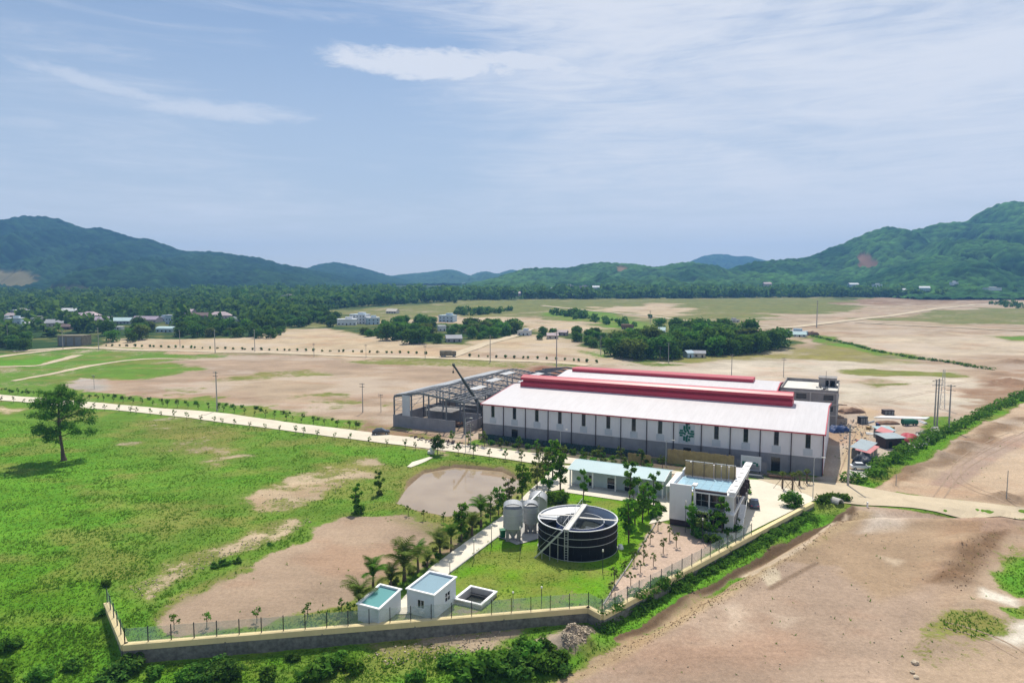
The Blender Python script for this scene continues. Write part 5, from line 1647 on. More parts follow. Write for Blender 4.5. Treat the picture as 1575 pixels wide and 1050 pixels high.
for i, (px, py, s, k) in enumerate(sorted(spots)):
    x, y, z = GT(px, py)
    FS[k].put((x, y, z - 0.1), R5.uniform(0, 6), s, '%s leafy bush from the left in the scrub below the boundary wall' % nth(i + 1), 'bushes below the boundary wall')
for i, (px, py, s, k) in enumerate(sorted(((165, 900, 0.8, 1), (158, 945, 0.8, 1), (330, 872, 0.7, 0), (345, 868, 0.8, 0), (365, 864, 0.7, 0), (415, 838, 0.5, 0)))):
    x, y, z = GT(px, py)
    FS[k].put((x, y, z - 0.2), R5.uniform(0, 6), s * 0.8, '%s low meadow bush from the left near the end of the wall' % nth(i + 1), 'bushes in the meadow by the wall')


# ---- grass tufts
def grass_tufts():
    rng = np.random.default_rng(77)
    n = 150000
    y = 70 + 150 * rng.random(n) ** 1.35
    x = (rng.random(n) * 2 - 1) * (0.80 * y + 4)
    _, _, g = ground_zones(x, y)
    pd = sdf(POND, x, y)
    # keep off the paved sheets
    keep = ((g + (rng.random(n) - 0.5) * 0.6 > 0.78) | (rng.random(n) < 0.004)) & (pd < -0.5)
    for poly in PAVED:
        keep &= sdf(poly, x, y) < 0.3
    for (cx_, cy_, r) in ROUND_KEEP:
        keep &= (x - cx_) ** 2 + (y - cy_) ** 2 > r * r
    sw = np.interp(x, _wx, _wy) - y
    keep &= (sw < -0.7) | (sw > 0.75) | (x < _wx[0]) | (x > _wx[-1])
    x = x[keep]; y = y[keep]; g = g[keep]
    z = height(x, y)
    n = len(x)
    lawn = np.zeros(n, bool)
    lp = [G(*p) for p in ((690, 890), (780, 815), (850, 755), (1020, 778), (930, 915), (700, 950))]
    lawn = sdf(lp, x, y) > 0
    hgt = (0.08 + 0.16 * rng.random(n) ** 2 + 0.14 * (fbm(x / 5, y / 5, 3, 5) > 0.60)) * np.where(lawn, 0.4, 1.0)
    V = []
    for k in range(3):
        a = rng.random(n) * 6.28
        w = 0.05 + 0.07 * rng.random(n)
        ln = hgt * (0.6 + 1.0 * rng.random(n))
        ox = (rng.random(n) - 0.5) * 0.22; oy = (rng.random(n) - 0.5) * 0.22
        ca, sa = np.cos(a), np.sin(a)
        b1 = np.stack([x + ox - sa * w, y + oy + ca * w, z - 0.03], 1)
        b2 = np.stack([x + ox + sa * w, y + oy - ca * w, z - 0.03], 1)
        tp = np.stack([x + ox + ca * ln, y + oy + sa * ln, z + hgt], 1)
        V.append(np.stack([b1, b2, tp], 1).reshape(-1, 3))
    V = np.concatenate(V)
    F = np.arange(len(V)).reshape(-1, 3)
    tag(link('grass', npmesh('grass', V, F, 'grass_blade')), 'short green grass growing over the meadow, the lawn and the banks', 'grass', kind='stuff')


PAVED = [[G(*p) for p in q] for q in (
    [(-160, 595), (0, 605), (330, 632), (690, 679), (1140, 734), (1152, 744), (860, 714), (690, 696), (560, 680), (400, 659), (200, 635), (-160, 606)],
    [(1128, 734), (1165, 736), (1300, 748), (1262, 771), (1112, 840), (1104, 848), (1118, 800), (1136, 768)],
    [(598, 947), (661, 874), (773, 793), (838, 733), (850, 714), (885, 714), (880, 746), (1016, 765), (1034, 738), (1040, 742), (1029, 808), (998, 808), (1016, 779), (868, 757), (846, 756), (776, 818), (692, 881), (628, 947)],
    [(1165, 735), (1300, 742), (1400, 760), (1700, 792), (1700, 814), (1580, 803), (1400, 783), (1310, 777), (1262, 773), (1240, 760)],
    [(764, 826), (790, 801), (838, 803), (838, 828), (795, 840)],
    [(1029, 806), (1035, 740), (1160, 710), (1128, 820)],
    [(552, 962), (552, 920), (700, 880), (747, 915), (725, 934), (668, 954)],
    [(626, 720), (634, 709), (668, 701), (650, 714), (632, 721)])]
ROUND_KEEP = [(11.2, 113.7, 7.0)]
grass_tufts()

# ------------------------------------------------------------------ buildings
TH = -0.4629559                       # the compound's buildings share one direction
CU = (math.cos(TH), math.sin(TH))
CV = (-CU[1], CU[0])


def at_local(o, u, v):
    return o[0] + CU[0] * u + CV[0] * v, o[1] + CU[1] * u + CV[1] * v


def to_local(o, p):
    dx, dy = p[0] - o[0], p[1] - o[1]
    return dx * CU[0] + dy * CU[1], dx * CV[0] + dy * CV[1]


HA = G(742, 672)


def wall_with_holes(mb, x0, x1, z0, z1, y, th, holes):
    """wall slab in the xz plane (front face at y) with rectangular openings"""
    xs = sorted({x0, x1, *[h[0] for h in holes], *[h[1] for h in holes]})
    zs = sorted({z0, z1, *[h[2] for h in holes], *[h[3] for h in holes]})
    for i in range(len(xs) - 1):
        for j in range(len(zs) - 1):
            cx_, cz_ = (xs[i] + xs[i + 1]) / 2, (zs[j] + zs[j + 1]) / 2
            if any(h[0] < cx_ < h[1] and h[2] < cz_ < h[3] for h in holes):
                continue
            mb.box(xs[i], xs[i + 1], y, y + th, zs[j], zs[j + 1])
    return mb


def roof_profile(y0, y1, yr, ze, zr, th=0.25):
    top = [(y0, ze)]
    for k in range(1, 5):
        t = k / 5
        top.append((y0 + (yr - y0) * t, ze + (zr - ze) * t))
    top += [(yr - 2.0, zr - (zr - ze) * 2.0 / (yr - y0) + 0.02), (yr - 0.8, zr - 0.12), (yr, zr - 0.08), (yr + 0.8, zr - 0.12), (yr + 2.0, zr - (zr - ze) * 2.0 / (y1 - yr) + 0.02)]
    top.append((y1, ze))
    return top + [(p[0], p[1] - th) for p in reversed(top)]


def monitor(root, x0, x1, yr, zr, tiers=2):
    low = [(yr - 2.6, zr - 0.45), (yr - 2.75, zr + 0.75), (yr - 2.35, zr + 1.05), (yr + 2.35, zr + 1.05), (yr + 2.75, zr + 0.75), (yr + 2.6, zr - 0.45)]
    a = MB().extx(low, x0, x1).build('ridge_monitor', 'red_metal', root)
    if tiers > 1:
        MB().extx([(yr - 1.3, zr + 1.05), (yr - 1.3, zr + 1.7), (yr + 1.3, zr + 1.7), (yr + 1.3, zr + 1.05)], x0 + 0.3, x1 - 0.3).build('throat', 'red_metal', a)
        MB().extx([(yr - 1.3, zr + 1.7), (yr - 2.15, zr + 1.75), (yr - 2.3, zr + 2.45), (yr - 1.2, zr + 3.0), (yr, zr + 3.12), (yr + 1.2, zr + 3.0), (yr + 2.3, zr + 2.45), (yr + 2.15, zr + 1.75), (yr + 1.3, zr + 1.7)], x0 - 0.05, x1 + 0.05).build('cap', 'red_metal', a)
    return a


def factory():
    L = 90.85
    root = thing('factory_hall', 'long white factory hall with green emblem and red ridge ventilator', 'factory', (HA[0], HA[1], 0.0), TH)
    D, EZ, RZ, YR = 46.0, 10.0, 13.0, 21.5
    nb = 13
    bw = L / nb
    for i in range(nb):
        x0, x1 = i * bw, (i + 1) * bw
        wx = x0 + bw * (0.50 if i < 9 else 0.52)
        hole = (wx - 0.52, wx + 0.52, 6.25, 9.55)
        low = 4.2
        wall_with_holes(MB(), x0 + 0.01, x1 - 0.01, low, EZ - 0.05, 0, 0.25, [hole]).build('wall_panel', 'cladding', root)
        door = []
        if i in (1, 8, 11):
            door = [(wx - 1.0, wx + 1.0, -0.6, 3.3)]
        wall_with_holes(MB(), x0 + 0.01, x1 - 0.01, -0.6, low - 0.02, 0.05, 0.25, door).build('block_wall', 'block_wall', root)
        if door:
            MB().box(wx - 1.0, wx + 1.0, 0.2, 0.26, -0.5, 3.3).build('door', 'dark_glass', root)
        w = MB().box(wx - 0.52, wx + 0.52, 0.16, 0.20, 6.25, 9.55).build('window', 'dark_glass', root)
        for z in (7.3, 8.4):
            MB().box(wx - 0.52, wx + 0.52, 0.08, 0.16, z - 0.04, z + 0.04).build('mullion', 'dark_trim', w)
        fr_ = MB()
        fr_.box(wx - 0.60, wx - 0.52, -0.05, 0.12, 6.17, 9.62).box(wx + 0.52, wx + 0.60, -0.05, 0.12, 6.17, 9.62)
        fr_.box(wx - 0.52, wx + 0.52, -0.05, 0.12, 9.56, 9.62).box(wx - 0.52, wx + 0.52, -0.08, 0.12, 6.17, 6.245)
        fr_.build('frame', 'galvanised', w)
        MB().box(wx - 0.95, wx + 1.05, -0.07, -0.002, 4.5, 6.1).build('louvre', 'louvre_panel', root)
    for i in range(nb + 1):
        x = min(max(i * bw, 0.1), L - 0.1)
        MB().box(x - 0.09, x + 0.09, -0.22, -0.012, 0.0, EZ - 0.25).build('downpipe', 'dark_trim', root)
    MB().extx([(-0.55, EZ - 0.32), (-0.55, EZ - 0.02), (-0.32, EZ - 0.02), (-0.32, EZ - 0.32)], -0.4, L + 0.4).build('gutter', 'red_metal', root)
    # gables
    for x, s in ((0.0, 1), (L - 0.25, 1)):
        prof = [(0.3, -0.6), (D, -0.6), (D, EZ - 0.1), (YR, RZ - 0.4), (0.3, EZ - 0.1)]
        MB().extx(prof, x, x + 0.25).build('gable_wall', 'cladding', root)
    for x in (-0.42, L + 0.20):
        t = [(p[0], p[1] + 0.03) for p in roof_profile(-0.5, D, YR, EZ, RZ, 0.4)]
        MB().extx(t, x, x + 0.22).build('verge_trim', 'red_metal', root)
    MB().box(L - 0.02, L + 0.06, -0.05, 0.30, 0.2, EZ - 0.2).build('corner_trim', 'red_metal', root)
    MB().extx(roof_profile(-0.5, D, YR, EZ, RZ), -0.19, L + 0.19).build('roof', 'white_roof', root)
    monitor(root, 3.2, 82.5, YR, RZ)
    # back wall
    MB().box(0, L, D - 0.25, D, -0.6, EZ - 0.3).build('back_wall', 'cladding', root)
    # emblem: a green cross woven of eight bands on a pale board
    em = MB().box(57.2, 61.2, -0.10, -0.012, 4.45, 9.2).build('emblem', 'louvre_panel', root)
    cx_, cz_ = 59.25, 7.05

    def band(pts, w):
        mb = MB()
        for a, b in zip(pts[:-1], pts[1:]):
            mb.bar((cx_ + a[0], -0.15, cz_ + a[1]), (cx_ + b[0], -0.15, cz_ + b[1]), 0.08, w)
        return mb
    for pts, w in (([(-0.62, 1.9), (-0.62, 0.75), (-0.1, 0.25)], 0.52), ([(0.0, 2.15), (0.0, 1.0), (0.52, 0.5)], 0.52), ([(0.62, 1.9), (0.62, 1.1)], 0.52),
                   ([(-1.75, 0.62), (-0.95, 0.62)], 0.5), ([(-1.9, 0.0), (-0.7, 0.0), (-0.3, -0.35)], 0.5), ([(-1.75, -0.62), (-1.0, -0.62)], 0.5),
                   ([(1.75, 0.62), (0.95, 0.62)], 0.5), ([(1.9, 0.0), (0.7, 0.0), (0.3, 0.3)], 0.5), ([(1.75, -0.62), (0.98, -0.62), (0.6, -1.0)], 0.5),
                   ([(0.62, -1.9), (0.62, -1.3)], 0.52), ([(0.0, -2.15), (0.0, -0.85), (0.35, -0.5)], 0.52), ([(-0.62, -1.9), (-0.62, -0.75)], 0.52)):
        band(pts, w).build('emblem_band', 'emblem_green', em)
    # second hall behind
    o2 = at_local(HA, 0.0, 46.3)
    r2 = thing('factory_hall', 'second white factory hall behind the long one with a pinkish red ridge ventilator', 'factory', (o2[0], o2[1], 0), TH)
    L2, D2, Y2 = 75.0, 42.0, 21.0
    MB().extx(roof_profile(0.0, D2, Y2, 9.8, 12.3), -0.2, L2 + 0.1).build('roof', 'white_roof', r2)
    for x in (0.0, L2 - 0.25):
        MB().extx([(0.1, -0.6), (D2, -0.6), (D2, 9.6), (Y2, 11.9), (0.1, 9.6)], x, x + 0.25).build('gable_wall', 'cladding', r2)
    MB().extx([(p[0], p[1] + 0.04) for p in roof_profile(0.0, D2, Y2, 9.8, 12.3, 0.5)], L2 + 0.12, L2 + 0.45).build('verge_trim', 'red_metal', r2)
    MB().box(0, L2, D2 - 0.25, D2, -0.6, 9.5).build('back_wall', 'cladding', r2)
    monitor(r2, 2.6, 67.0, Y2, 12.3, 1)
    # board fence, shade netting, yard wall before the hall
    fr = thing('shade_fence', 'low dark green shade netting on posts along the foot of the hall', 'fence', (*at_local(HA, 0.5, -3.2), 0), TH)
    z0 = 0.0
    for i in range(23):
        x = i * 2.2
        MB().box(x - 0.04, x + 0.04, -0.04, 0.04, -0.5, 2.0).build('post', 'post_dark', fr)
        if i < 22:
            MB().box(x + 0.05, x + 2.15, -0.006, 0.006, 0.15, 1.9).build('net_panel', 'shade_net', fr)
    bo = at_local(HA, 55.5, -4.5)
    fb = thing('board_fence', 'tall brown bamboo board screen standing before the hall behind the office', 'fence', (bo[0], bo[1], 0), TH)
    Rb = random.Random(3)
    for i in range(52):
        h = 3.6 + Rb.uniform(-0.15, 0.15)
        MB().box(i * 0.31, i * 0.31 + 0.27, Rb.uniform(-0.04, 0.04), 0.08, 0.0, h).build('board', 'bamboo', fb)
    for z in (0.9, 3.0):
        MB().box(-0.1, 16.2, 0.10, 0.20, z, z + 0.12).build('rail', 'timber', fb)
    fb2 = thing('board_fence', 'short brown bamboo screen at the right end of the low building', 'fence', (*at_local(HA, 46.3, -7.8), 0), TH)
    for i in range(19):
        MB().box(i * 0.31, i * 0.31 + 0.27, Rb.uniform(-0.04, 0.04), 0.08, 0.0, 2.3 + Rb.uniform(-0.1, 0.1)).build('board', 'bamboo', fb2)
    for z in (0.5, 1.8):
        MB().box(-0.1, 6.0, 0.10, 0.18, z, z + 0.1).build('rail', 'timber', fb2)
    # yard screen with stacked steel at the right end
    ys = thing('yard_screen', 'dark metal yard wall in front of the right end of the hall', 'wall', (*at_local(HA, 67.0, -3.4), 0), TH)
    for i in range(10):
        MB().box(i * 1.2, i * 1.2 + 1.17, 0, 0.06, -0.2, 2.6).build('panel', 'block_wall', ys)
    ys2 = thing('billboard', 'pale printed construction board on posts before the right end of the hall', 'board', (*at_local(HA, 73.2, -5.2), 0), TH)
    MB().box(0, 4.6, 0, 0.08, 0.8, 4.2).build('board', 'louvre_panel', ys2)
    for x in (0.3, 4.3):
        MB().box(x - 0.06, x + 0.06, 0.09, 0.2, -0.3, 4.1).build('post', 'post_dark', ys2)
    MB().box(0.3, 4.3, -0.02, -0.004, 1.0, 2.2).build('print_band', 'block_wall', ys2)
    bl = MB()
    for k in range(7):
        bl.obox((0.6 + k * 0.52, -0.03, 2.45 + 0.25 * math.sin(k * 1.7)), (0.46, 0.02, 0.5 + 0.3 * math.cos(k * 2.1)))
    bl.build('print_buildings', 'emblem_green', ys2)
    for i, (u, v, n_) in enumerate(((73.0, -8.5, 9), (79.5, -6.5, 7))):
        st = thing('steel_stack', ['low stack of dark steel beams lying before the construction board', 'low stack of reddish steel beams near the hall corner'][i], 'steel beams', (*at_local(HA, u, v), hz(*at_local(HA, u, v))), TH + 0.05)
        for k in range(n_):
            MB().box(Rb.uniform(-0.3, 0.3), 5.5 + Rb.uniform(-0.5, 0.5), (k % 5) * 0.42, (k % 5) * 0.42 + 0.25, 0.05 + (k // 5) * 0.3, 0.33 + (k // 5) * 0.3).build('beam', 'rust' if i else 'steel_blue', st)


factory()


def frame_hall():
    """steel skeleton of a further hall, block walls begun, part of the left slope sheeted"""
    K = G(605, 655)
    root = thing('steel_frame_hall', 'unfinished steel frame hall with grey block walls left of the factory', 'building', (K[0], K[1], 0), TH)
    W, EZ, AZ = 26.0, 9.6, 11.3
    nf = 9
    dy = 8.2
    ap = 10.0
    Rk = random.Random(5)
    for j in range(nf):
        y = j * dy + 0.3
        for x in (0.25, 6.8, ap + 3.2, 19.5, W - 0.25):
            if j > 0 and x not in (0.25, W - 0.25) and (j + int(x)) % 2:
                continue
            zt = EZ + (AZ - EZ) * (x / ap if x < ap else (W - x) / (W - ap))
            if j > 5 and x == W - 0.25:
                zt = EZ - 1
            MB().box(x - 0.2, x + 0.2, y - 0.15, y + 0.15, -0.5, zt - 0.3).build('column', 'steel_blue', root)
        pts = [(0.2, EZ), (ap, AZ), (W - 0.2, EZ)]
        for k in range(2):
            a, b = pts[k], pts[k + 1]
            MB().bar((a[0], y, a[1] - 0.2), (b[0], y, b[1] - 0.2), 0.26, 0.62).build('rafter', 'steel_blue', root)
    for j in range(nf - 1):
        y = (j + 0.5) * dy + 0.3
        for (a, b) in (((0.2, EZ), (ap, AZ)), ((ap, AZ), (W - 0.2, EZ))):
            t_ = MB().bar((a[0], y, a[1] - 0.1), (b[0], y, b[1] - 0.1), 0.12, 0.14).build('truss', 'zinc_sheet', root)
            MB().bar((a[0], y, a[1] - 1.1), (b[0], y, b[1] - 1.1), 0.10, 0.12).build('bottom_chord', 'zinc_sheet', t_)
            n_ = 6
            for k in range(n_):
                u0, u1 = k / n_, (k + 0.5) / n_
                p0 = (a[0] + (b[0] - a[0]) * u0, y, a[1] + (b[1] - a[1]) * u0 - 1.1)
                p1 = (a[0] + (b[0] - a[0]) * u1, y, a[1] + (b[1] - a[1]) * u1 - 0.1)
                p2 = (a[0] + (b[0] - a[0]) * (k + 1) / n_, y, a[1] + (b[1] - a[1]) * (k + 1) / n_ - 1.1)
                MB().bar(p0, p1, 0.08).bar(p1, p2, 0.08).build('web_bar', 'zinc_sheet', t_)
    for x in (0.25, W - 0.25):
        MB().box(x - 0.12, x + 0.12, 0.3, (nf - 1) * dy + 0.3, EZ - 0.05, EZ + 0.18).build('eave_beam', 'steel_blue', root)
    for k in range(15):
        x = 0.9 + k * 1.72
        zt = EZ + (AZ - EZ) * (x / ap if x < ap else (W - x) / (W - ap)) + 0.22
        y1 = (nf - 1) * dy if k < 11 else 5 * dy
        MB().box(x - 0.07, x + 0.07, 0.3, y1, zt - 0.1, zt + 0.1).build('purlin', 'zinc_sheet', root)
    # sheeted bays on the left slope
    for j in range(nf - 1):
        for k in range(5):
            if (j in (2, 3, 4, 5, 6, 7) or k < 2) and not (j == 3 and k > 3):
                x0, x1 = 0.0 + k * 2.0, 1.97 + k * 2.0
                za, zb = EZ + (AZ - EZ) * x0 / ap + 0.36, EZ + (AZ - EZ) * x1 / ap + 0.36
                if k < (5 if j in (2, 5, 6) else 3):
                    y0, y1 = j * dy + 0.32, (j + 1) * dy + 0.28
                    MB().add([(x0, y0, za), (x1, y0, zb), (x1, y1, zb), (x0, y1, za), (x0, y0, za - 0.05), (x1, y0, zb - 0.05), (x1, y1, zb - 0.05), (x0, y1, za - 0.05)],
                             [(0, 1, 2, 3), (7, 6, 5, 4), (0, 4, 5, 1), (1, 5, 6, 2), (2, 6, 7, 3), (3, 7, 4, 0)]).build('roof_sheet', 'zinc_sheet', root)
    for j in range(nf - 1):
        for k in range(5):
            if (j * 5 + k * 3) % 7 == 2 and j > 1:
                x0 = 12.0 + k * 2.8; x1 = x0 + 2.7
                za, zb = EZ + (AZ - EZ) * (W - x0) / (W - ap) + 0.36, EZ + (AZ - EZ) * (W - x1) / (W - ap) + 0.36
                y0, y1 = j * dy + 0.32, (j + 1) * dy + 0.28
                MB().add([(x0, y0, za), (x1, y0, zb), (x1, y1, zb), (x0, y1, za), (x0, y0, za - 0.05), (x1, y0, zb - 0.05), (x1, y1, zb - 0.05), (x0, y1, za - 0.05)],
                         [(0, 1, 2, 3), (7, 6, 5, 4), (0, 4, 5, 1), (1, 5, 6, 2), (2, 6, 7, 3), (3, 7, 4, 0)]).build('roof_sheet', 'zinc_sheet', root)
    for j in range(1, nf):
        MB().box(6.5, W - 0.6, j * dy - 0.1, j * dy + 0.1, 5.9, 6.2).build('tie_beam', 'steel_blue', root)
    for k, (a, b, c, d_) in enumerate(((8, 18, 6, 15), (13, 25, 18, 30), (4, 16, 30, 44))):
        MB().box(a, b, c, d_, 4.6 + 0.3 * k, 4.85 + 0.3 * k).build('mezzanine', 'grey_concrete', root)
    for k in range(14):
        a, b = Rk.uniform(2, W - 3), Rk.uniform(3, 55)
        MB().obox((a, b, Rk.uniform(0.5, 1.2)), (Rk.uniform(1, 4), Rk.uniform(0.8, 2.5), Rk.uniform(0.6, 1.8)), Rk.uniform(0, 3)).build('stacked_material', ('galvanised', 'steel_blue', 'zinc_sheet', 'rust')[k % 4], root)
    for k in range(10):
        MB().bar((ap + 0.5, k * 6 + 1, AZ + 0.1), (W - 1, k * 6 + 4.5, EZ + 0.3), 0.07).build('roof_brace', 'zinc_sheet', root)
    # block walls
    MB().box(0, 22.8, -0.1, 0.15, -0.6, 3.7).build('front_wall', 'block_wall', root)
    MB().box(-0.12, 0.12, 0.2, (nf - 1) * dy, -0.6, 3.4).build('side_wall', 'block_wall', root)
    MB().box(3.6, 6.4, -0.12, 0.12, 3.72, EZ + 0.5).build('tall_panel', 'louvre_panel', root)
    MB().box(5.8, W - 0.5, dy * 1.3, dy * 1.3 + 0.25, -0.5, 4.2).build('cross_wall', 'block_wall', root)
    MB().box(10.0, W - 0.5, dy * 2.6, dy * 2.6 + 0.25, -0.5, 5.6).build('cross_wall', 'block_wall', root)
    MB().box(W - 0.4, W - 0.15, 1.0, dy * 3, -0.5, 3.2).build('side_wall', 'block_wall', root)
    MB().box(15, W - 1, dy * 4.2, dy * 4.2 + 0.25, -0.5, 7.4).build('cross_wall', 'galvanised', root)
    for k in range(5):
        MB().bar((0.0, 0.4 + k * dy * 1.2, 4.2), (0.0, 0.4 + (k + 1) * dy * 1.2, 8.8), 0.09).build('brace', 'steel_blue', root)
    for z in (5.2, 6.7, 8.2):
        MB().box(0.1, 3.6, -0.06, 0.06, z, z + 0.12).build('girt', 'zinc_sheet', root)
        MB().box(-0.08, 0.04, 0.3, dy * 4, z, z + 0.12).build('girt', 'zinc_sheet', root)
    MB().box(12.5, 12.62, -0.12, 0.0, 3.7, 8.0).build('scaffold_pole', 'galvanised', root)
    # rear part, half collapsed roof skeleton
    o = at_local(K, 12.0, 68.0)
    r2 = thing('steel_frame_bay', 'rear steel skeleton bay with sagging rafters behind the unfinished hall', 'building', (*o, 0), TH)
    for j in range(4):
        y = j * 7.0
        for x in (0, 11, 22):
            MB().box(x - 0.2, x + 0.2, y - 0.15, y + 0.15, -0.5, 8.6 - j * 0.2).build('column', 'steel_blue', r2)
        MB().bar((-0.2, y, 8.6), (11, y, 10.0), 0.26, 0.6).build('rafter', 'steel_blue', r2)
        MB().bar((11, y, 10.0), (22.2, y, 8.5), 0.26, 0.6).build('rafter', 'steel_blue', r2)
    for k in range(6):
        MB().box(1 + k * 4 - 0.06, 1 + k * 4 + 0.06, 0, 21, 9.3 - abs(k - 2.5) * 0.3, 9.45 - abs(k - 2.5) * 0.3).build('purlin', 'zinc_sheet', r2)
    MB().box(-0.1, 22.2, 21.1, 21.3, -0.5, 4.0).build('back_wall', 'block_wall', r2)
    # retaining wall behind
    o = at_local(K, 34.0, 74.0)
    w = thing('retaining_wall', 'dark grey retaining wall round the earth pit behind the halls', 'wall', (*o, 0), TH)
    MB().box(-2, 34, 24, 24.6, -0.5, 3.4).build('long_wall', 'grey_concrete', w)
    MB().box(-2.6, -2, 0, 24, -0.5, 3.2).build('short_wall', 'grey_concrete', w)
    MB().box(-2.7, 34.1, 23.9, 24.7, 3.42, 3.62).build('coping', 'concrete', w)


frame_hall()


def wheel(root, c, r=0.5, w=0.3, axis='y'):
    mb = MB()
    a = Vector((0, w / 2, 0)) if axis == 'y' else Vector((w / 2, 0, 0))
    mb.tube([Vector(c) - a, Vector(c) + a], r, 14)
    o = mb.build('wheel', 'tyre', root)
    mb = MB()
    b = a * 1.06
    mb.tube([Vector(c) - b, Vector(c) + b], r * 0.55, 10).build('rim', 'galvanised', o)
    return o


def crane():
    x, y, z = GT(733, 655)
    p = Vector(at_local(HA, -4.0, 13))
    root = thing('mobile_crane', 'dark mobile crane with raised boom beside the unfinished steel hall', 'crane', (p.x, p.y, 0.0), TH + math.pi / 2)
    MB().box(-4.5, 4.5, -1.25, 1.25, 0.8, 1.5).build('chassis', 'crane_dark', root)
    c = MB().extx([(-1.2, 1.5), (-1.2, 2.6), (-0.9, 3.1), (1.2, 3.1), (1.2, 1.5)], 2.9, 4.6).build('cab', 'crane_yellow', root)
    MB().box(4.55, 4.64, -0.95, 0.95, 2.2, 2.95).build('windscreen', 'car_glass', c)
    MB().box(-2.6, 0.8, -1.15, 1.15, 1.52, 2.5).build('turntable', 'crane_yellow', root)
    for px in (-3.4, -2.0, 1.6, 3.4):
        for s in (-1, 1):
            wheel(root, (px, s * 1.1, 0.55), 0.55, 0.4)
    # the boom leans to the left and back over the steel frame
    base = Vector((-1.2, 0, 2.4))
    tip = base + Matrix.Rotation(-(TH + math.pi / 2), 3, 'Z') @ Vector((-11.5, 4.0, 17.0))
    d = (tip - base)
    MB().bar(base, base + d * 0.48, 0.75, 0.85).build('boom', 'crane_dark', root)
    MB().bar(base + d * 0.45, base + d * 0.75, 0.58, 0.66).build('boom', 'crane_dark', root)
    MB().bar(base + d * 0.72, tip, 0.42, 0.5).build('boom', 'crane_dark', root)
    hd = tip + Vector((0.3, 0.2, 0.15))
    MB().bar(tip - d.normalized() * 0.3, hd, 0.7, 0.7).build('boom_head', 'crane_dark', root)
    MB().tube([hd, hd - Vector((0, 0, 2.2))], 0.06, 4).build('hoist_rope', 'post_dark', root)
    MB().obox(hd - Vector((0, 0, 2.5)), (0.4, 0.4, 0.7)).build('hook_block', 'crane_dark', root)
    MB().bar((0.4, 0, 2.0), base + d * 0.3, 0.3).build('lift_ram', 'galvanised', root)


crane()


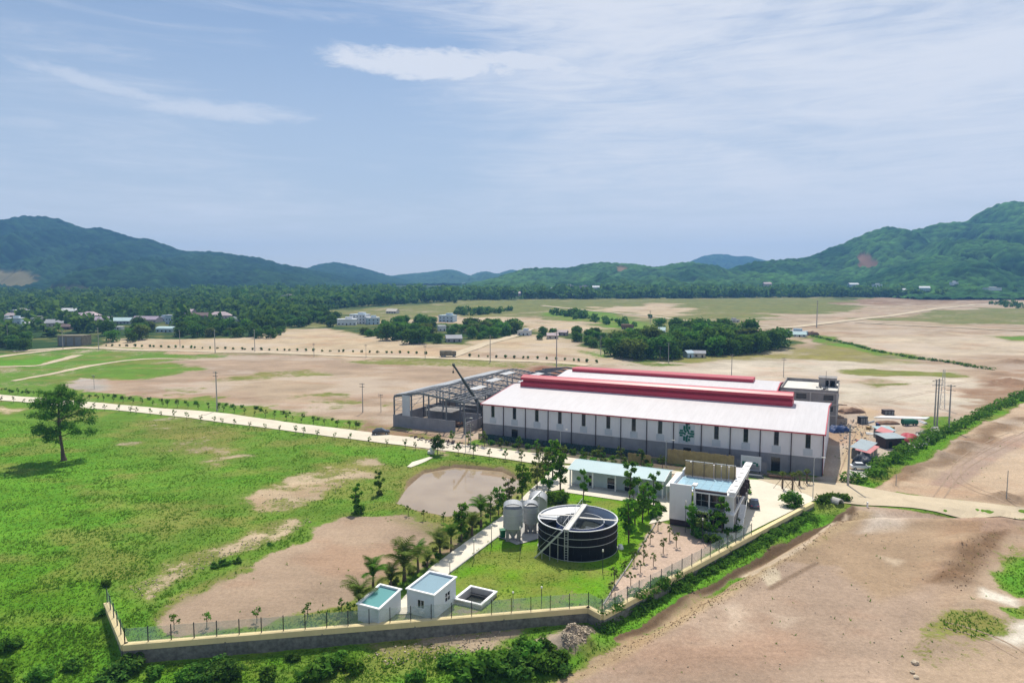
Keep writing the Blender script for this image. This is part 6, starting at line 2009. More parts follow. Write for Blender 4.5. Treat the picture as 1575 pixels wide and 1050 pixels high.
def concrete_block():
    o = at_local(HA, 75.9, 62.2)
    root = thing('concrete_building', 'unfinished three storey grey concrete building behind the right end of the hall', 'building', (*o, 0), TH)
    W, D, H = 16.6, 23.0, 10.9
    fl = 3.55
    for k in range(3):
        z0 = k * fl
        holes = []
        for a, b in ((0.9, 2.6), (4.6, 7.6), (12.6, 15.4)):
            holes.append((a, b, z0 + 1.0, z0 + 2.7))
        if k == 0:
            holes = [(12.9, 13.9, 0.0, 2.3)]
        wall_with_holes(MB(), 0.02, W - 0.02, z0, z0 + fl - 0.32, 0.1, 0.22, holes).build('front_wall', 'grey_concrete', root)
        for h in holes:
            MB().box(h[0], h[1], 0.6, 0.65, h[2], h[3]).build('window_opening', 'dark_glass', root)
            MB().box(h[0] - 0.1, h[1] + 0.1, -0.02, 0.09, h[2] - 0.14, h[2] - 0.02).build('sill', 'concrete', root)
        MB().box(-0.15, W + 0.15, -0.15, D + 0.1, z0 + fl - 0.3, z0 + fl).build('floor_slab', 'concrete', root)
        for y0, y1 in ((0.4, D - 0.1),):
            for xx in (0.02, W - 0.25):
                mb = MB()
                ys = [y0, 3, 6, 8.5, 11.5, 14, 17, 19.5, y1]
                for i in range(0, len(ys) - 1):
                    if i % 2 == 0:
                        mb.box(xx, xx + 0.22, ys[i], ys[i + 1], z0, z0 + fl - 0.32)
                    else:
                        mb.box(xx, xx + 0.22, ys[i], ys[i + 1], z0, z0 + 1.0)
                        mb.box(xx, xx + 0.22, ys[i], ys[i + 1], z0 + 2.7, z0 + fl - 0.32)
                mb.build('side_wall', 'grey_concrete', root)
        MB().box(0.3, W - 0.3, D - 0.3, D - 0.1, z0, z0 + fl - 0.32).build('back_wall', 'grey_concrete', root)
    for x in (0.0, 8.6, W - 0.35):
        MB().box(x, x + 0.4, -0.06, 0.08, 0, 3 * fl).build('column', 'concrete', root)
    # flat roof with parapets and the stair head
    MB().box(0.15, W - 0.15, 0.1, D - 0.2, 3 * fl + 0.003, 3 * fl + 0.06).build('roof_deck', 'pale_concrete', root)
    z = 3 * fl + 0.005
    for a in ((-0.15, W + 0.15, -0.15, 0.08), (-0.15, W + 0.15, D - 0.15, D + 0.1)):
        MB().box(*a, z, z + (0.75 if a[2] < 0 else 1.1)).build('parapet', 'grey_concrete', root)
    for a in ((-0.15, 0.10, 0.09, D - 0.16), (W - 0.1, W + 0.15, 0.09, D - 0.16)):
        MB().box(*a, z, z + 0.85).build('parapet', 'grey_concrete', root)
    st = MB()
    wall_with_holes(st, 10.6, 15.9, z + 0.06, z + 2.9, 12.0, 0.2, [(12.6, 13.6, z + 0.2, z + 2.3), (14.0, 15.5, z + 0.2, z + 2.3)])
    st.box(10.6, 10.8, 12.2, 17.5, z + 0.06, z + 2.9); st.box(15.7, 15.9, 12.2, 17.5, z + 0.06, z + 2.9); st.box(10.6, 15.9, 17.5, 17.7, z + 0.06, z + 2.9)
    s = st.build('stair_head', 'grey_concrete', root)
    MB().box(10.4, 16.1, 11.8, 17.9, z + 2.91, z + 3.1).build('stair_roof', 'grey_concrete', s)
    MB().tube([(12.8, 10.8, z), (12.8, 10.8, z + 5.5)], 0.06, 5).build('antenna', 'post_dark', root)
    Rk = random.Random(8)
    for k in range(9):
        a, b = Rk.uniform(10, 15.5), Rk.uniform(2, 9)
        MB().obox((a, b, z + 0.28), (Rk.uniform(.4, 1.1), Rk.uniform(.3, .9), 0.4), Rk.uniform(0, 3)).build('roof_debris', 'concrete' if k % 2 else 'post_dark', root)
    # scaffold planks and heaps at the foot
    for k in range(3):
        MB().box(W + 0.2, W + 2.0 + k * 0.4, 1 + k * 3, 2.4 + k * 3, 2.6 + 2 * k * 0.8, 2.75 + 2 * k * 0.8).build('scaffold_deck', 'rust', root)


concrete_block()


def low_building():
    S = G(875.6, 746.7)
    root = thing('low_building', 'low service building with pale blue roof and white columns behind the lawn', 'building', (*S, 0.0), TH)
    L, D = 21.0, 7.6
    doors = [(4.0, 5.0), (8.3, 10.3), (12.2, 14.2)]
    wall_with_holes(MB(), 0, L, -0.3, 3.6, 1.6, 0.2, [(a, b, -0.3, 2.5) for a, b in doors]).build('front_wall', 'pale_green_wall', root)
    for a, b in doors:
        d = MB().box(a, b, 1.70, 1.75, -0.2, 2.5).build('door', 'dark_glass', root)
        MB().box(a, b, 1.62, 1.69, 1.05, 1.15).build('door_rail', 'white_trim', d)
        for x in (a - 0.06, b):
            MB().box(x, x + 0.06, 1.56, 1.68, -0.2, 2.56).build('door_frame', 'white_trim', d)
    MB().box(0, 0.2, 1.81, D, -0.3, 3.7).build('side_wall', 'pale_green_wall', root)
    MB().box(L - 0.2, L, 1.81, D, -0.3, 3.7).build('side_wall', 'pale_green_wall', root)
    MB().box(0.21, L - 0.21, D - 0.2, D, -0.3, 3.7).build('back_wall', 'pale_green_wall', root)
    for x in (0.15, 5.4, 10.6, 15.8, L - 0.15):
        MB().box(x - 0.14, x + 0.14, 0.05, 0.33, -0.3, 3.6).build('column', 'white_trim', root)
    MB().box(0, L, 0.0, 0.36, 3.61, 3.85).build('eave_beam', 'white_trim', root)
    MB().box(-0.3, L + 0.2, -0.3, 1.6, -0.35, 0.16).build('porch_floor', 'concrete', root)
    roof = [(-0.35, 3.86), (4.6, 4.9), (D + 0.35, 4.2), (D + 0.35, 4.08), (4.6, 4.76), (-0.35, 3.74)]
    MB().extx(roof, -0.35, L + 0.3).build('roof', 'blue_roof', root)
    for x in (-0.42, L + 0.31):
        MB().extx([(p[0], p[1] + 0.03) for p in roof], x, x + 0.07).build('verge', 'white_trim', root)
    MB().extx([(0.4, 3.7), (4.6, 4.7), (D, 4.05), (D, 3.7)], L - 0.15, L - 0.02).build('gable', 'pale_green_wall', root)
    # white link canopy towards the office
    o = at_local(S, 21.6, 0.6)
    c = thing('link_canopy', 'white sloping canopy between the low building and the office', 'canopy', (*o, 0), TH)
    MB().add([(0, -1.0, 3.0), (4.2, -1.5, 3.5), (4.4, 7.0, 4.4), (0.4, 7.0, 3.9), (0, -1.0, 2.85), (4.2, -1.5, 3.35), (4.4, 7.0, 4.25), (0.4, 7.0, 3.75)],
             [(0, 1, 2, 3), (7, 6, 5, 4), (0, 4, 5, 1), (1, 5, 6, 2), (2, 6, 7, 3), (3, 7, 4, 0)]).build('canopy_sheet', 'white_trim', c)
    for x, y in ((0.2, -0.6), (4.0, -1.1), (4.1, 6.6), (0.6, 6.6)):
        MB().box(x - 0.07, x + 0.07, y - 0.07, y + 0.07, -0.2, 2.95).build('post', 'white_trim', c)


low_building()


def office():
    O = G(1029, 806)
    root = thing('office_building', 'modern two storey office with white slab wall, glass front and slatted roof screens', 'office', (*O, 0.0), TH)
    W, D, RZ = 11.4, 20.5, 6.7
    # white slab standing off the ground on a dark base
    MB().box(0.0, 4.0, 0, 0.35, 1.15, 7.9).build('slab_wall', 'white_paint', root)
    MB().box(0.1, 3.95, 0.12, 0.4, -0.4, 1.14).build('dark_base', 'dark_trim', root)
    MB().box(0.0, 0.3, 0.36, D - 6, 1.15, 7.6).build('side_wall', 'white_paint', root)
    MB().box(0.05, 0.28, 0.41, D - 6, -0.4, 1.14).build('side_base', 'dark_trim', root)
    # recessed front: dark glazing between floor slabs
    MB().box(4.05, W, 0.6, D, -0.4, 0.35).build('plinth', 'concrete', root)
    MB().box(4.05, W + 0.2, 0.3, D, 3.1, 3.45).build('floor_slab', 'white_trim', root)
    for z0, z1 in ((0.36, 3.09), (3.46, RZ - 0.1)):
        for k in range(5):
            x0 = 4.2 + k * 1.4
            if x0 > W - 1.5:
                continue
            w = MB().box(x0, x0 + 1.34, 1.3, 1.36, z0, z1).build('window', 'dark_glass', root)
            MB().box(x0 - 0.05, x0, 1.2, 1.34, z0, z1).build('mullion', 'galvanised', w)
            MB().box(x0, x0 + 1.34, 1.24, 1.29, (z0 + z1) / 2 - 0.03, (z0 + z1) / 2 + 0.03).build('transom', 'galvanised', w)
    MB().box(9.85, W, 0.9, 1.29, 0.36, 3.09).build('end_pier', 'white_paint', root)
    MB().box(9.85, W, 0.9, 1.29, 3.46, RZ - 0.1).build('end_pier', 'white_paint', root)
    for x in (4.6, 7.1):
        MB().tube([(x, 0.65, -0.3), (x, 0.65, RZ)], 0.13, 8).build('column', 'white_trim', root)
    MB().box(4.1, 9.8, 0.35, 0.42, 3.46, 4.3).build('balcony_rail', 'railing_glass', root)
    # right side: dark wall with stair and planting
    MB().box(W - 0.3, W - 0.05, 1.3, D, 0.36, 3.09).build('right_wall', 'grey_concrete', root)
    MB().box(W - 0.3, W - 0.05, 1.3, D, 3.46, RZ - 0.1).build('right_wall', 'grey_concrete', root)
    for k in range(4):
        MB().box(W - 0.04, W + 0.0, 4 + k * 3.8, 6.4 + k * 3.8, 3.9, 5.9).build('side_window', 'dark_glass', root)
    mb = MB()
    for k in range(12):
        mb.box(W + 0.1, W + 1.3, 3.4 + k * 0.42, 3.82 + k * 0.42, 0.1 + k * 0.25, 0.35 + k * 0.25)
    mb.build('side_stair', 'white_trim', root)
    MB().bar((W + 1.35, 3.2, 1.1), (W + 1.35, 8.6, 4.3), 0.08).build('stair_rail', 'white_trim', root)
    for k in range(3):
        MB().box(W + 0.0, W + 0.9, 9.5 + k * 2.6, 9.7 + k * 2.6, 4.4, 6.2).build('side_fin', 'dark_trim', root)
    # roof edge, glass roof panes, white beam frame
    MB().box(0.31, W + 0.2, 0.35, D, RZ - 0.09, RZ + 0.16).build('roof_slab', 'white_trim', root)
    for i in range(6):
        for j in range(4):
            x0 = 0.6 + i * 1.55; y0 = 1.2 + j * 2.05
            MB().box(x0, x0 + 1.49, y0, y0 + 1.99, RZ + 0.18, RZ + 0.26).build('roof_pane', 'glass_roof', root)
    MB().box(4.2, 10.2, 0.5, 1.05, RZ + 0.17, RZ + 0.5).build('roof_kerb', 'dark_trim', root)
    pg = MB().box(10.35, W + 0.3, 0.4, D + 3, RZ + 0.62, RZ + 0.86).build('side_canopy', 'white_trim', root)
    for k in range(7):
        MB().box(10.5, W + 0.2, 1.5 + k * 3.1, 1.62 + k * 3.1, RZ + 0.863, RZ + 0.93).build('canopy_rib', 'dark_trim', pg)
    # portal frame at the front
    MB().box(4.5, 4.72, -0.5, -0.28, -0.3, 8.0).build('portal_post', 'white_trim', root)
    MB().box(4.2, 5.0, -0.55, 1.0, 8.01, 8.3).build('portal_head', 'white_trim', root)
    # timber screens on the terrace
    Rk = random.Random(9)
    zt = RZ + 0.17
    for (x0, x1, y, z0, z1, m_) in ((0.7, 6.0, 9.8, 0.25, 3.0, 'timber'), (6.3, 10.2, 10.2, 0.25, 2.9, 'bamboo')):
        sc = MB().box(x0 - 0.05, x1 + 0.05, y + 0.10, y + 0.18, zt + z0 - 0.08, zt + z0 + 0.02).build('screen', 'white_trim', root)
        MB().box(x0 - 0.05, x1 + 0.05, y + 0.10, y + 0.18, zt + z1 + 0.02, zt + z1 + 0.14).build('top_rail', 'white_trim', sc)
        x = x0
        k = 0
        while x < x1:
            if not (m_ == 'bamboo' and k % 6 == 5):
                MB().box(x, x + 0.2, y, y + 0.08, zt + z0, zt + z1 + Rk.uniform(-0.1, 0.05)).build('slat', m_, sc)
            x += 0.235
            k += 1
    MB().box(0.5, 10.2, 10.9, 11.1, zt, zt + 2.5).build('terrace_wall', 'white_paint', root)
    for x in (2.2, 4.4, 6.6, 8.6, 10.1):
        MB().box(x - 0.04, x + 0.04, 9.6, 9.68, zt, zt + 3.4).build('terrace_post', 'post_dark', root)
    for k in range(5):
        MB().obox((1.5 + k * 1.9, 12.6 + (k % 2), zt + 0.45), (1.1, 0.8, 0.8)).build('air_unit', 'white_trim', root)
    MB().box(0.4, 10.2, 11.2, D, zt - 0.01, zt + 0.12).build('rear_deck', 'white_roof', root)
    MB().box(0.2, 0.5, 9.5, D - 3, zt, zt + 1.2).build('left_parapet', 'white_paint', root)
    # glass railing round the little garden
    gr = thing('garden_railing', 'curved pale glass railing round the office front garden', 'railing', (*at_local(O, 0, 0), 0), TH)
    pts = [(4.3, -0.6), (4.5, -2.6), (5.6, -4.0), (7.6, -4.4), (9.8, -4.3), (11.0, -4.0)]
    for a, b in zip(pts[:-1], pts[1:]):
        h = hz(*at_local(O, *a))
        MB().bar((a[0], a[1], h + 0.75), (b[0], b[1], h + 0.75), 0.04, 1.3).build('glass_panel', 'railing_glass', gr)
        MB().box(a[0] - 0.04, a[0] + 0.04, a[1] - 0.04, a[1] + 0.04, h - 0.2, h + 1.5).build('post', 'galvanised', gr)


office()


def small_house(fr, w, d, hf, hb, roofm, label, win):
    """fr: front right corner on the ground; hf, hb: eave heights in front and behind"""
    root = thing('small_house', label, 'house', (fr[0], fr[1], 0), TH)
    # local: x from -w to 0, y 0..d
    th = 0.18
    hole = [(-3.6, -2.6, 0.95, 2.0)] if win else []
    hole = [(-w * 0.62, -w * 0.62 + 1.1, 1.1, 2.2)] if win else []
    wall_with_holes(MB(), -w, 0, -0.4, hf, 0, th, hole).build('front_wall', 'house_wall', root)
    for h in hole:
        wi = MB().box(h[0], h[1], 0.1, 0.13, h[2], h[3]).build('window', 'dark_glass', root)
        for x in (h[0], (h[0] + h[1]) / 2 - 0.03, h[1] - 0.06):
            MB().box(x, x + 0.06, 0.03, 0.09, h[2], h[3]).build('frame_bar', 'white_trim', wi)
        MB().box(h[0] - 0.05, h[1] + 0.05, -0.08, -0.003, h[2] - 0.1, h[2]).build('sill', 'white_trim', wi)
    if win:
        MB().box(h[0] + 0.55, h[0] + 1.15, -0.35, -0.01, 0.55, 0.9).build('air_unit', 'white_trim', root)
    # right wall with a window: build in yz
    mb = MB()
    wy = (d * 0.50, d * 0.50 + 1.25, 1.15, 2.35) if win else None
    ys = [th + 0.001, d] if not wy else [th + 0.001, wy[0], wy[1], d]

    def hh(y):
        return hf + (hb - hf) * y / d
    for i in range(len(ys) - 1):
        a, b = ys[i], ys[i + 1]
        if wy and i == 1:
            mb.box(-th, 0, a, b, -0.4, wy[2])
            mb.add([(-th, a, wy[3]), (0, a, wy[3]), (0, b, wy[3]), (-th, b, wy[3]), (-th, a, hh(a)), (0, a, hh(a)), (0, b, hh(b)), (-th, b, hh(b))],
                   [(3, 2, 1, 0), (4, 5, 6, 7), (0, 1, 5, 4), (1, 2, 6, 5), (2, 3, 7, 6), (3, 0, 4, 7)])
        else:
            mb.add([(-th, a, -0.4), (0, a, -0.4), (0, b, -0.4), (-th, b, -0.4), (-th, a, hh(a)), (0, a, hh(a)), (0, b, hh(b)), (-th, b, hh(b))],
                   [(3, 2, 1, 0), (4, 5, 6, 7), (0, 1, 5, 4), (1, 2, 6, 5), (2, 3, 7, 6), (3, 0, 4, 7)])
    mb.build('side_wall', 'house_wall', root)
    if wy:
        wi = MB().box(-0.12, -0.09, wy[0], wy[1], wy[2], wy[3]).build('window', 'dark_glass', root)
        MB().box(-0.08, -0.02, wy[0], wy[1], (wy[2] + wy[3]) / 2 - 0.03, (wy[2] + wy[3]) / 2 + 0.03).build('frame_bar', 'white_trim', wi)
        MB().box(-0.08, -0.02, (wy[0] + wy[1]) / 2 - 0.03, (wy[0] + wy[1]) / 2 + 0.03, wy[2], wy[3]).build('frame_bar', 'white_trim', wi)
    MB().add([(-w, th, -0.4), (-w + th, th, -0.4), (-w + th, d, -0.4), (-w, d, -0.4), (-w, th, hf), (-w + th, th, hf), (-w + th, d, hb), (-w, d, hb)],
             [(3, 2, 1, 0), (4, 5, 6, 7), (0, 1, 5, 4), (1, 2, 6, 5), (2, 3, 7, 6), (3, 0, 4, 7)]).build('side_wall', 'house_wall', root)
    MB().box(-w + th, -th, d - th, d, -0.4, hb).build('back_wall', 'house_wall', root)
    MB().add([(-w + th, th, hf - 0.13), (-th, th, hf - 0.13), (-th, d - th, hb - 0.13), (-w + th, d - th, hb - 0.13), (-w + th, th, hf - 0.22), (-th, th, hf - 0.22), (-th, d - th, hb - 0.22), (-w + th, d - th, hb - 0.22)],
             [(0, 1, 2, 3), (7, 6, 5, 4), (0, 4, 5, 1), (1, 5, 6, 2), (2, 6, 7, 3), (3, 7, 4, 0)]).build('roof', roofm, root)
    ov = 0.16
    cp = [((-w - ov, -ov), (ov, -ov), hf, hf), ((-w - ov, d + ov), (ov, d + ov), hb, hb)]
    for a, b, z0, z1 in cp:
        MB().bar((a[0], a[1] + 0.17, z0 + 0.08), (b[0], b[1] + 0.17 if a[1] < 0 else b[1] + 0.17, z1 + 0.08), 0.34, 0.16).build('coping', 'white_trim', root) if a[1] < 0 else MB().bar((a[0], a[1] - 0.17, z0 + 0.08), (b[0], b[1] - 0.17, z1 + 0.08), 0.34, 0.16).build('coping', 'white_trim', root)
    for x in (-w + 0.01, -0.01):
        MB().bar((x, 0.19, hf + 0.082), (x, d - 0.19, hb + 0.082), 0.34, 0.155).build('coping', 'white_trim', root)
    return root


small_house(G(668, 952), 4.4, 5.6, 3.3, 3.55, 'sky_roof', 'white cube house with flat sky blue roof and two windows', True)
h2 = small_house(G(583, 963), 3.5, 4.9, 2.3, 2.95, 'teal_roof', 'smaller windowless house with teal roof left of the cube house', False)


def basin():
    o = G(699, 927)
    root = thing('water_basin', 'open square concrete basin with dark water beside the cube house', 'basin', (o[0], o[1], 0), TH)
    W, D = 4.3, 4.6
    zt = 0.55
    for n, a in (('front_wall', (0, W, 0, 0.25)), ('back_wall', (0, W, D - 0.25, D)), ('left_wall', (0, 0.25, 0.26, D - 0.26)), ('right_wall', (W - 0.25, W, 0.26, D - 0.26))):
        MB().box(*a, -2.2, zt).build(n, 'concrete', root)
    for n, a in (('rim', (-0.12, W + 0.12, -0.12, 0.27)), ('rim', (-0.12, W + 0.12, D - 0.27, D + 0.12)), ('rim', (-0.12, 0.27, 0.275, D - 0.275)), ('rim', (W - 0.27, W + 0.12, 0.275, D - 0.275))):
        MB().box(*a, zt + 0.003, zt + 0.17).build(n, 'white_trim', root)
    MB().box(0.26, W - 0.26, 0.26, D - 0.26, -2.1, -0.5).build('water', 'dark_water', root)
    MB().tube([(0.26, D - 0.5, -0.1), (W - 0.8, D - 0.5, -0.15)], 0.05, 5).build('pipe', 'post_dark', root)
    MB().tube([(W - 0.75, D - 0.29, 0.0), (W - 0.75, D - 0.55, 0.0)], 0.18, 10).build('pipe_flange', 'post_dark', root)


basin()


# ------------------------------------------------------------------ tank and silos
def tank():
    c = (11.25, 113.9)
    z0 = hz(*c) - 0.15
    root = thing('round_tank', 'large round black open tank with pale rim and walkway on the lawn', 'tank', (c[0], c[1], z0), 0)
    R, H = 6.75, 5.0
    n = 64
    # ring courses of curved plates
    nplate = 16
    for j in range(4):
        for k in range(nplate):
            a0 = 2 * math.pi * (k + 0.5 * (j % 2)) / nplate + 0.0003
            a1 = 2 * math.pi * (k + 1 + 0.5 * (j % 2)) / nplate - 0.0003
            z, z1 = 0.1 + j * H / 4, 0.1 + (j + 1) * H / 4 - 0.004
            MB().lathe([(R - 0.05, z), (R, z), (R, z1), (R - 0.05, z1)], 4, a0=a0, a1=a1).build('plate', 'black_enamel', root)
    MB().lathe([(R - 0.14, 0.1), (R - 0.07, 0.1), (R - 0.07, H + 0.1), (R - 0.14, H + 0.1), (R - 0.14, 0.1)], n).build('lining', 'galvanised', root, True)
    for z in (0.1, H / 4 + 0.1, H / 2 + 0.1, 3 * H / 4 + 0.1):
        w = 0.035 if z > 0.2 else 0.10
        if 1.0 < z < 1.6:
            continue
        MB().lathe([(R + 0.002, z - w), (R + 0.08, z - w), (R + 0.08, z + w), (R + 0.002, z + w)], n).build('hoop', 'galvanised', root)
    MB().lathe([(R - 0.16, H + 0.1), (R - 0.16, H + 0.20), (R + 0.09, H + 0.20), (R + 0.09, H + 0.1), (R - 0.16, H + 0.1)], n).build('rim', 'galvanised', root)
    MB().lathe([(0.001, 2.6), (R - 0.15, 2.6)], n).build('water', 'dark_water', root)
    # sheet cover over the back left part
    cov = MB()
    for k in range(9):
        a0 = math.radians(80 + k * 11); a1 = math.radians(80 + (k + 1) * 11 - 0.4)
        cov.lathe([(3.6, H - 0.30), (R - 0.17, H - 0.06), (R - 0.17, H - 0.10), (3.6, H - 0.34), (3.6, H - 0.30)], 2, a0=a0, a1=a1)
    cov.build('cover_sheet', 'galvanised', root)
    # inner ring tank
    r = 4.1
    ic = (0.45, 0.1)
    it = MB().lathe([(r, 0.3), (r, 4.55)], 48, ic).build('inner_tank', 'tank_blue', root, True)
    MB().lathe([(r - 0.06, 0.3), (r - 0.06, 4.55)], 48, ic).build('inner_lining', 'galvanised', it, True)
    MB().lathe([(r - 0.1, 4.55), (r - 0.06, 4.60), (r + 0.02, 4.60), (r + 0.02, 4.55), (r - 0.1, 4.55)], 48, ic).build('inner_rim', 'galvanised', it)
    MB().lathe([(0.001, 3.4), (r - 0.07, 3.4)], 48, ic).build('inner_water', 'dark_water', it)
    # walkway bridge front-left to back-right
    a = Vector((-2.55, -6.35, H + 0.34)); b = Vector((1.9, 6.55, H + 0.34))
    MB().bar(a, b, 0.85, 0.10).build('walkway', 'pale_concrete', root)
    d = (b - a).normalized(); s = Vector((-d.y, d.x, 0))
    for sg in (-1, 1):
        MB().bar(a + s * sg * 0.45 + Vector((0, 0, -0.12)), b + s * sg * 0.45 + Vector((0, 0, -0.12)), 0.08, 0.3).build('walkway_beam', 'galvanised', root)
    L = (b - a).length
    for sg in (1,):
        for k in range(9):
            p = a + d * (L * k / 8) + s * sg * 0.44
            MB().bar(p, p + Vector((0, 0, 1.0)), 0.05).build('rail_post', 'galvanised', root)
        MB().bar(a + s * sg * 0.44 + Vector((0, 0, 1.02)), b + s * sg * 0.44 + Vector((0, 0, 1.02)), 0.05).build('handrail', 'galvanised', root)
    MB().bar((0.0, 0.7, H - 0.05), (6.45, -1.75, H + 0.25), 0.5, 0.08).build('cross_walkway', 'pale_concrete', root)
    MB().bar((-6.6, 1.4, H + 0.25), (-0.6, 1.1, H + 0.15), 0.45, 0.08).build('cross_walkway', 'pale_concrete', root)
    for k in range(6):
        x = -3.4 + k * 0.62
        MB().tube([(x, 0.6 - 0.3 * (k % 2), 2.6), (x, 0.6 - 0.3 * (k % 2), H + 0.2)], 0.05, 5).build('aeration_pipe', 'galvanised', root)
    # ladder at the front
    for x in (-2.75, -2.2):
        y = -math.sqrt((R + 0.25) ** 2 - x * x)
        MB().box(x - 0.05, x + 0.05, y - 0.05, y + 0.05, 0.0, H + 0.5).build('ladder_rail', 'galvanised', root)
    for k in range(12):
        y = -math.sqrt((R + 0.25) ** 2 - 2.5 ** 2)
        MB().box(-2.72, -2.23, y - 0.03, y + 0.03, 0.35 + k * 0.42, 0.40 + k * 0.42).build('ladder_rung', 'galvanised', root)
    # stair along the left front
    p0 = Vector((-7.3, -4.6, 0.1)); p1 = Vector((-3.1, -6.75, H + 0.3))
    for off in (0, 0.6):
        o_ = Vector((-0.45, -0.8, 0)) * off
        MB().bar(p0 + o_, p1 + o_, 0.08, 0.26).build('stair_stringer', 'galvanised', root)
    for k in range(14):
        q = p0.lerp(p1, (k + 0.5) / 14)
        e = q + Vector((-0.27, -0.48, 0))
        MB().bar(q, e, 0.24, 0.04).build('stair_tread', 'galvanised', root)
    MB().bar(p0 + Vector((-0.27, -0.48, 1.0)), p1 + Vector((-0.27, -0.48, 1.0)), 0.05).build('stair_handrail', 'galvanised', root)
    for k in range(3):
        q = p0.lerp(p1, 0.25 + 0.3 * k) + Vector((-0.1, -0.3, 0))
        MB().bar((q.x, q.y, 0), q, 0.08).build('stair_leg', 'galvanised', root)
    MB().lathe([(0.001, 0.9), (0.35, 0.85), (0.5, 0.4), (0.5, 0.0)], 12, (7.2, -1.2)).build('pump_cover', 'white_trim', root)


tank()


def silo(p, R, h0, h1, label, open_top):
    z = hz(*p)
    root = thing('silo', label, 'silo', (p[0], p[1], z), 0)
    nseg = 3
    for j in range(nseg):
        za, zb = h0 + (h1 - h0) * j / nseg, h0 + (h1 - h0) * (j + 1) / nseg - 0.015
        MB().lathe([(R, za), (R, zb)], 28).build('shell_ring', 'silo_grey', root, True)
        MB().lathe([(R + 0.002, za), (R + 0.045, za + 0.02), (R + 0.045, za + 0.08), (R + 0.002, za + 0.1)], 28).build('ring_flange', 'galvanised', root)
    MB().lathe([(R - 0.02, h0), (0.35, h0 - 1.7), (0.3, h0 - 2.1)], 24).build('hopper', 'silo_grey', root, True)
    # barrel vault cover on top, its ends open
    mb = MB()
    prof = [(R * 0.98 * math.cos(t), h1 + 0.02 + 0.85 * math.sin(t)) for t in np.linspace(0.15, math.pi - 0.15, 10)]
    prof2 = [(x_ * 0.96, z_ - 0.06) for x_, z_ in prof]
    n = len(prof)
    y0, y1 = -R * 0.75, R * 0.75
    pr = prof + prof2[::-1]
    mb.exty([(x_, z_) for x_, z_ in pr], y0, y1)
    mb.build('vault_cover', 'zinc_sheet', root)
    MB().lathe([(0.001, h1 - 0.25), (R - 0.02, h1 - 0.25)], 24).build('deck', 'zinc_sheet', root)
    for k in range(4):
        a = math.pi / 4 + k * math.pi / 2
        x_, y_ = R * 0.8 * math.cos(a), R * 0.8 * math.sin(a)
        MB().box(x_ - 0.28, x_ + 0.28, y_ - 0.2, y_ + 0.2, -0.1, h0 + 0.2).build('leg', 'grey_concrete', root)
    for s in (-0.16, 0.16):
        MB().box(R + 0.05, R + 0.10, s - 0.03, s + 0.03, 0.6, h1 + 0.6).build('ladder_rail', 'white_trim', root)
    for k in range(14):
        MB().box(R + 0.055, R + 0.095, -0.13, 0.13, 0.8 + k * 0.42, 0.84 + k * 0.42).build('ladder_rung', 'white_trim', root)
    return root


s1 = silo(G(789, 829), 1.72, 2.3, 5.9, 'grey steel silo with vaulted lid on concrete legs, nearest the path', True)
s2 = silo(G(816, 818), 1.4, 2.0, 4.9, 'grey steel silo behind the first, closer to the black tank', True)
p = GT(826, 792)
r = thing('vat_shell', 'pale grey arched vat shell with open dark end behind the silos', 'vat', (p[0], p[1], p[2]), TH + 0.35)
mb = MB()
pr = [(1.75 * math.cos(t), 2.6 + 1.25 * math.sin(t)) for t in np.linspace(0, math.pi, 14)] + [(-1.75, 0.2), (1.75, 0.2)]
MB().exty(pr, 0.0, 0.12).build('end_plate', 'silo_grey', r)
arch = [(1.85 * math.cos(t), 2.6 + 1.36 * math.sin(t)) for t in np.linspace(0, math.pi, 14)]
arch2 = [(x_ * 0.95, z_ - 0.07) for x_, z_ in arch][::-1]
MB().exty(arch + arch2, -0.5, 3.2).build('shell', 'zinc_sheet', r)
MB().box(-1.8, -1.7, 0.13, 3.2, 0.0, 2.6).build('side_plate', 'zinc_sheet', r)
MB().box(1.7, 1.8, 0.13, 3.2, 0.0, 2.6).build('side_plate', 'zinc_sheet', r)
# conveyor pipe from silo to tank
q = GT(806, 812)
cv = thing('feed_conveyor', 'thin inclined pale conveyor between the silos and the round tank', 'conveyor', (q[0], q[1], q[2]), 0)
MB().bar((-0.6, -2.2, 4.2), (3.2, 2.6, 6.2), 0.35, 0.22).build('trough', 'galvanised', cv)
MB().bar((-0.6, -2.2, 0.0), (-0.6, -2.2, 4.1), 0.12).build('support', 'galvanised', cv)
MB().bar((2.9, 2.3, 0.0), (2.9, 2.3, 5.9), 0.12).build('support', 'galvanised', cv)
pb = GT(773, 826)
gb = thing('wheelie_bin', 'green plastic bin standing left of the near silo', 'bin', pb, 0.3)
MB().add([(-.38, -.4, 0.15), (.38, -.4, 0.15), (.38, .4, 0.15), (-.38, .4, 0.15), (-.45, -.48, 1.35), (.45, -.48, 1.35), (.45, .48, 1.35), (-.45, .48, 1.35)],
         [(3, 2, 1, 0), (4, 5, 6, 7), (0, 1, 5, 4), (1, 2, 6, 5), (2, 3, 7, 6), (3, 0, 4, 7)]).build('bin_body', 'bin_green', gb)
MB().obox((0, 0.02, 1.42), (1.0, 1.06, 0.1), 0, 0.06).build('lid', 'bin_green', gb)
for s_ in (-1, 1):
    wheel(gb, (s_ * 0.42, 0.36, 0.16), 0.16, 0.1, 'x')


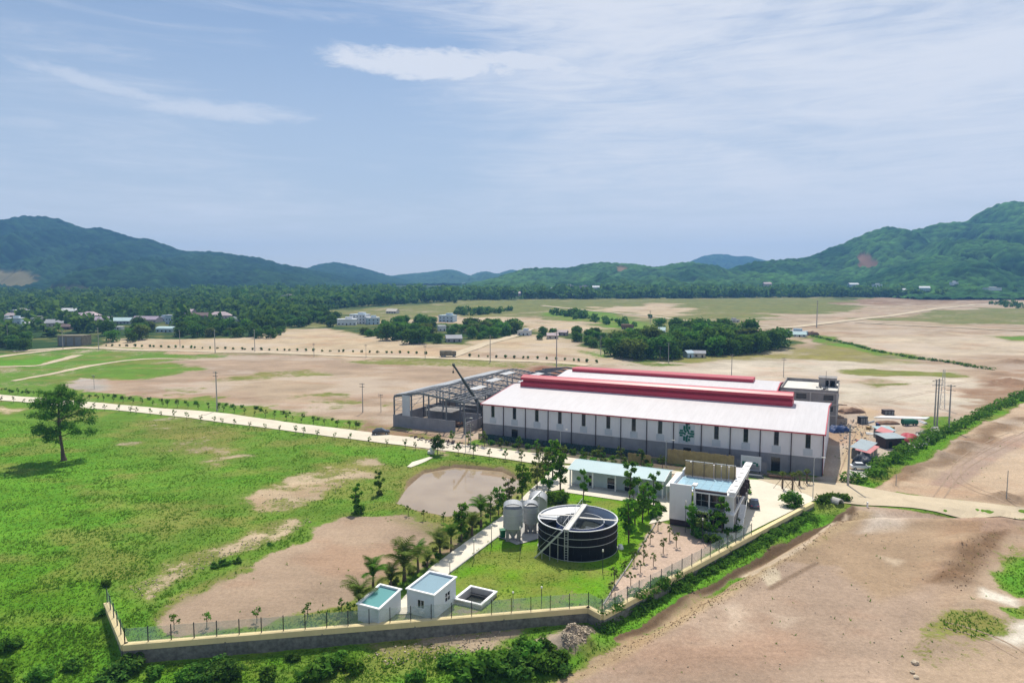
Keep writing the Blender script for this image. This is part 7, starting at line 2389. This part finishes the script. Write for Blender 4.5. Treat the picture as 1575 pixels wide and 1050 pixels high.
# ------------------------------------------------------------------ boundary wall with fence
def boundary_wall():
    root = thing('boundary_wall', 'long stone boundary wall with cream coping and wire fence on top', 'wall', (0, 0, 0), 0)
    P = [Vector(p) for p in WALL]
    sections = []
    for i in range(len(P) - 1):
        a, b = P[i], P[i + 1]
        L = (b - a).length
        d = (b - a) / L
        nrm = Vector((-d.y, d.x))
        th = 0.75
        nseg = max(1, round(L / 12))
        for k in range(nseg):
            s = a + d * (L * k / nseg) + (d * 0.01 if k else -d * 0.12)
            e = a + d * (L * (k + 1) / nseg) - (d * 0.01 if k < nseg - 1 else -d * 0.12)
            zlow = [min(hz(q.x + nrm.x * o_, q.y + nrm.y * o_) for o_ in (-1.6, -0.8, 0)) - 0.6 for q in (s, e)]
            q = [s - nrm * th / 2, e - nrm * th / 2, e + nrm * th / 2, s + nrm * th / 2]
            zz = [zlow[0], zlow[1], zlow[1], zlow[0]]
            v = [(q[j].x, q[j].y, zz[j]) for j in range(4)] + [(q[j].x, q[j].y, CAPZ - 0.76) for j in range(4)]
            fcs = [(3, 2, 1, 0), (4, 5, 6, 7), (0, 1, 5, 4), (1, 2, 6, 5), (2, 3, 7, 6), (3, 0, 4, 7)]
            MB().add(v, fcs).build('stone_panel', 'stone', root)
            q = [s - nrm * (th / 2 + 0.07), e - nrm * (th / 2 + 0.07), e + nrm * (th / 2 - 0.02), s + nrm * (th / 2 - 0.02)]
            v = [(p_.x, p_.y, CAPZ - 0.75) for p_ in q] + [(p_.x, p_.y, CAPZ) for p_ in q]
            MB().add(v, fcs).build('coping', 'cream_cap', root)
            if k:
                MB().obox((s.x - d.x * 0.01 - nrm.x * (th / 2 + 0.05), s.y - d.y * 0.01 - nrm.y * (th / 2 + 0.05), CAPZ - 1.9), (0.18, 0.12, 2.55), math.atan2(d.y, d.x)).build('buttress_strip', 'stone', root)
        # fence posts with mesh panels
        if i in (0, 1, 3, 2):
            sp = 2.75
            stop = L if i != 3 else L * 0.62
            k = 0
            fn = max(1, round(stop / sp))
            for k in range(fn + 1):
                q = a + d * (stop * k / fn)
                MB().box(q.x - 0.05, q.x + 0.05, q.y - 0.05, q.y + 0.05, CAPZ - 0.02, CAPZ + 2.05).build('fence_post', 'post_dark', root)
                if k < fn:
                    e = a + d * (stop * (k + 1) / fn)
                    s_ = q + d * 0.07
                    e = e - d * 0.07
                    MB().bar((s_.x, s_.y, CAPZ + 1.0), (e.x, e.y, CAPZ + 1.0), 0.02, 1.85).build('mesh_panel', 'fence_mesh', root)


boundary_wall()

# ------------------------------------------------------------------ village houses
def house(i, spec, spot, label, group=None):
    px, py, wpx, h, wc, rc, rk, look = spec
    x, y, z, w = spot
    d = max(5.0, min(w * 0.75, 11))
    root = thing('village_house', label, 'house', (x, y + d / 2, z - 0.3), -0.35 * math.sin(px * 1.7), group)
    wm, rm = 'village_' + HCOL[wc][0], 'village_' + HCOL[rc][0]
    MB().box(-w / 2, w / 2, -d / 2, d / 2, -1.0, h).build('wall', wm, root)
    if rk == 'flat':
        r = MB().box(-w / 2 - 0.3, w / 2 + 0.3, -d / 2 - 0.3, d / 2 + 0.3, h + 0.003, h + 0.45).build('roof', rm, root)
        if w > 9:
            MB().box(-w * 0.1, w * 0.28, -d * 0.1, d * 0.35, h + 0.453, h + 2.2).build('roof_room', wm, r)
    elif rk == 'gable':
        rz_ = h + d * 0.28
        MB().extx([(-d / 2 - 0.5, h - 0.1), (0, rz_), (d / 2 + 0.5, h - 0.1), (d / 2 + 0.5, h - 0.3), (0, rz_ - 0.25), (-d / 2 - 0.5, h - 0.3)], -w / 2 - 0.4, w / 2 + 0.4).build('roof', rm, root)
        for s in (-1, 1):
            MB().extx([(-d / 2, h), (0, rz_ - 0.3), (d / 2, h)], s * (w / 2 - 0.1) - 0.08, s * (w / 2 - 0.1) + 0.08).build('gable', wm, root)
    elif rk == 'hip':
        rz_ = h + d * 0.36
        a, b = w / 2 + 0.5, d / 2 + 0.5
        t_ = w * 0.22
        MB().add([(-a, -b, h), (a, -b, h), (a, b, h), (-a, b, h), (-t_, 0, rz_), (t_, 0, rz_)], [(0, 1, 5, 4), (1, 2, 5), (2, 3, 4, 5), (3, 0, 4), (3, 2, 1, 0)]).build('roof', rm, root)
    else:
        pr = [((d / 2 + 0.3) * math.cos(t), h + d * 0.22 * math.sin(t)) for t in np.linspace(0, math.pi, 9)]
        MB().extx(pr, -w / 2 - 0.3, w / 2 + 0.3).build('roof', rm, root)
    nw = max(1, int(w / 3.2))
    st = max(1, int(h / 3.0))
    for s in range(st):
        for k in range(nw):
            wx = -w / 2 + w * (k + 0.5) / nw
            z0 = 0.9 + s * 3.0
            if s == 0 and k == nw // 2:
                MB().box(wx - 0.5, wx + 0.5, -d / 2 - 0.05, -d / 2 - 0.004, -0.2, 2.0).build('door', 'dark_trim', root)
            else:
                MB().box(wx - 0.6, wx + 0.6, -d / 2 - 0.05, -d / 2 - 0.004, z0, z0 + 1.1).build('window', 'dark_glass', root)


ORDL = ORD + ['twenty-first', 'twenty-second', 'twenty-third', 'twenty-fourth', 'twenty-fifth']
order = sorted(range(len(VILLAGE)), key=lambda i: VILLAGE[i][0])
for i, v in enumerate(VILLAGE):
    house(i, v, HSPOT[i], '%s in the village, %s house from the left' % (v[7], ORDL[order.index(i)]), 'houses of the village')
for i, v in enumerate(OTHER):
    house(i, v, HSPOT[len(VILLAGE) + i], v[7], None)


# ------------------------------------------------------------------ poles and lamps
def pole(px, py, top, label, kind='pole', r=None, group=None):
    x, y, z = GT(px, py)
    h = (py - top) * mpp(y) * 1.02
    root = thing({'pole': 'utility_pole', 'lamp': 'street_lamp', 'mast': 'lattice_mast'}[kind], label, {'pole': 'pole', 'lamp': 'street lamp', 'mast': 'mast'}[kind], (x, y, z), TH, group)
    r = r or max(0.09, 0.018 * h)
    if kind == 'mast':
        w = 0.8
        for sx in (-1, 1):
            for sy in (-1, 1):
                MB().bar((sx * w, sy * w, -0.3), (sx * 0.25, sy * 0.25, h), 0.1).build('leg', 'galvanised', root)
        for k in range(8):
            t0, t1 = k / 8, (k + 1) / 8
            w0, w1 = w + (0.25 - w) * t0, w + (0.25 - w) * t1
            for sx, sy, tx, ty in ((-1, -1, 1, -1), (1, -1, 1, 1), (1, 1, -1, 1), (-1, 1, -1, -1)):
                MB().bar((sx * w0, sy * w0, h * t0), (tx * w1, ty * w1, h * t1), 0.06).build('lattice_bar', 'galvanised', root)
        return root
    if label.find('garden lamp') >= 0:
        MB().tube([(0, 0, -0.3), (0, 0, h * 0.9)], [0.06, 0.045], 6).build('shaft', 'post_dark', root)
        MB().tube([(0, 0, h * 0.9), (0, 0, h * 0.93), (0, 0, h)], [0.1, 0.16, 0.12], 8).build('lamp_head', 'lamp_glass', root)
        return root
    MB().tube([(0, 0, -0.4), (0, 0, h)], [r, r * 0.65], 8).build('shaft', 'pole_concrete' if kind == 'pole' else 'galvanised', root)
    if kind == 'pole' and ' post ' not in label:
        for k, zz in enumerate((0.97, 0.88)):
            MB().box(-0.9 - 0.02 * h, 0.9 + 0.02 * h, -r * 0.7 - 0.1, -r * 0.7, h * zz - 0.07, h * zz + 0.07).build('crossarm', 'post_dark', root)
        for s in (-0.8, 0.0, 0.8):
            MB().tube([(s, -r * 0.7 - 0.05, h * 0.97 + 0.07), (s, -r * 0.7 - 0.05, h * 0.97 + 0.35)], 0.07, 6).build('insulator', 'lamp_glass', root)
    elif kind == 'lamp':
        a = MB().tube([(0, 0, h - 0.05), (0.5, 0, h + 0.25), (1.5, 0, h + 0.35)], 0.05, 6).build('arm', 'galvanised', root)
        MB().obox((1.75, 0, h + 0.34), (0.75, 0.28, 0.14)).build('lamp_head', 'lamp_glass', root)
    return root


for i, (px, py, tp) in enumerate(((12, 523, 500), (66, 517, 495), (97, 537, 507), (152, 538, 504), (277, 534, 508), (331, 543, 507), (392, 540, 507), (483, 549, 528), (563, 550, 530), (654, 553, 531), (754, 557, 516))):
    pole(px, py, tp, '%s utility pole from the left along the far road' % ORD[i], 'pole', None, 'poles along the far road')
for i, (px, py, tp) in enumerate(((145, 598, 577), (334, 632, 571), (558, 634, 589), (586, 634, 606))):
    pole(px, py, tp, '%s tall pole from the left standing in the bare field' % ORD[i], 'pole', None, 'poles in the bare field')
for px, py, tp, kd, lab in ((856, 563, 507, 'pole', 'thick tall concrete pole behind the factory, left of the dense clump'), (924, 546, 517, 'pole', 'pale pole before the small stand of trees'),
                            (1015, 553, 532, 'pole', 'shorter of two poles at the edge of the dense clump'), (1028, 558, 527, 'pole', 'taller of two poles at the edge of the dense clump'),
                            (1125, 583, 545, 'pole', 'thin pole behind the second hall'), (1205, 580, 550, 'pole', 'thin pole left of the concrete building'),
                            (1256, 504, 463, 'pole', 'faint pole standing in the right hand fields'), (1000, 499, 478, 'pole', 'short pole at the near end of the valley road'),
                            (1304, 747, 651, 'pole', 'heavy concrete pole at the yard corner by the dirt road'), (1437, 654, 584, 'pole', 'left one of the tall poles behind the hedge'),
                            (1441, 656, 582, 'pole', 'second of the tall poles behind the hedge'), (1459, 664, 591, 'pole', 'right one of the tall poles behind the hedge'), (1449, 629, 568, 'mast', 'thin lattice mast between the tall poles'),
                            (1548, 766, 722, 'pole', 'thin post on a small earth mound at the right edge'), (1378, 746, 729, 'pole', 'short post in the dirt right of the hedge'),
                            (716, 696, 643, 'lamp', 'street lamp by the dark tree above the pond'), (862, 693, 661, 'lamp', 'street lamp in front of the middle of the hall'), (1024, 716, 677, 'lamp', 'street lamp left of the bamboo screen'),
                            (1250, 768, 703, 'lamp', 'tall street lamp at the end of the boundary wall'), (724, 690, 652, 'pole', 'concrete pole beside the crane at the hall corner'),
                            (756, 842, 806, 'lamp', 'garden lamp on the right side of the path near the silos'), (729, 862, 827, 'lamp', 'garden lamp half way along the path'), (692, 884, 861, 'lamp', 'garden lamp behind the cube house'),
                            (800, 852, 808, 'lamp', 'garden lamp before the silos'), (927, 880, 843, 'lamp', 'garden lamp on the lawn right of the tank'), (789, 934, 908, 'lamp', 'garden lamp inside the fence near the basin'),
                            (833, 928, 900, 'lamp', 'garden lamp inside the fence below the tank'), (1080, 833, 795, 'lamp', 'garden lamp in the office front garden'), (1054, 818, 768, 'lamp', 'slanting garden lamp before the white slab wall')):
    pole(px, py, tp, lab, kd, 0.09 if kd == 'lamp' else None)


# ------------------------------------------------------------------ vehicles
def car(px, py, rz, m, label, sc=1.0):
    x, y, z = GT(px, py)
    root = thing('parked_car', label, 'car', (x, y, z + 0.16), rz)
    root.scale = (sc, sc, sc)
    L, W = 4.5, 1.8
    prof = [(-2.25, 0.35), (-2.25, 0.78), (-2.05, 0.92), (-1.25, 0.98), (1.0, 0.98), (2.05, 0.82), (2.25, 0.62), (2.25, 0.35)]
    mb = MB()
    n = len(prof)
    for s in (-1, 1):
        pass
    v = []
    for yy, k in ((-W / 2, 1.0), (W / 2, 1.0)):
        v += [(p[0], yy * (0.94 if p[1] > 0.9 else 1.0), p[1]) for p in prof]
    f = [(i, (i + 1) % n, n + (i + 1) % n, n + i) for i in range(n)] + [tuple(range(n)), tuple(range(n, 2 * n))[::-1]]
    mb.add(v, f).build('body', m, root)
    cab = [(-1.85, 0.96), (-1.25, 1.45), (0.35, 1.47), (1.15, 0.96)]
    v = []
    for s in (-1, 1):
        v += [(cab[0][0], s * 0.82, cab[0][1]), (cab[1][0], s * 0.66, cab[1][1]), (cab[2][0], s * 0.66, cab[2][1]), (cab[3][0], s * 0.82, cab[3][1])]
    g = MB().add(v, [(0, 1, 2, 3), (7, 6, 5, 4), (0, 4, 5, 1), (1, 5, 6, 2), (2, 6, 7, 3), (3, 7, 4, 0)]).build('cabin_glass', 'car_glass', root)
    MB().box(-1.22, 0.32, -0.66, 0.66, 1.472, 1.51).build('roof', m, root)
    for a in (-1.4, 1.4):
        for s in (-1, 1):
            wheel(root, (a, s * 0.80, 0.20), 0.33, 0.22)
    for s in (-1, 1):
        MB().box(2.2, 2.27, s * 0.6 - 0.2, s * 0.6 + 0.2, 0.62, 0.74).build('headlight', 'lamp_glass', root)
        MB().box(-2.28, -2.24, s * 0.62 - 0.18, s * 0.62 + 0.18, 0.66, 0.80).build('tail_light', 'red_metal', root)


car(586, 668, 0.2, 'car_black', 'black car parked at the edge of the main road by the unfinished hall', 1.15)
car(1160, 779, TH + 1.75, 'car_navy', 'dark blue car parked on the plaza beside the office')
car(1324, 722, TH + 0.25, 'car_white', 'white car under the dark tarpaulin at the near end of the yard', 1.05)
car(1361, 663, 0.1, 'car_white', 'white car standing behind the yard sheds')


def truck(px, py, rz, bodym, label, sc=1.0):
    x, y, z = GT(px, py)
    root = thing('parked_truck', label, 'truck', (x, y, z), rz)
    root.scale = (sc, sc, sc)
    MB().box(-3.6, 3.6, -1.0, 1.0, 0.7, 1.0).build('chassis', 'crane_dark', root)
    MB().exty([(1.9, 1.0), (1.9, 2.7), (3.1, 2.7), (3.6, 1.8), (3.6, 1.0)], -1.1, 1.1).build('cab', bodym, root)
    MB().box(3.1, 3.62, -0.9, 0.9, 1.9, 2.5).build('windscreen', 'car_glass', root)
    pr = [(-1.2, 1.02), (-1.25, 2.5), (-0.7, 3.0), (0.7, 3.0), (1.25, 2.5), (1.2, 1.02)]
    MB().extx(pr, -3.6, 1.7).build('covered_load', bodym, root)
    for a in (-2.6, -1.4, 2.6):
        for s in (-1, 1):
            wheel(root, (a, s * 1.0, 0.5), 0.5, 0.3)


truck(689, 549, 0.15, 'thatch', 'olive covered truck parked at the branch road corner', 1.35)
truck(965, 506, 0.0, 'rust', 'brown truck parked on the pale field behind the dense clump', 1.5)
truck(1399, 654, 0.1, 'green_tarp', 'truck with green tarpaulin load at the back of the yard', 0.68)

# ------------------------------------------------------------------ the yard right of the hall
def shed(px, py, w, d, h, wallm, roofm, label, rz=0.0, rise=0.5):
    x, y, z = GT(px, py)
    root = thing('yard_shed', label, 'shed', (x, y, z), rz)
    MB().box(0, w, 0, d, -0.2, h).build('wall', wallm, root)
    MB().extx([(-0.4, h + 0.01), (d + 0.4, h + rise), (d + 0.4, h + rise + 0.1), (-0.4, h + 0.11)], -0.4, w + 0.4).build('roof', roofm, root)
    for k in range(max(1, int(w / 3))):
        MB().box(1 + k * 3, 1.9 + k * 3, -0.05, -0.005, 0.8 if k else 0.0, 1.9).build('window' if k else 'door', 'dark_glass', root)


YR_ = 0.87
shed(1330, 708, 11.0, 3.2, 2.5, 'shed_wall', 'shed_roof', 'long low shed with blue grey roof in the middle of the yard', YR_)
shed(1336, 711, 9.0, 2.8, 2.3, 'shed_wall', 'pink_roof', 'long low shed with faded pink roof beside the hedge', YR_)
shed(1362, 690, 5.5, 4.0, 2.8, 'dark_trim', 'shed_roof', 'dark open shed with slate blue roof behind the pink one', 0.15)
shed(1366, 681, 7.0, 3.0, 2.5, 'shed_wall', 'pink_roof', 'shed with dusty pink roof at the back of the yard', YR_)
shed(1353, 676, 4.2, 3.5, 2.6, 'shed_wall', 'blue_roof', 'small shed with pale blue roof by the service road', 0.0)


def heap(name, px, py, w, d, h, m, label, cat, seed, rz=0.0, kind=None, n=18, rough=0.5):
    """crumpled covered pile: displaced mound with flat skirts"""
    x, y, z = GT(px, py)
    u = np.linspace(-1, 1, n)
    X, Y = np.meshgrid(u, u)
    q = np.maximum(np.abs(X), np.abs(Y)) ** 2.2 * 0.6 + (X * X + Y * Y) * 0.25
    Z = np.clip(1 - q, 0, None) ** 0.55 * h * (0.7 + rough * 1.2 * (fbm(X * 2.6 + seed, Y * 2.6, 4, seed) - 0.25))
    Z[0] = Z[-1] = -0.25
    Z[:, 0] = Z[:, -1] = -0.25
    idx = np.arange(n * n).reshape(n, n)
    F = np.stack([idx[:-1, :-1], idx[:-1, 1:], idx[1:, 1:], idx[1:, :-1]], -1).reshape(-1, 4)
    o = link(name, npmesh(name, np.stack([X.ravel() * w / 2, Y.ravel() * d / 2, Z.ravel()], 1), F, m))
    o.location = (x, y, z)
    o.rotation_euler = (0, 0, rz)
    return tag(o, label, cat)


heap('tarp_heap', 1327, 712, 5.6, 4.2, 2.4, 'dark_tarp', 'crumpled dark grey tarpaulin heap at the near end of the yard', 'tarpaulin', 3, YR_, rough=0.9)
heap('tarp_heap', 1382, 688, 3.0, 3.0, 1.6, 'dark_tarp', 'small dark blue covered heap between the slate roof and the hedge', 'tarpaulin', 4, 0.2, rough=0.9)
heap('tarp_heap', 1396, 676, 8.0, 4.4, 2.2, 'red_tarp', 'bright dark red tarpaulin over stacked goods in the yard', 'tarpaulin', 5, YR_, rough=0.4)
heap('tarp_heap', 1290, 663, 6.5, 4.0, 1.8, 'blue_tarp', 'blue tarpaulin heap at the foot of the concrete building', 'tarpaulin', 6, 0.2, rough=0.9)
heap('earth_heap', 1365, 651, 7.0, 3.5, 1.0, 'rust', 'reddish brown earth heap behind the white car in the yard', 'earth heap', 7, 0.1)
heap('brush_pile', 1152, 500, 16, 9, 4.0, 'rust', 'brown pile of dead branches behind the dense clump', 'brush pile', 8, 0.0, rough=1.0)
heap('brush_pile', 1247, 515, 12, 6, 2.8, 'rust', 'brown pile of scrap beside the pale shed right of the dense clump', 'scrap pile', 9, 0.0, rough=1.0)
heap('brush_pile', 1310, 634, 9, 4, 1.4, 'rust', 'low dark pile of formwork timber right of the concrete building', 'timber pile', 10, 0.2, rough=1.0)
for px, py, w, h, m, lab, rz in ((1329, 652, 2.6, 2.2, 'dark_tarp', 'dark blue cubic container on the service road beside the yard', 0.2), (1368, 638, 3.4, 1.5, 'dark_trim', 'low black crate on the pale slab behind the yard', 0.0), (108, 532, 17.0, 7.0, 'thatch', 'brown open shed at the far road on the left', 0.0)):
    x, y, z = GT(px, py)
    root = thing('storage_box', lab, 'container', (x, y, z), rz)
    MB().box(-w / 2, w / 2, 0, w * 0.6, -0.1, h).build('box_wall', m, root)
    MB().box(-w / 2 - 0.1, w / 2 + 0.1, -0.1, w * 0.6 + 0.1, h + 0.003, h + 0.14).build('lid', m, root)
    for k in range(3):
        MB().box(-w / 2 + w * (k + 0.15) / 3, -w / 2 + w * (k + 0.85) / 3, -0.04, -0.003, 0.1, h * 0.85).build('front_panel', 'shed_wall', root)
x, y, z = GT(1385, 644)
st = thing('slab_stack', 'long white stack of wall panels lying behind the yard', 'panels', (x, y, z), -0.18)
for k in range(5):
    MB().box(-8 + k * 0.8, 8 + k * 0.5, k * 0.7, k * 0.7 + 0.66, 0, 0.30 + 0.06 * (k % 2)).build('panel', 'white_trim', st)
x, y, z = GT(1361, 664)
st = thing('sheet_stack', 'stack of pale roofing sheets beside the service road', 'sheets', (x, y, z), 0.1)
for k in range(6):
    MB().box(-1.6 + 0.1 * (k % 3), 1.6 + 0.1 * (k % 2), -1.0, 1.2, k * 0.14, k * 0.14 + 0.11).build('sheet', 'white_trim' if k % 2 else 'galvanised', st)
Rq = random.Random(44)
for k_, (px, py, kd) in enumerate(((1318, 690, 0), (1324, 682, 1), (1345, 668, 2), (1372, 660, 0), (1340, 650, 2), (1378, 700, 1), (1395, 690, 0), (1350, 655, 1), (1336, 660, 0), (1420, 650, 2))):
    x, y, z = GT(px, py)
    nm = ('pallet_stack', 'drum_group', 'pipe_bundle')[kd]
    st = thing(nm, '%s of the small goods lying about the yard, counted from the left' % nth(1 + sorted((1318, 1324, 1345, 1372, 1340, 1378, 1395, 1350, 1336, 1420)).index(px)), ('pallets', 'drums', 'pipes')[kd], (x, y, z), Rq.uniform(0, 3), 'small goods in the yard')
    if kd == 0:
        for j in range(5):
            MB().box(-0.6 + 0.03 * (j % 2), 0.6, -0.5, 0.5, j * 0.17, j * 0.17 + 0.13).build('pallet', 'timber', st)
    elif kd == 1:
        for j in range(4):
            MB().lathe([(0.001, 0.88), (0.29, 0.88), (0.3, 0.45), (0.29, 0.0)], 12, ((j % 2) * 0.65, (j // 2) * 0.65)).build('drum', ('tank_blue', 'rust', 'tank_blue', 'red_metal')[j], st)
    else:
        for j in range(6):
            MB().tube([(-2.2, (j % 4) * 0.26, 0.13 + 0.24 * (j // 4)), (2.2, (j % 4) * 0.26, 0.13 + 0.24 * (j // 4))], 0.12, 8).build('pipe', 'galvanised', st)
# white rubble beside the red tarpaulin
rb = np.random.default_rng(3)


def rubble(name, outline, n, s0, s1, m, label, cat, seed, lift=0.0):
    rng = np.random.default_rng(seed)
    W = [GT(*p)[:2] for p in outline]
    xs = [p[0] for p in W]; ys = [p[1] for p in W]
    mb = MB()
    c = 0
    while c < n:
        p = (rng.uniform(min(xs), max(xs)), rng.uniform(min(ys), max(ys)))
        if not in_poly(p, W):
            continue
        c += 1
        s = s0 + (s1 - s0) * rng.random() ** 2
        M = Matrix.Translation((p[0], p[1], hz(*p) + s * 0.2 + lift)) @ Matrix.Rotation(rng.random() * 6, 4, 'Z') @ Matrix.Rotation(rng.normal() * 0.5, 4, 'X')
        base = [(-1, -1, -1), (1, -1, -1), (1, 1, -1), (-1, 1, -1), (-1, -1, 1), (1, -1, 1), (1, 1, 1), (-1, 1, 1)]
        v = [M @ Vector([b[j] * s * 0.5 * (0.6 + 0.6 * rng.random()) for j in range(3)]) for b in base]
        mb.add(v, [(3, 2, 1, 0), (4, 5, 6, 7), (0, 1, 5, 4), (1, 2, 6, 5), (2, 3, 7, 6), (3, 0, 4, 7)])
    o = mb.build(name, m, None, fix=False)
    return tag(o, label, cat, kind='stuff')


rubble('rubble', [(1386, 690), (1398, 672), (1440, 656), (1452, 664), (1430, 680), (1396, 698)], 420, 0.2, 0.8, 'rubble', 'white rubble spread between the red tarpaulin and the hedge', 'rubble', 1)
rubble('gravel', [(862, 985), (880, 962), (905, 962), (918, 972), (900, 990), (872, 1000)], 1400, 0.06, 0.26, 'gravel_tan', 'grey gravel covering the mound below the wall corner', 'gravel', 2)
rubble('spoil_stones', [(1440, 890), (1500, 820), (1545, 812), (1520, 860), (1480, 910)], 260, 0.05, 0.18, 'earth_clod', 'brown clods of earth on the spoil bank at the right', 'earth clods', 3)
rubble('berm_clods', [(940, 1000), (1080, 925), (1180, 872), (1315, 785), (1325, 790), (1190, 884), (1090, 938), (880, 1048)], 1100, 0.04, 0.15, 'earth_clod', 'loose earth clods along the berm beside the ditch', 'earth clods', 4)
rubble('field_stones', [(200, 905), (300, 860), (470, 795), (480, 805), (300, 880), (225, 925)], 260, 0.06, 0.24, 'gravel_tan', 'pale stones scattered along the bare bank in the meadow', 'stones', 5)
rubble('field_stones', [(380, 770), (480, 730), (600, 712), (560, 740), (420, 795)], 300, 0.06, 0.22, 'gravel_tan', 'pale stones scattered over the sandy patch in the meadow', 'stones', 6)
rubble('scrub_debris', [(560, 1005), (700, 975), (780, 970), (760, 1000), (600, 1025)], 400, 0.06, 0.22, 'gravel_tan', 'pale stone debris in the scrub below the wall', 'stones', 7)
rubble('platform_stones', [(1000, 1000), (1320, 800), (1500, 830), (1380, 1040), (950, 1045)], 160, 0.05, 0.18, 'gravel_tan', 'few small stones scattered on the bare platform', 'stones', 8)
rubble('yard_debris', [(1290, 650), (1330, 640), (1345, 665), (1320, 700), (1290, 700)], 260, 0.10, 0.5, 'grey_concrete', 'small building debris on the ground beside the service road', 'debris', 9)
rubble('site_debris', [(625, 672), (690, 676), (742, 686), (738, 694), (680, 690)], 300, 0.10, 0.6, 'dark_trim', 'dark building debris before the unfinished steel hall', 'debris', 10)
for i, (px, py, s) in enumerate(((1407, 1020, 0.75), (1403, 1034, 0.5), (1409, 1042, 0.55))):
    x, y, z = GT(px, py)
    rg = np.random.default_rng(i + 50)
    bm = bmesh.new(); bmesh.ops.create_icosphere(bm, subdivisions=2, radius=s * 0.6)
    for v in bm.verts:
        v.co *= 0.75 + 0.5 * rg.random()
        v.co.z *= 0.7
    me = bpy.data.meshes.new('boulder'); bm.to_mesh(me); bm.free(); me.materials.append(MATS['gravel_tan'])
    o = link('boulder', me); o.location = (x, y, z + 0.15 * s)
    tag(o, ['pale', 'middle grey', 'nearest'][i] + ' boulder of the three at the lower right edge of the platform', 'rock', 'boulders at the platform edge')
x, y, z = GT(666, 698)
rg = np.random.default_rng(5)
rk = thing('rockery', 'pale rockery stones heaped beside the dark ornamental tree', 'rockery', (x, y, z), 0)
for k in range(7):
    bm = bmesh.new(); bmesh.ops.create_icosphere(bm, subdivisions=2, radius=0.55 + 0.3 * rg.random())
    for v in bm.verts:
        v.co *= 0.75 + 0.5 * rg.random()
    me = bpy.data.meshes.new('stone'); bm.to_mesh(me); bm.free(); me.materials.append(MATS['rubble'])
    o = link('stone', me, rk); o.location = ((rg.random() - 0.5) * 2.2, (rg.random() - 0.5) * 1.4, 0.4 + 1.6 * rg.random() * (k > 3))


# bare transplanted trees propped by poles on the plaza edge
def propped(px, py, h, label, seed):
    x, y, z = GT(px, py)
    rg = random.Random(seed)
    root = thing('propped_tree', label, 'tree', (x, y, z), rg.uniform(0, 6))
    t = MB()
    t.tube([(0, 0, -0.3), (0.1, 0, h * 0.5), (0, 0.1, h * 0.8)], [0.2, 0.17, 0.13], 7)
    for k in range(4):
        a = k * 1.57 + rg.random()
        t.tube([(0, 0.05, h * 0.72), (0.8 * math.cos(a), 0.8 * math.sin(a), h)], [0.1, 0.05], 5)
    t.build('trunk', 'bark', root, fix=False)
    for k in range(4):
        a = k * 1.57 + 0.6
        MB().tube([(2.0 * math.cos(a), 2.0 * math.sin(a), -0.1), (0.12 * math.cos(a), 0.12 * math.sin(a), h * 0.68)], 0.05, 5).build('prop_pole', 'stake_wood', root, fix=False)
    rngn = np.random.default_rng(seed)
    V, F = leaf_cloud(rngn, [(0, 0, h, 0.8, 0.8, 0.5)], 60, 0.22)
    link('crown', leaf_mesh('crown', V, F, 'leaf_olive'), root)


for i, (px, py, h) in enumerate(((1203, 752, 3.6), (1219, 756, 3.9), (1229, 748, 3.2), (1241, 744, 3.0))):
    propped(px, py, h, '%s bare propped tree from the left on the plaza edge by the bush island' % ORD[i], 70 + i)
# culvert head where the wall ends
x, y, z = GT(1291, 776)
cvt = thing('culvert_head', 'small concrete culvert mouth in the bank at the end of the wall', 'culvert', (x, y, z), 0.5)
mb = MB()
ar = [(1.0 * math.cos(t), 0.1 + 1.0 * math.sin(t)) for t in np.linspace(0, math.pi, 10)]
ar2 = [(0.75 * math.cos(t), 0.1 + 0.75 * math.sin(t)) for t in np.linspace(0, math.pi, 10)][::-1]
MB().exty(ar + ar2, -0.3, 1.6).build('ring', 'concrete', cvt)
MB().box(-0.74, 0.74, 1.2, 1.25, -0.3, 0.8).build('mouth_shade', 'dark_trim', cvt)  # dark sheet standing in for the shade inside the pipe
# white figure-like marker post by the right road
x, y, z = GT(1334, 780)
mk = thing('marker_post', 'small white marker post beside the dirt road at the platform corner', 'post', (x, y, z), 0)
MB().box(-0.12, 0.12, -0.12, 0.12, -0.2, 1.0).build('post', 'white_trim', mk)
MB().box(-0.16, 0.16, -0.16, 0.16, 1.003, 1.12).build('cap', 'white_trim', mk)

# ------------------------------------------------------------------ haze: the valley air
m = bpy.data.materials.new('valley_air'); MATS['valley_air'] = m
m.use_nodes = True
t = NT(m.node_tree); t.n.clear()
out = t.node('ShaderNodeOutputMaterial')
pv = t.node('ShaderNodeVolumePrincipled')
pv.inputs['Color'].default_value = (0.22, 0.50, 0.95, 1)
pv.inputs['Density'].default_value = 0.00016
pv.inputs['Anisotropy'].default_value = 0.2
t.link(pv.outputs[0], out.inputs['Volume'])
m.cycles.homogeneous_volume = True if hasattr(m.cycles, 'homogeneous_volume') else None
hb = MB().box(-5500, 5500, -60, 5100, -12, 330)
tag(hb.build('haze', 'valley_air'), kind='stuff')
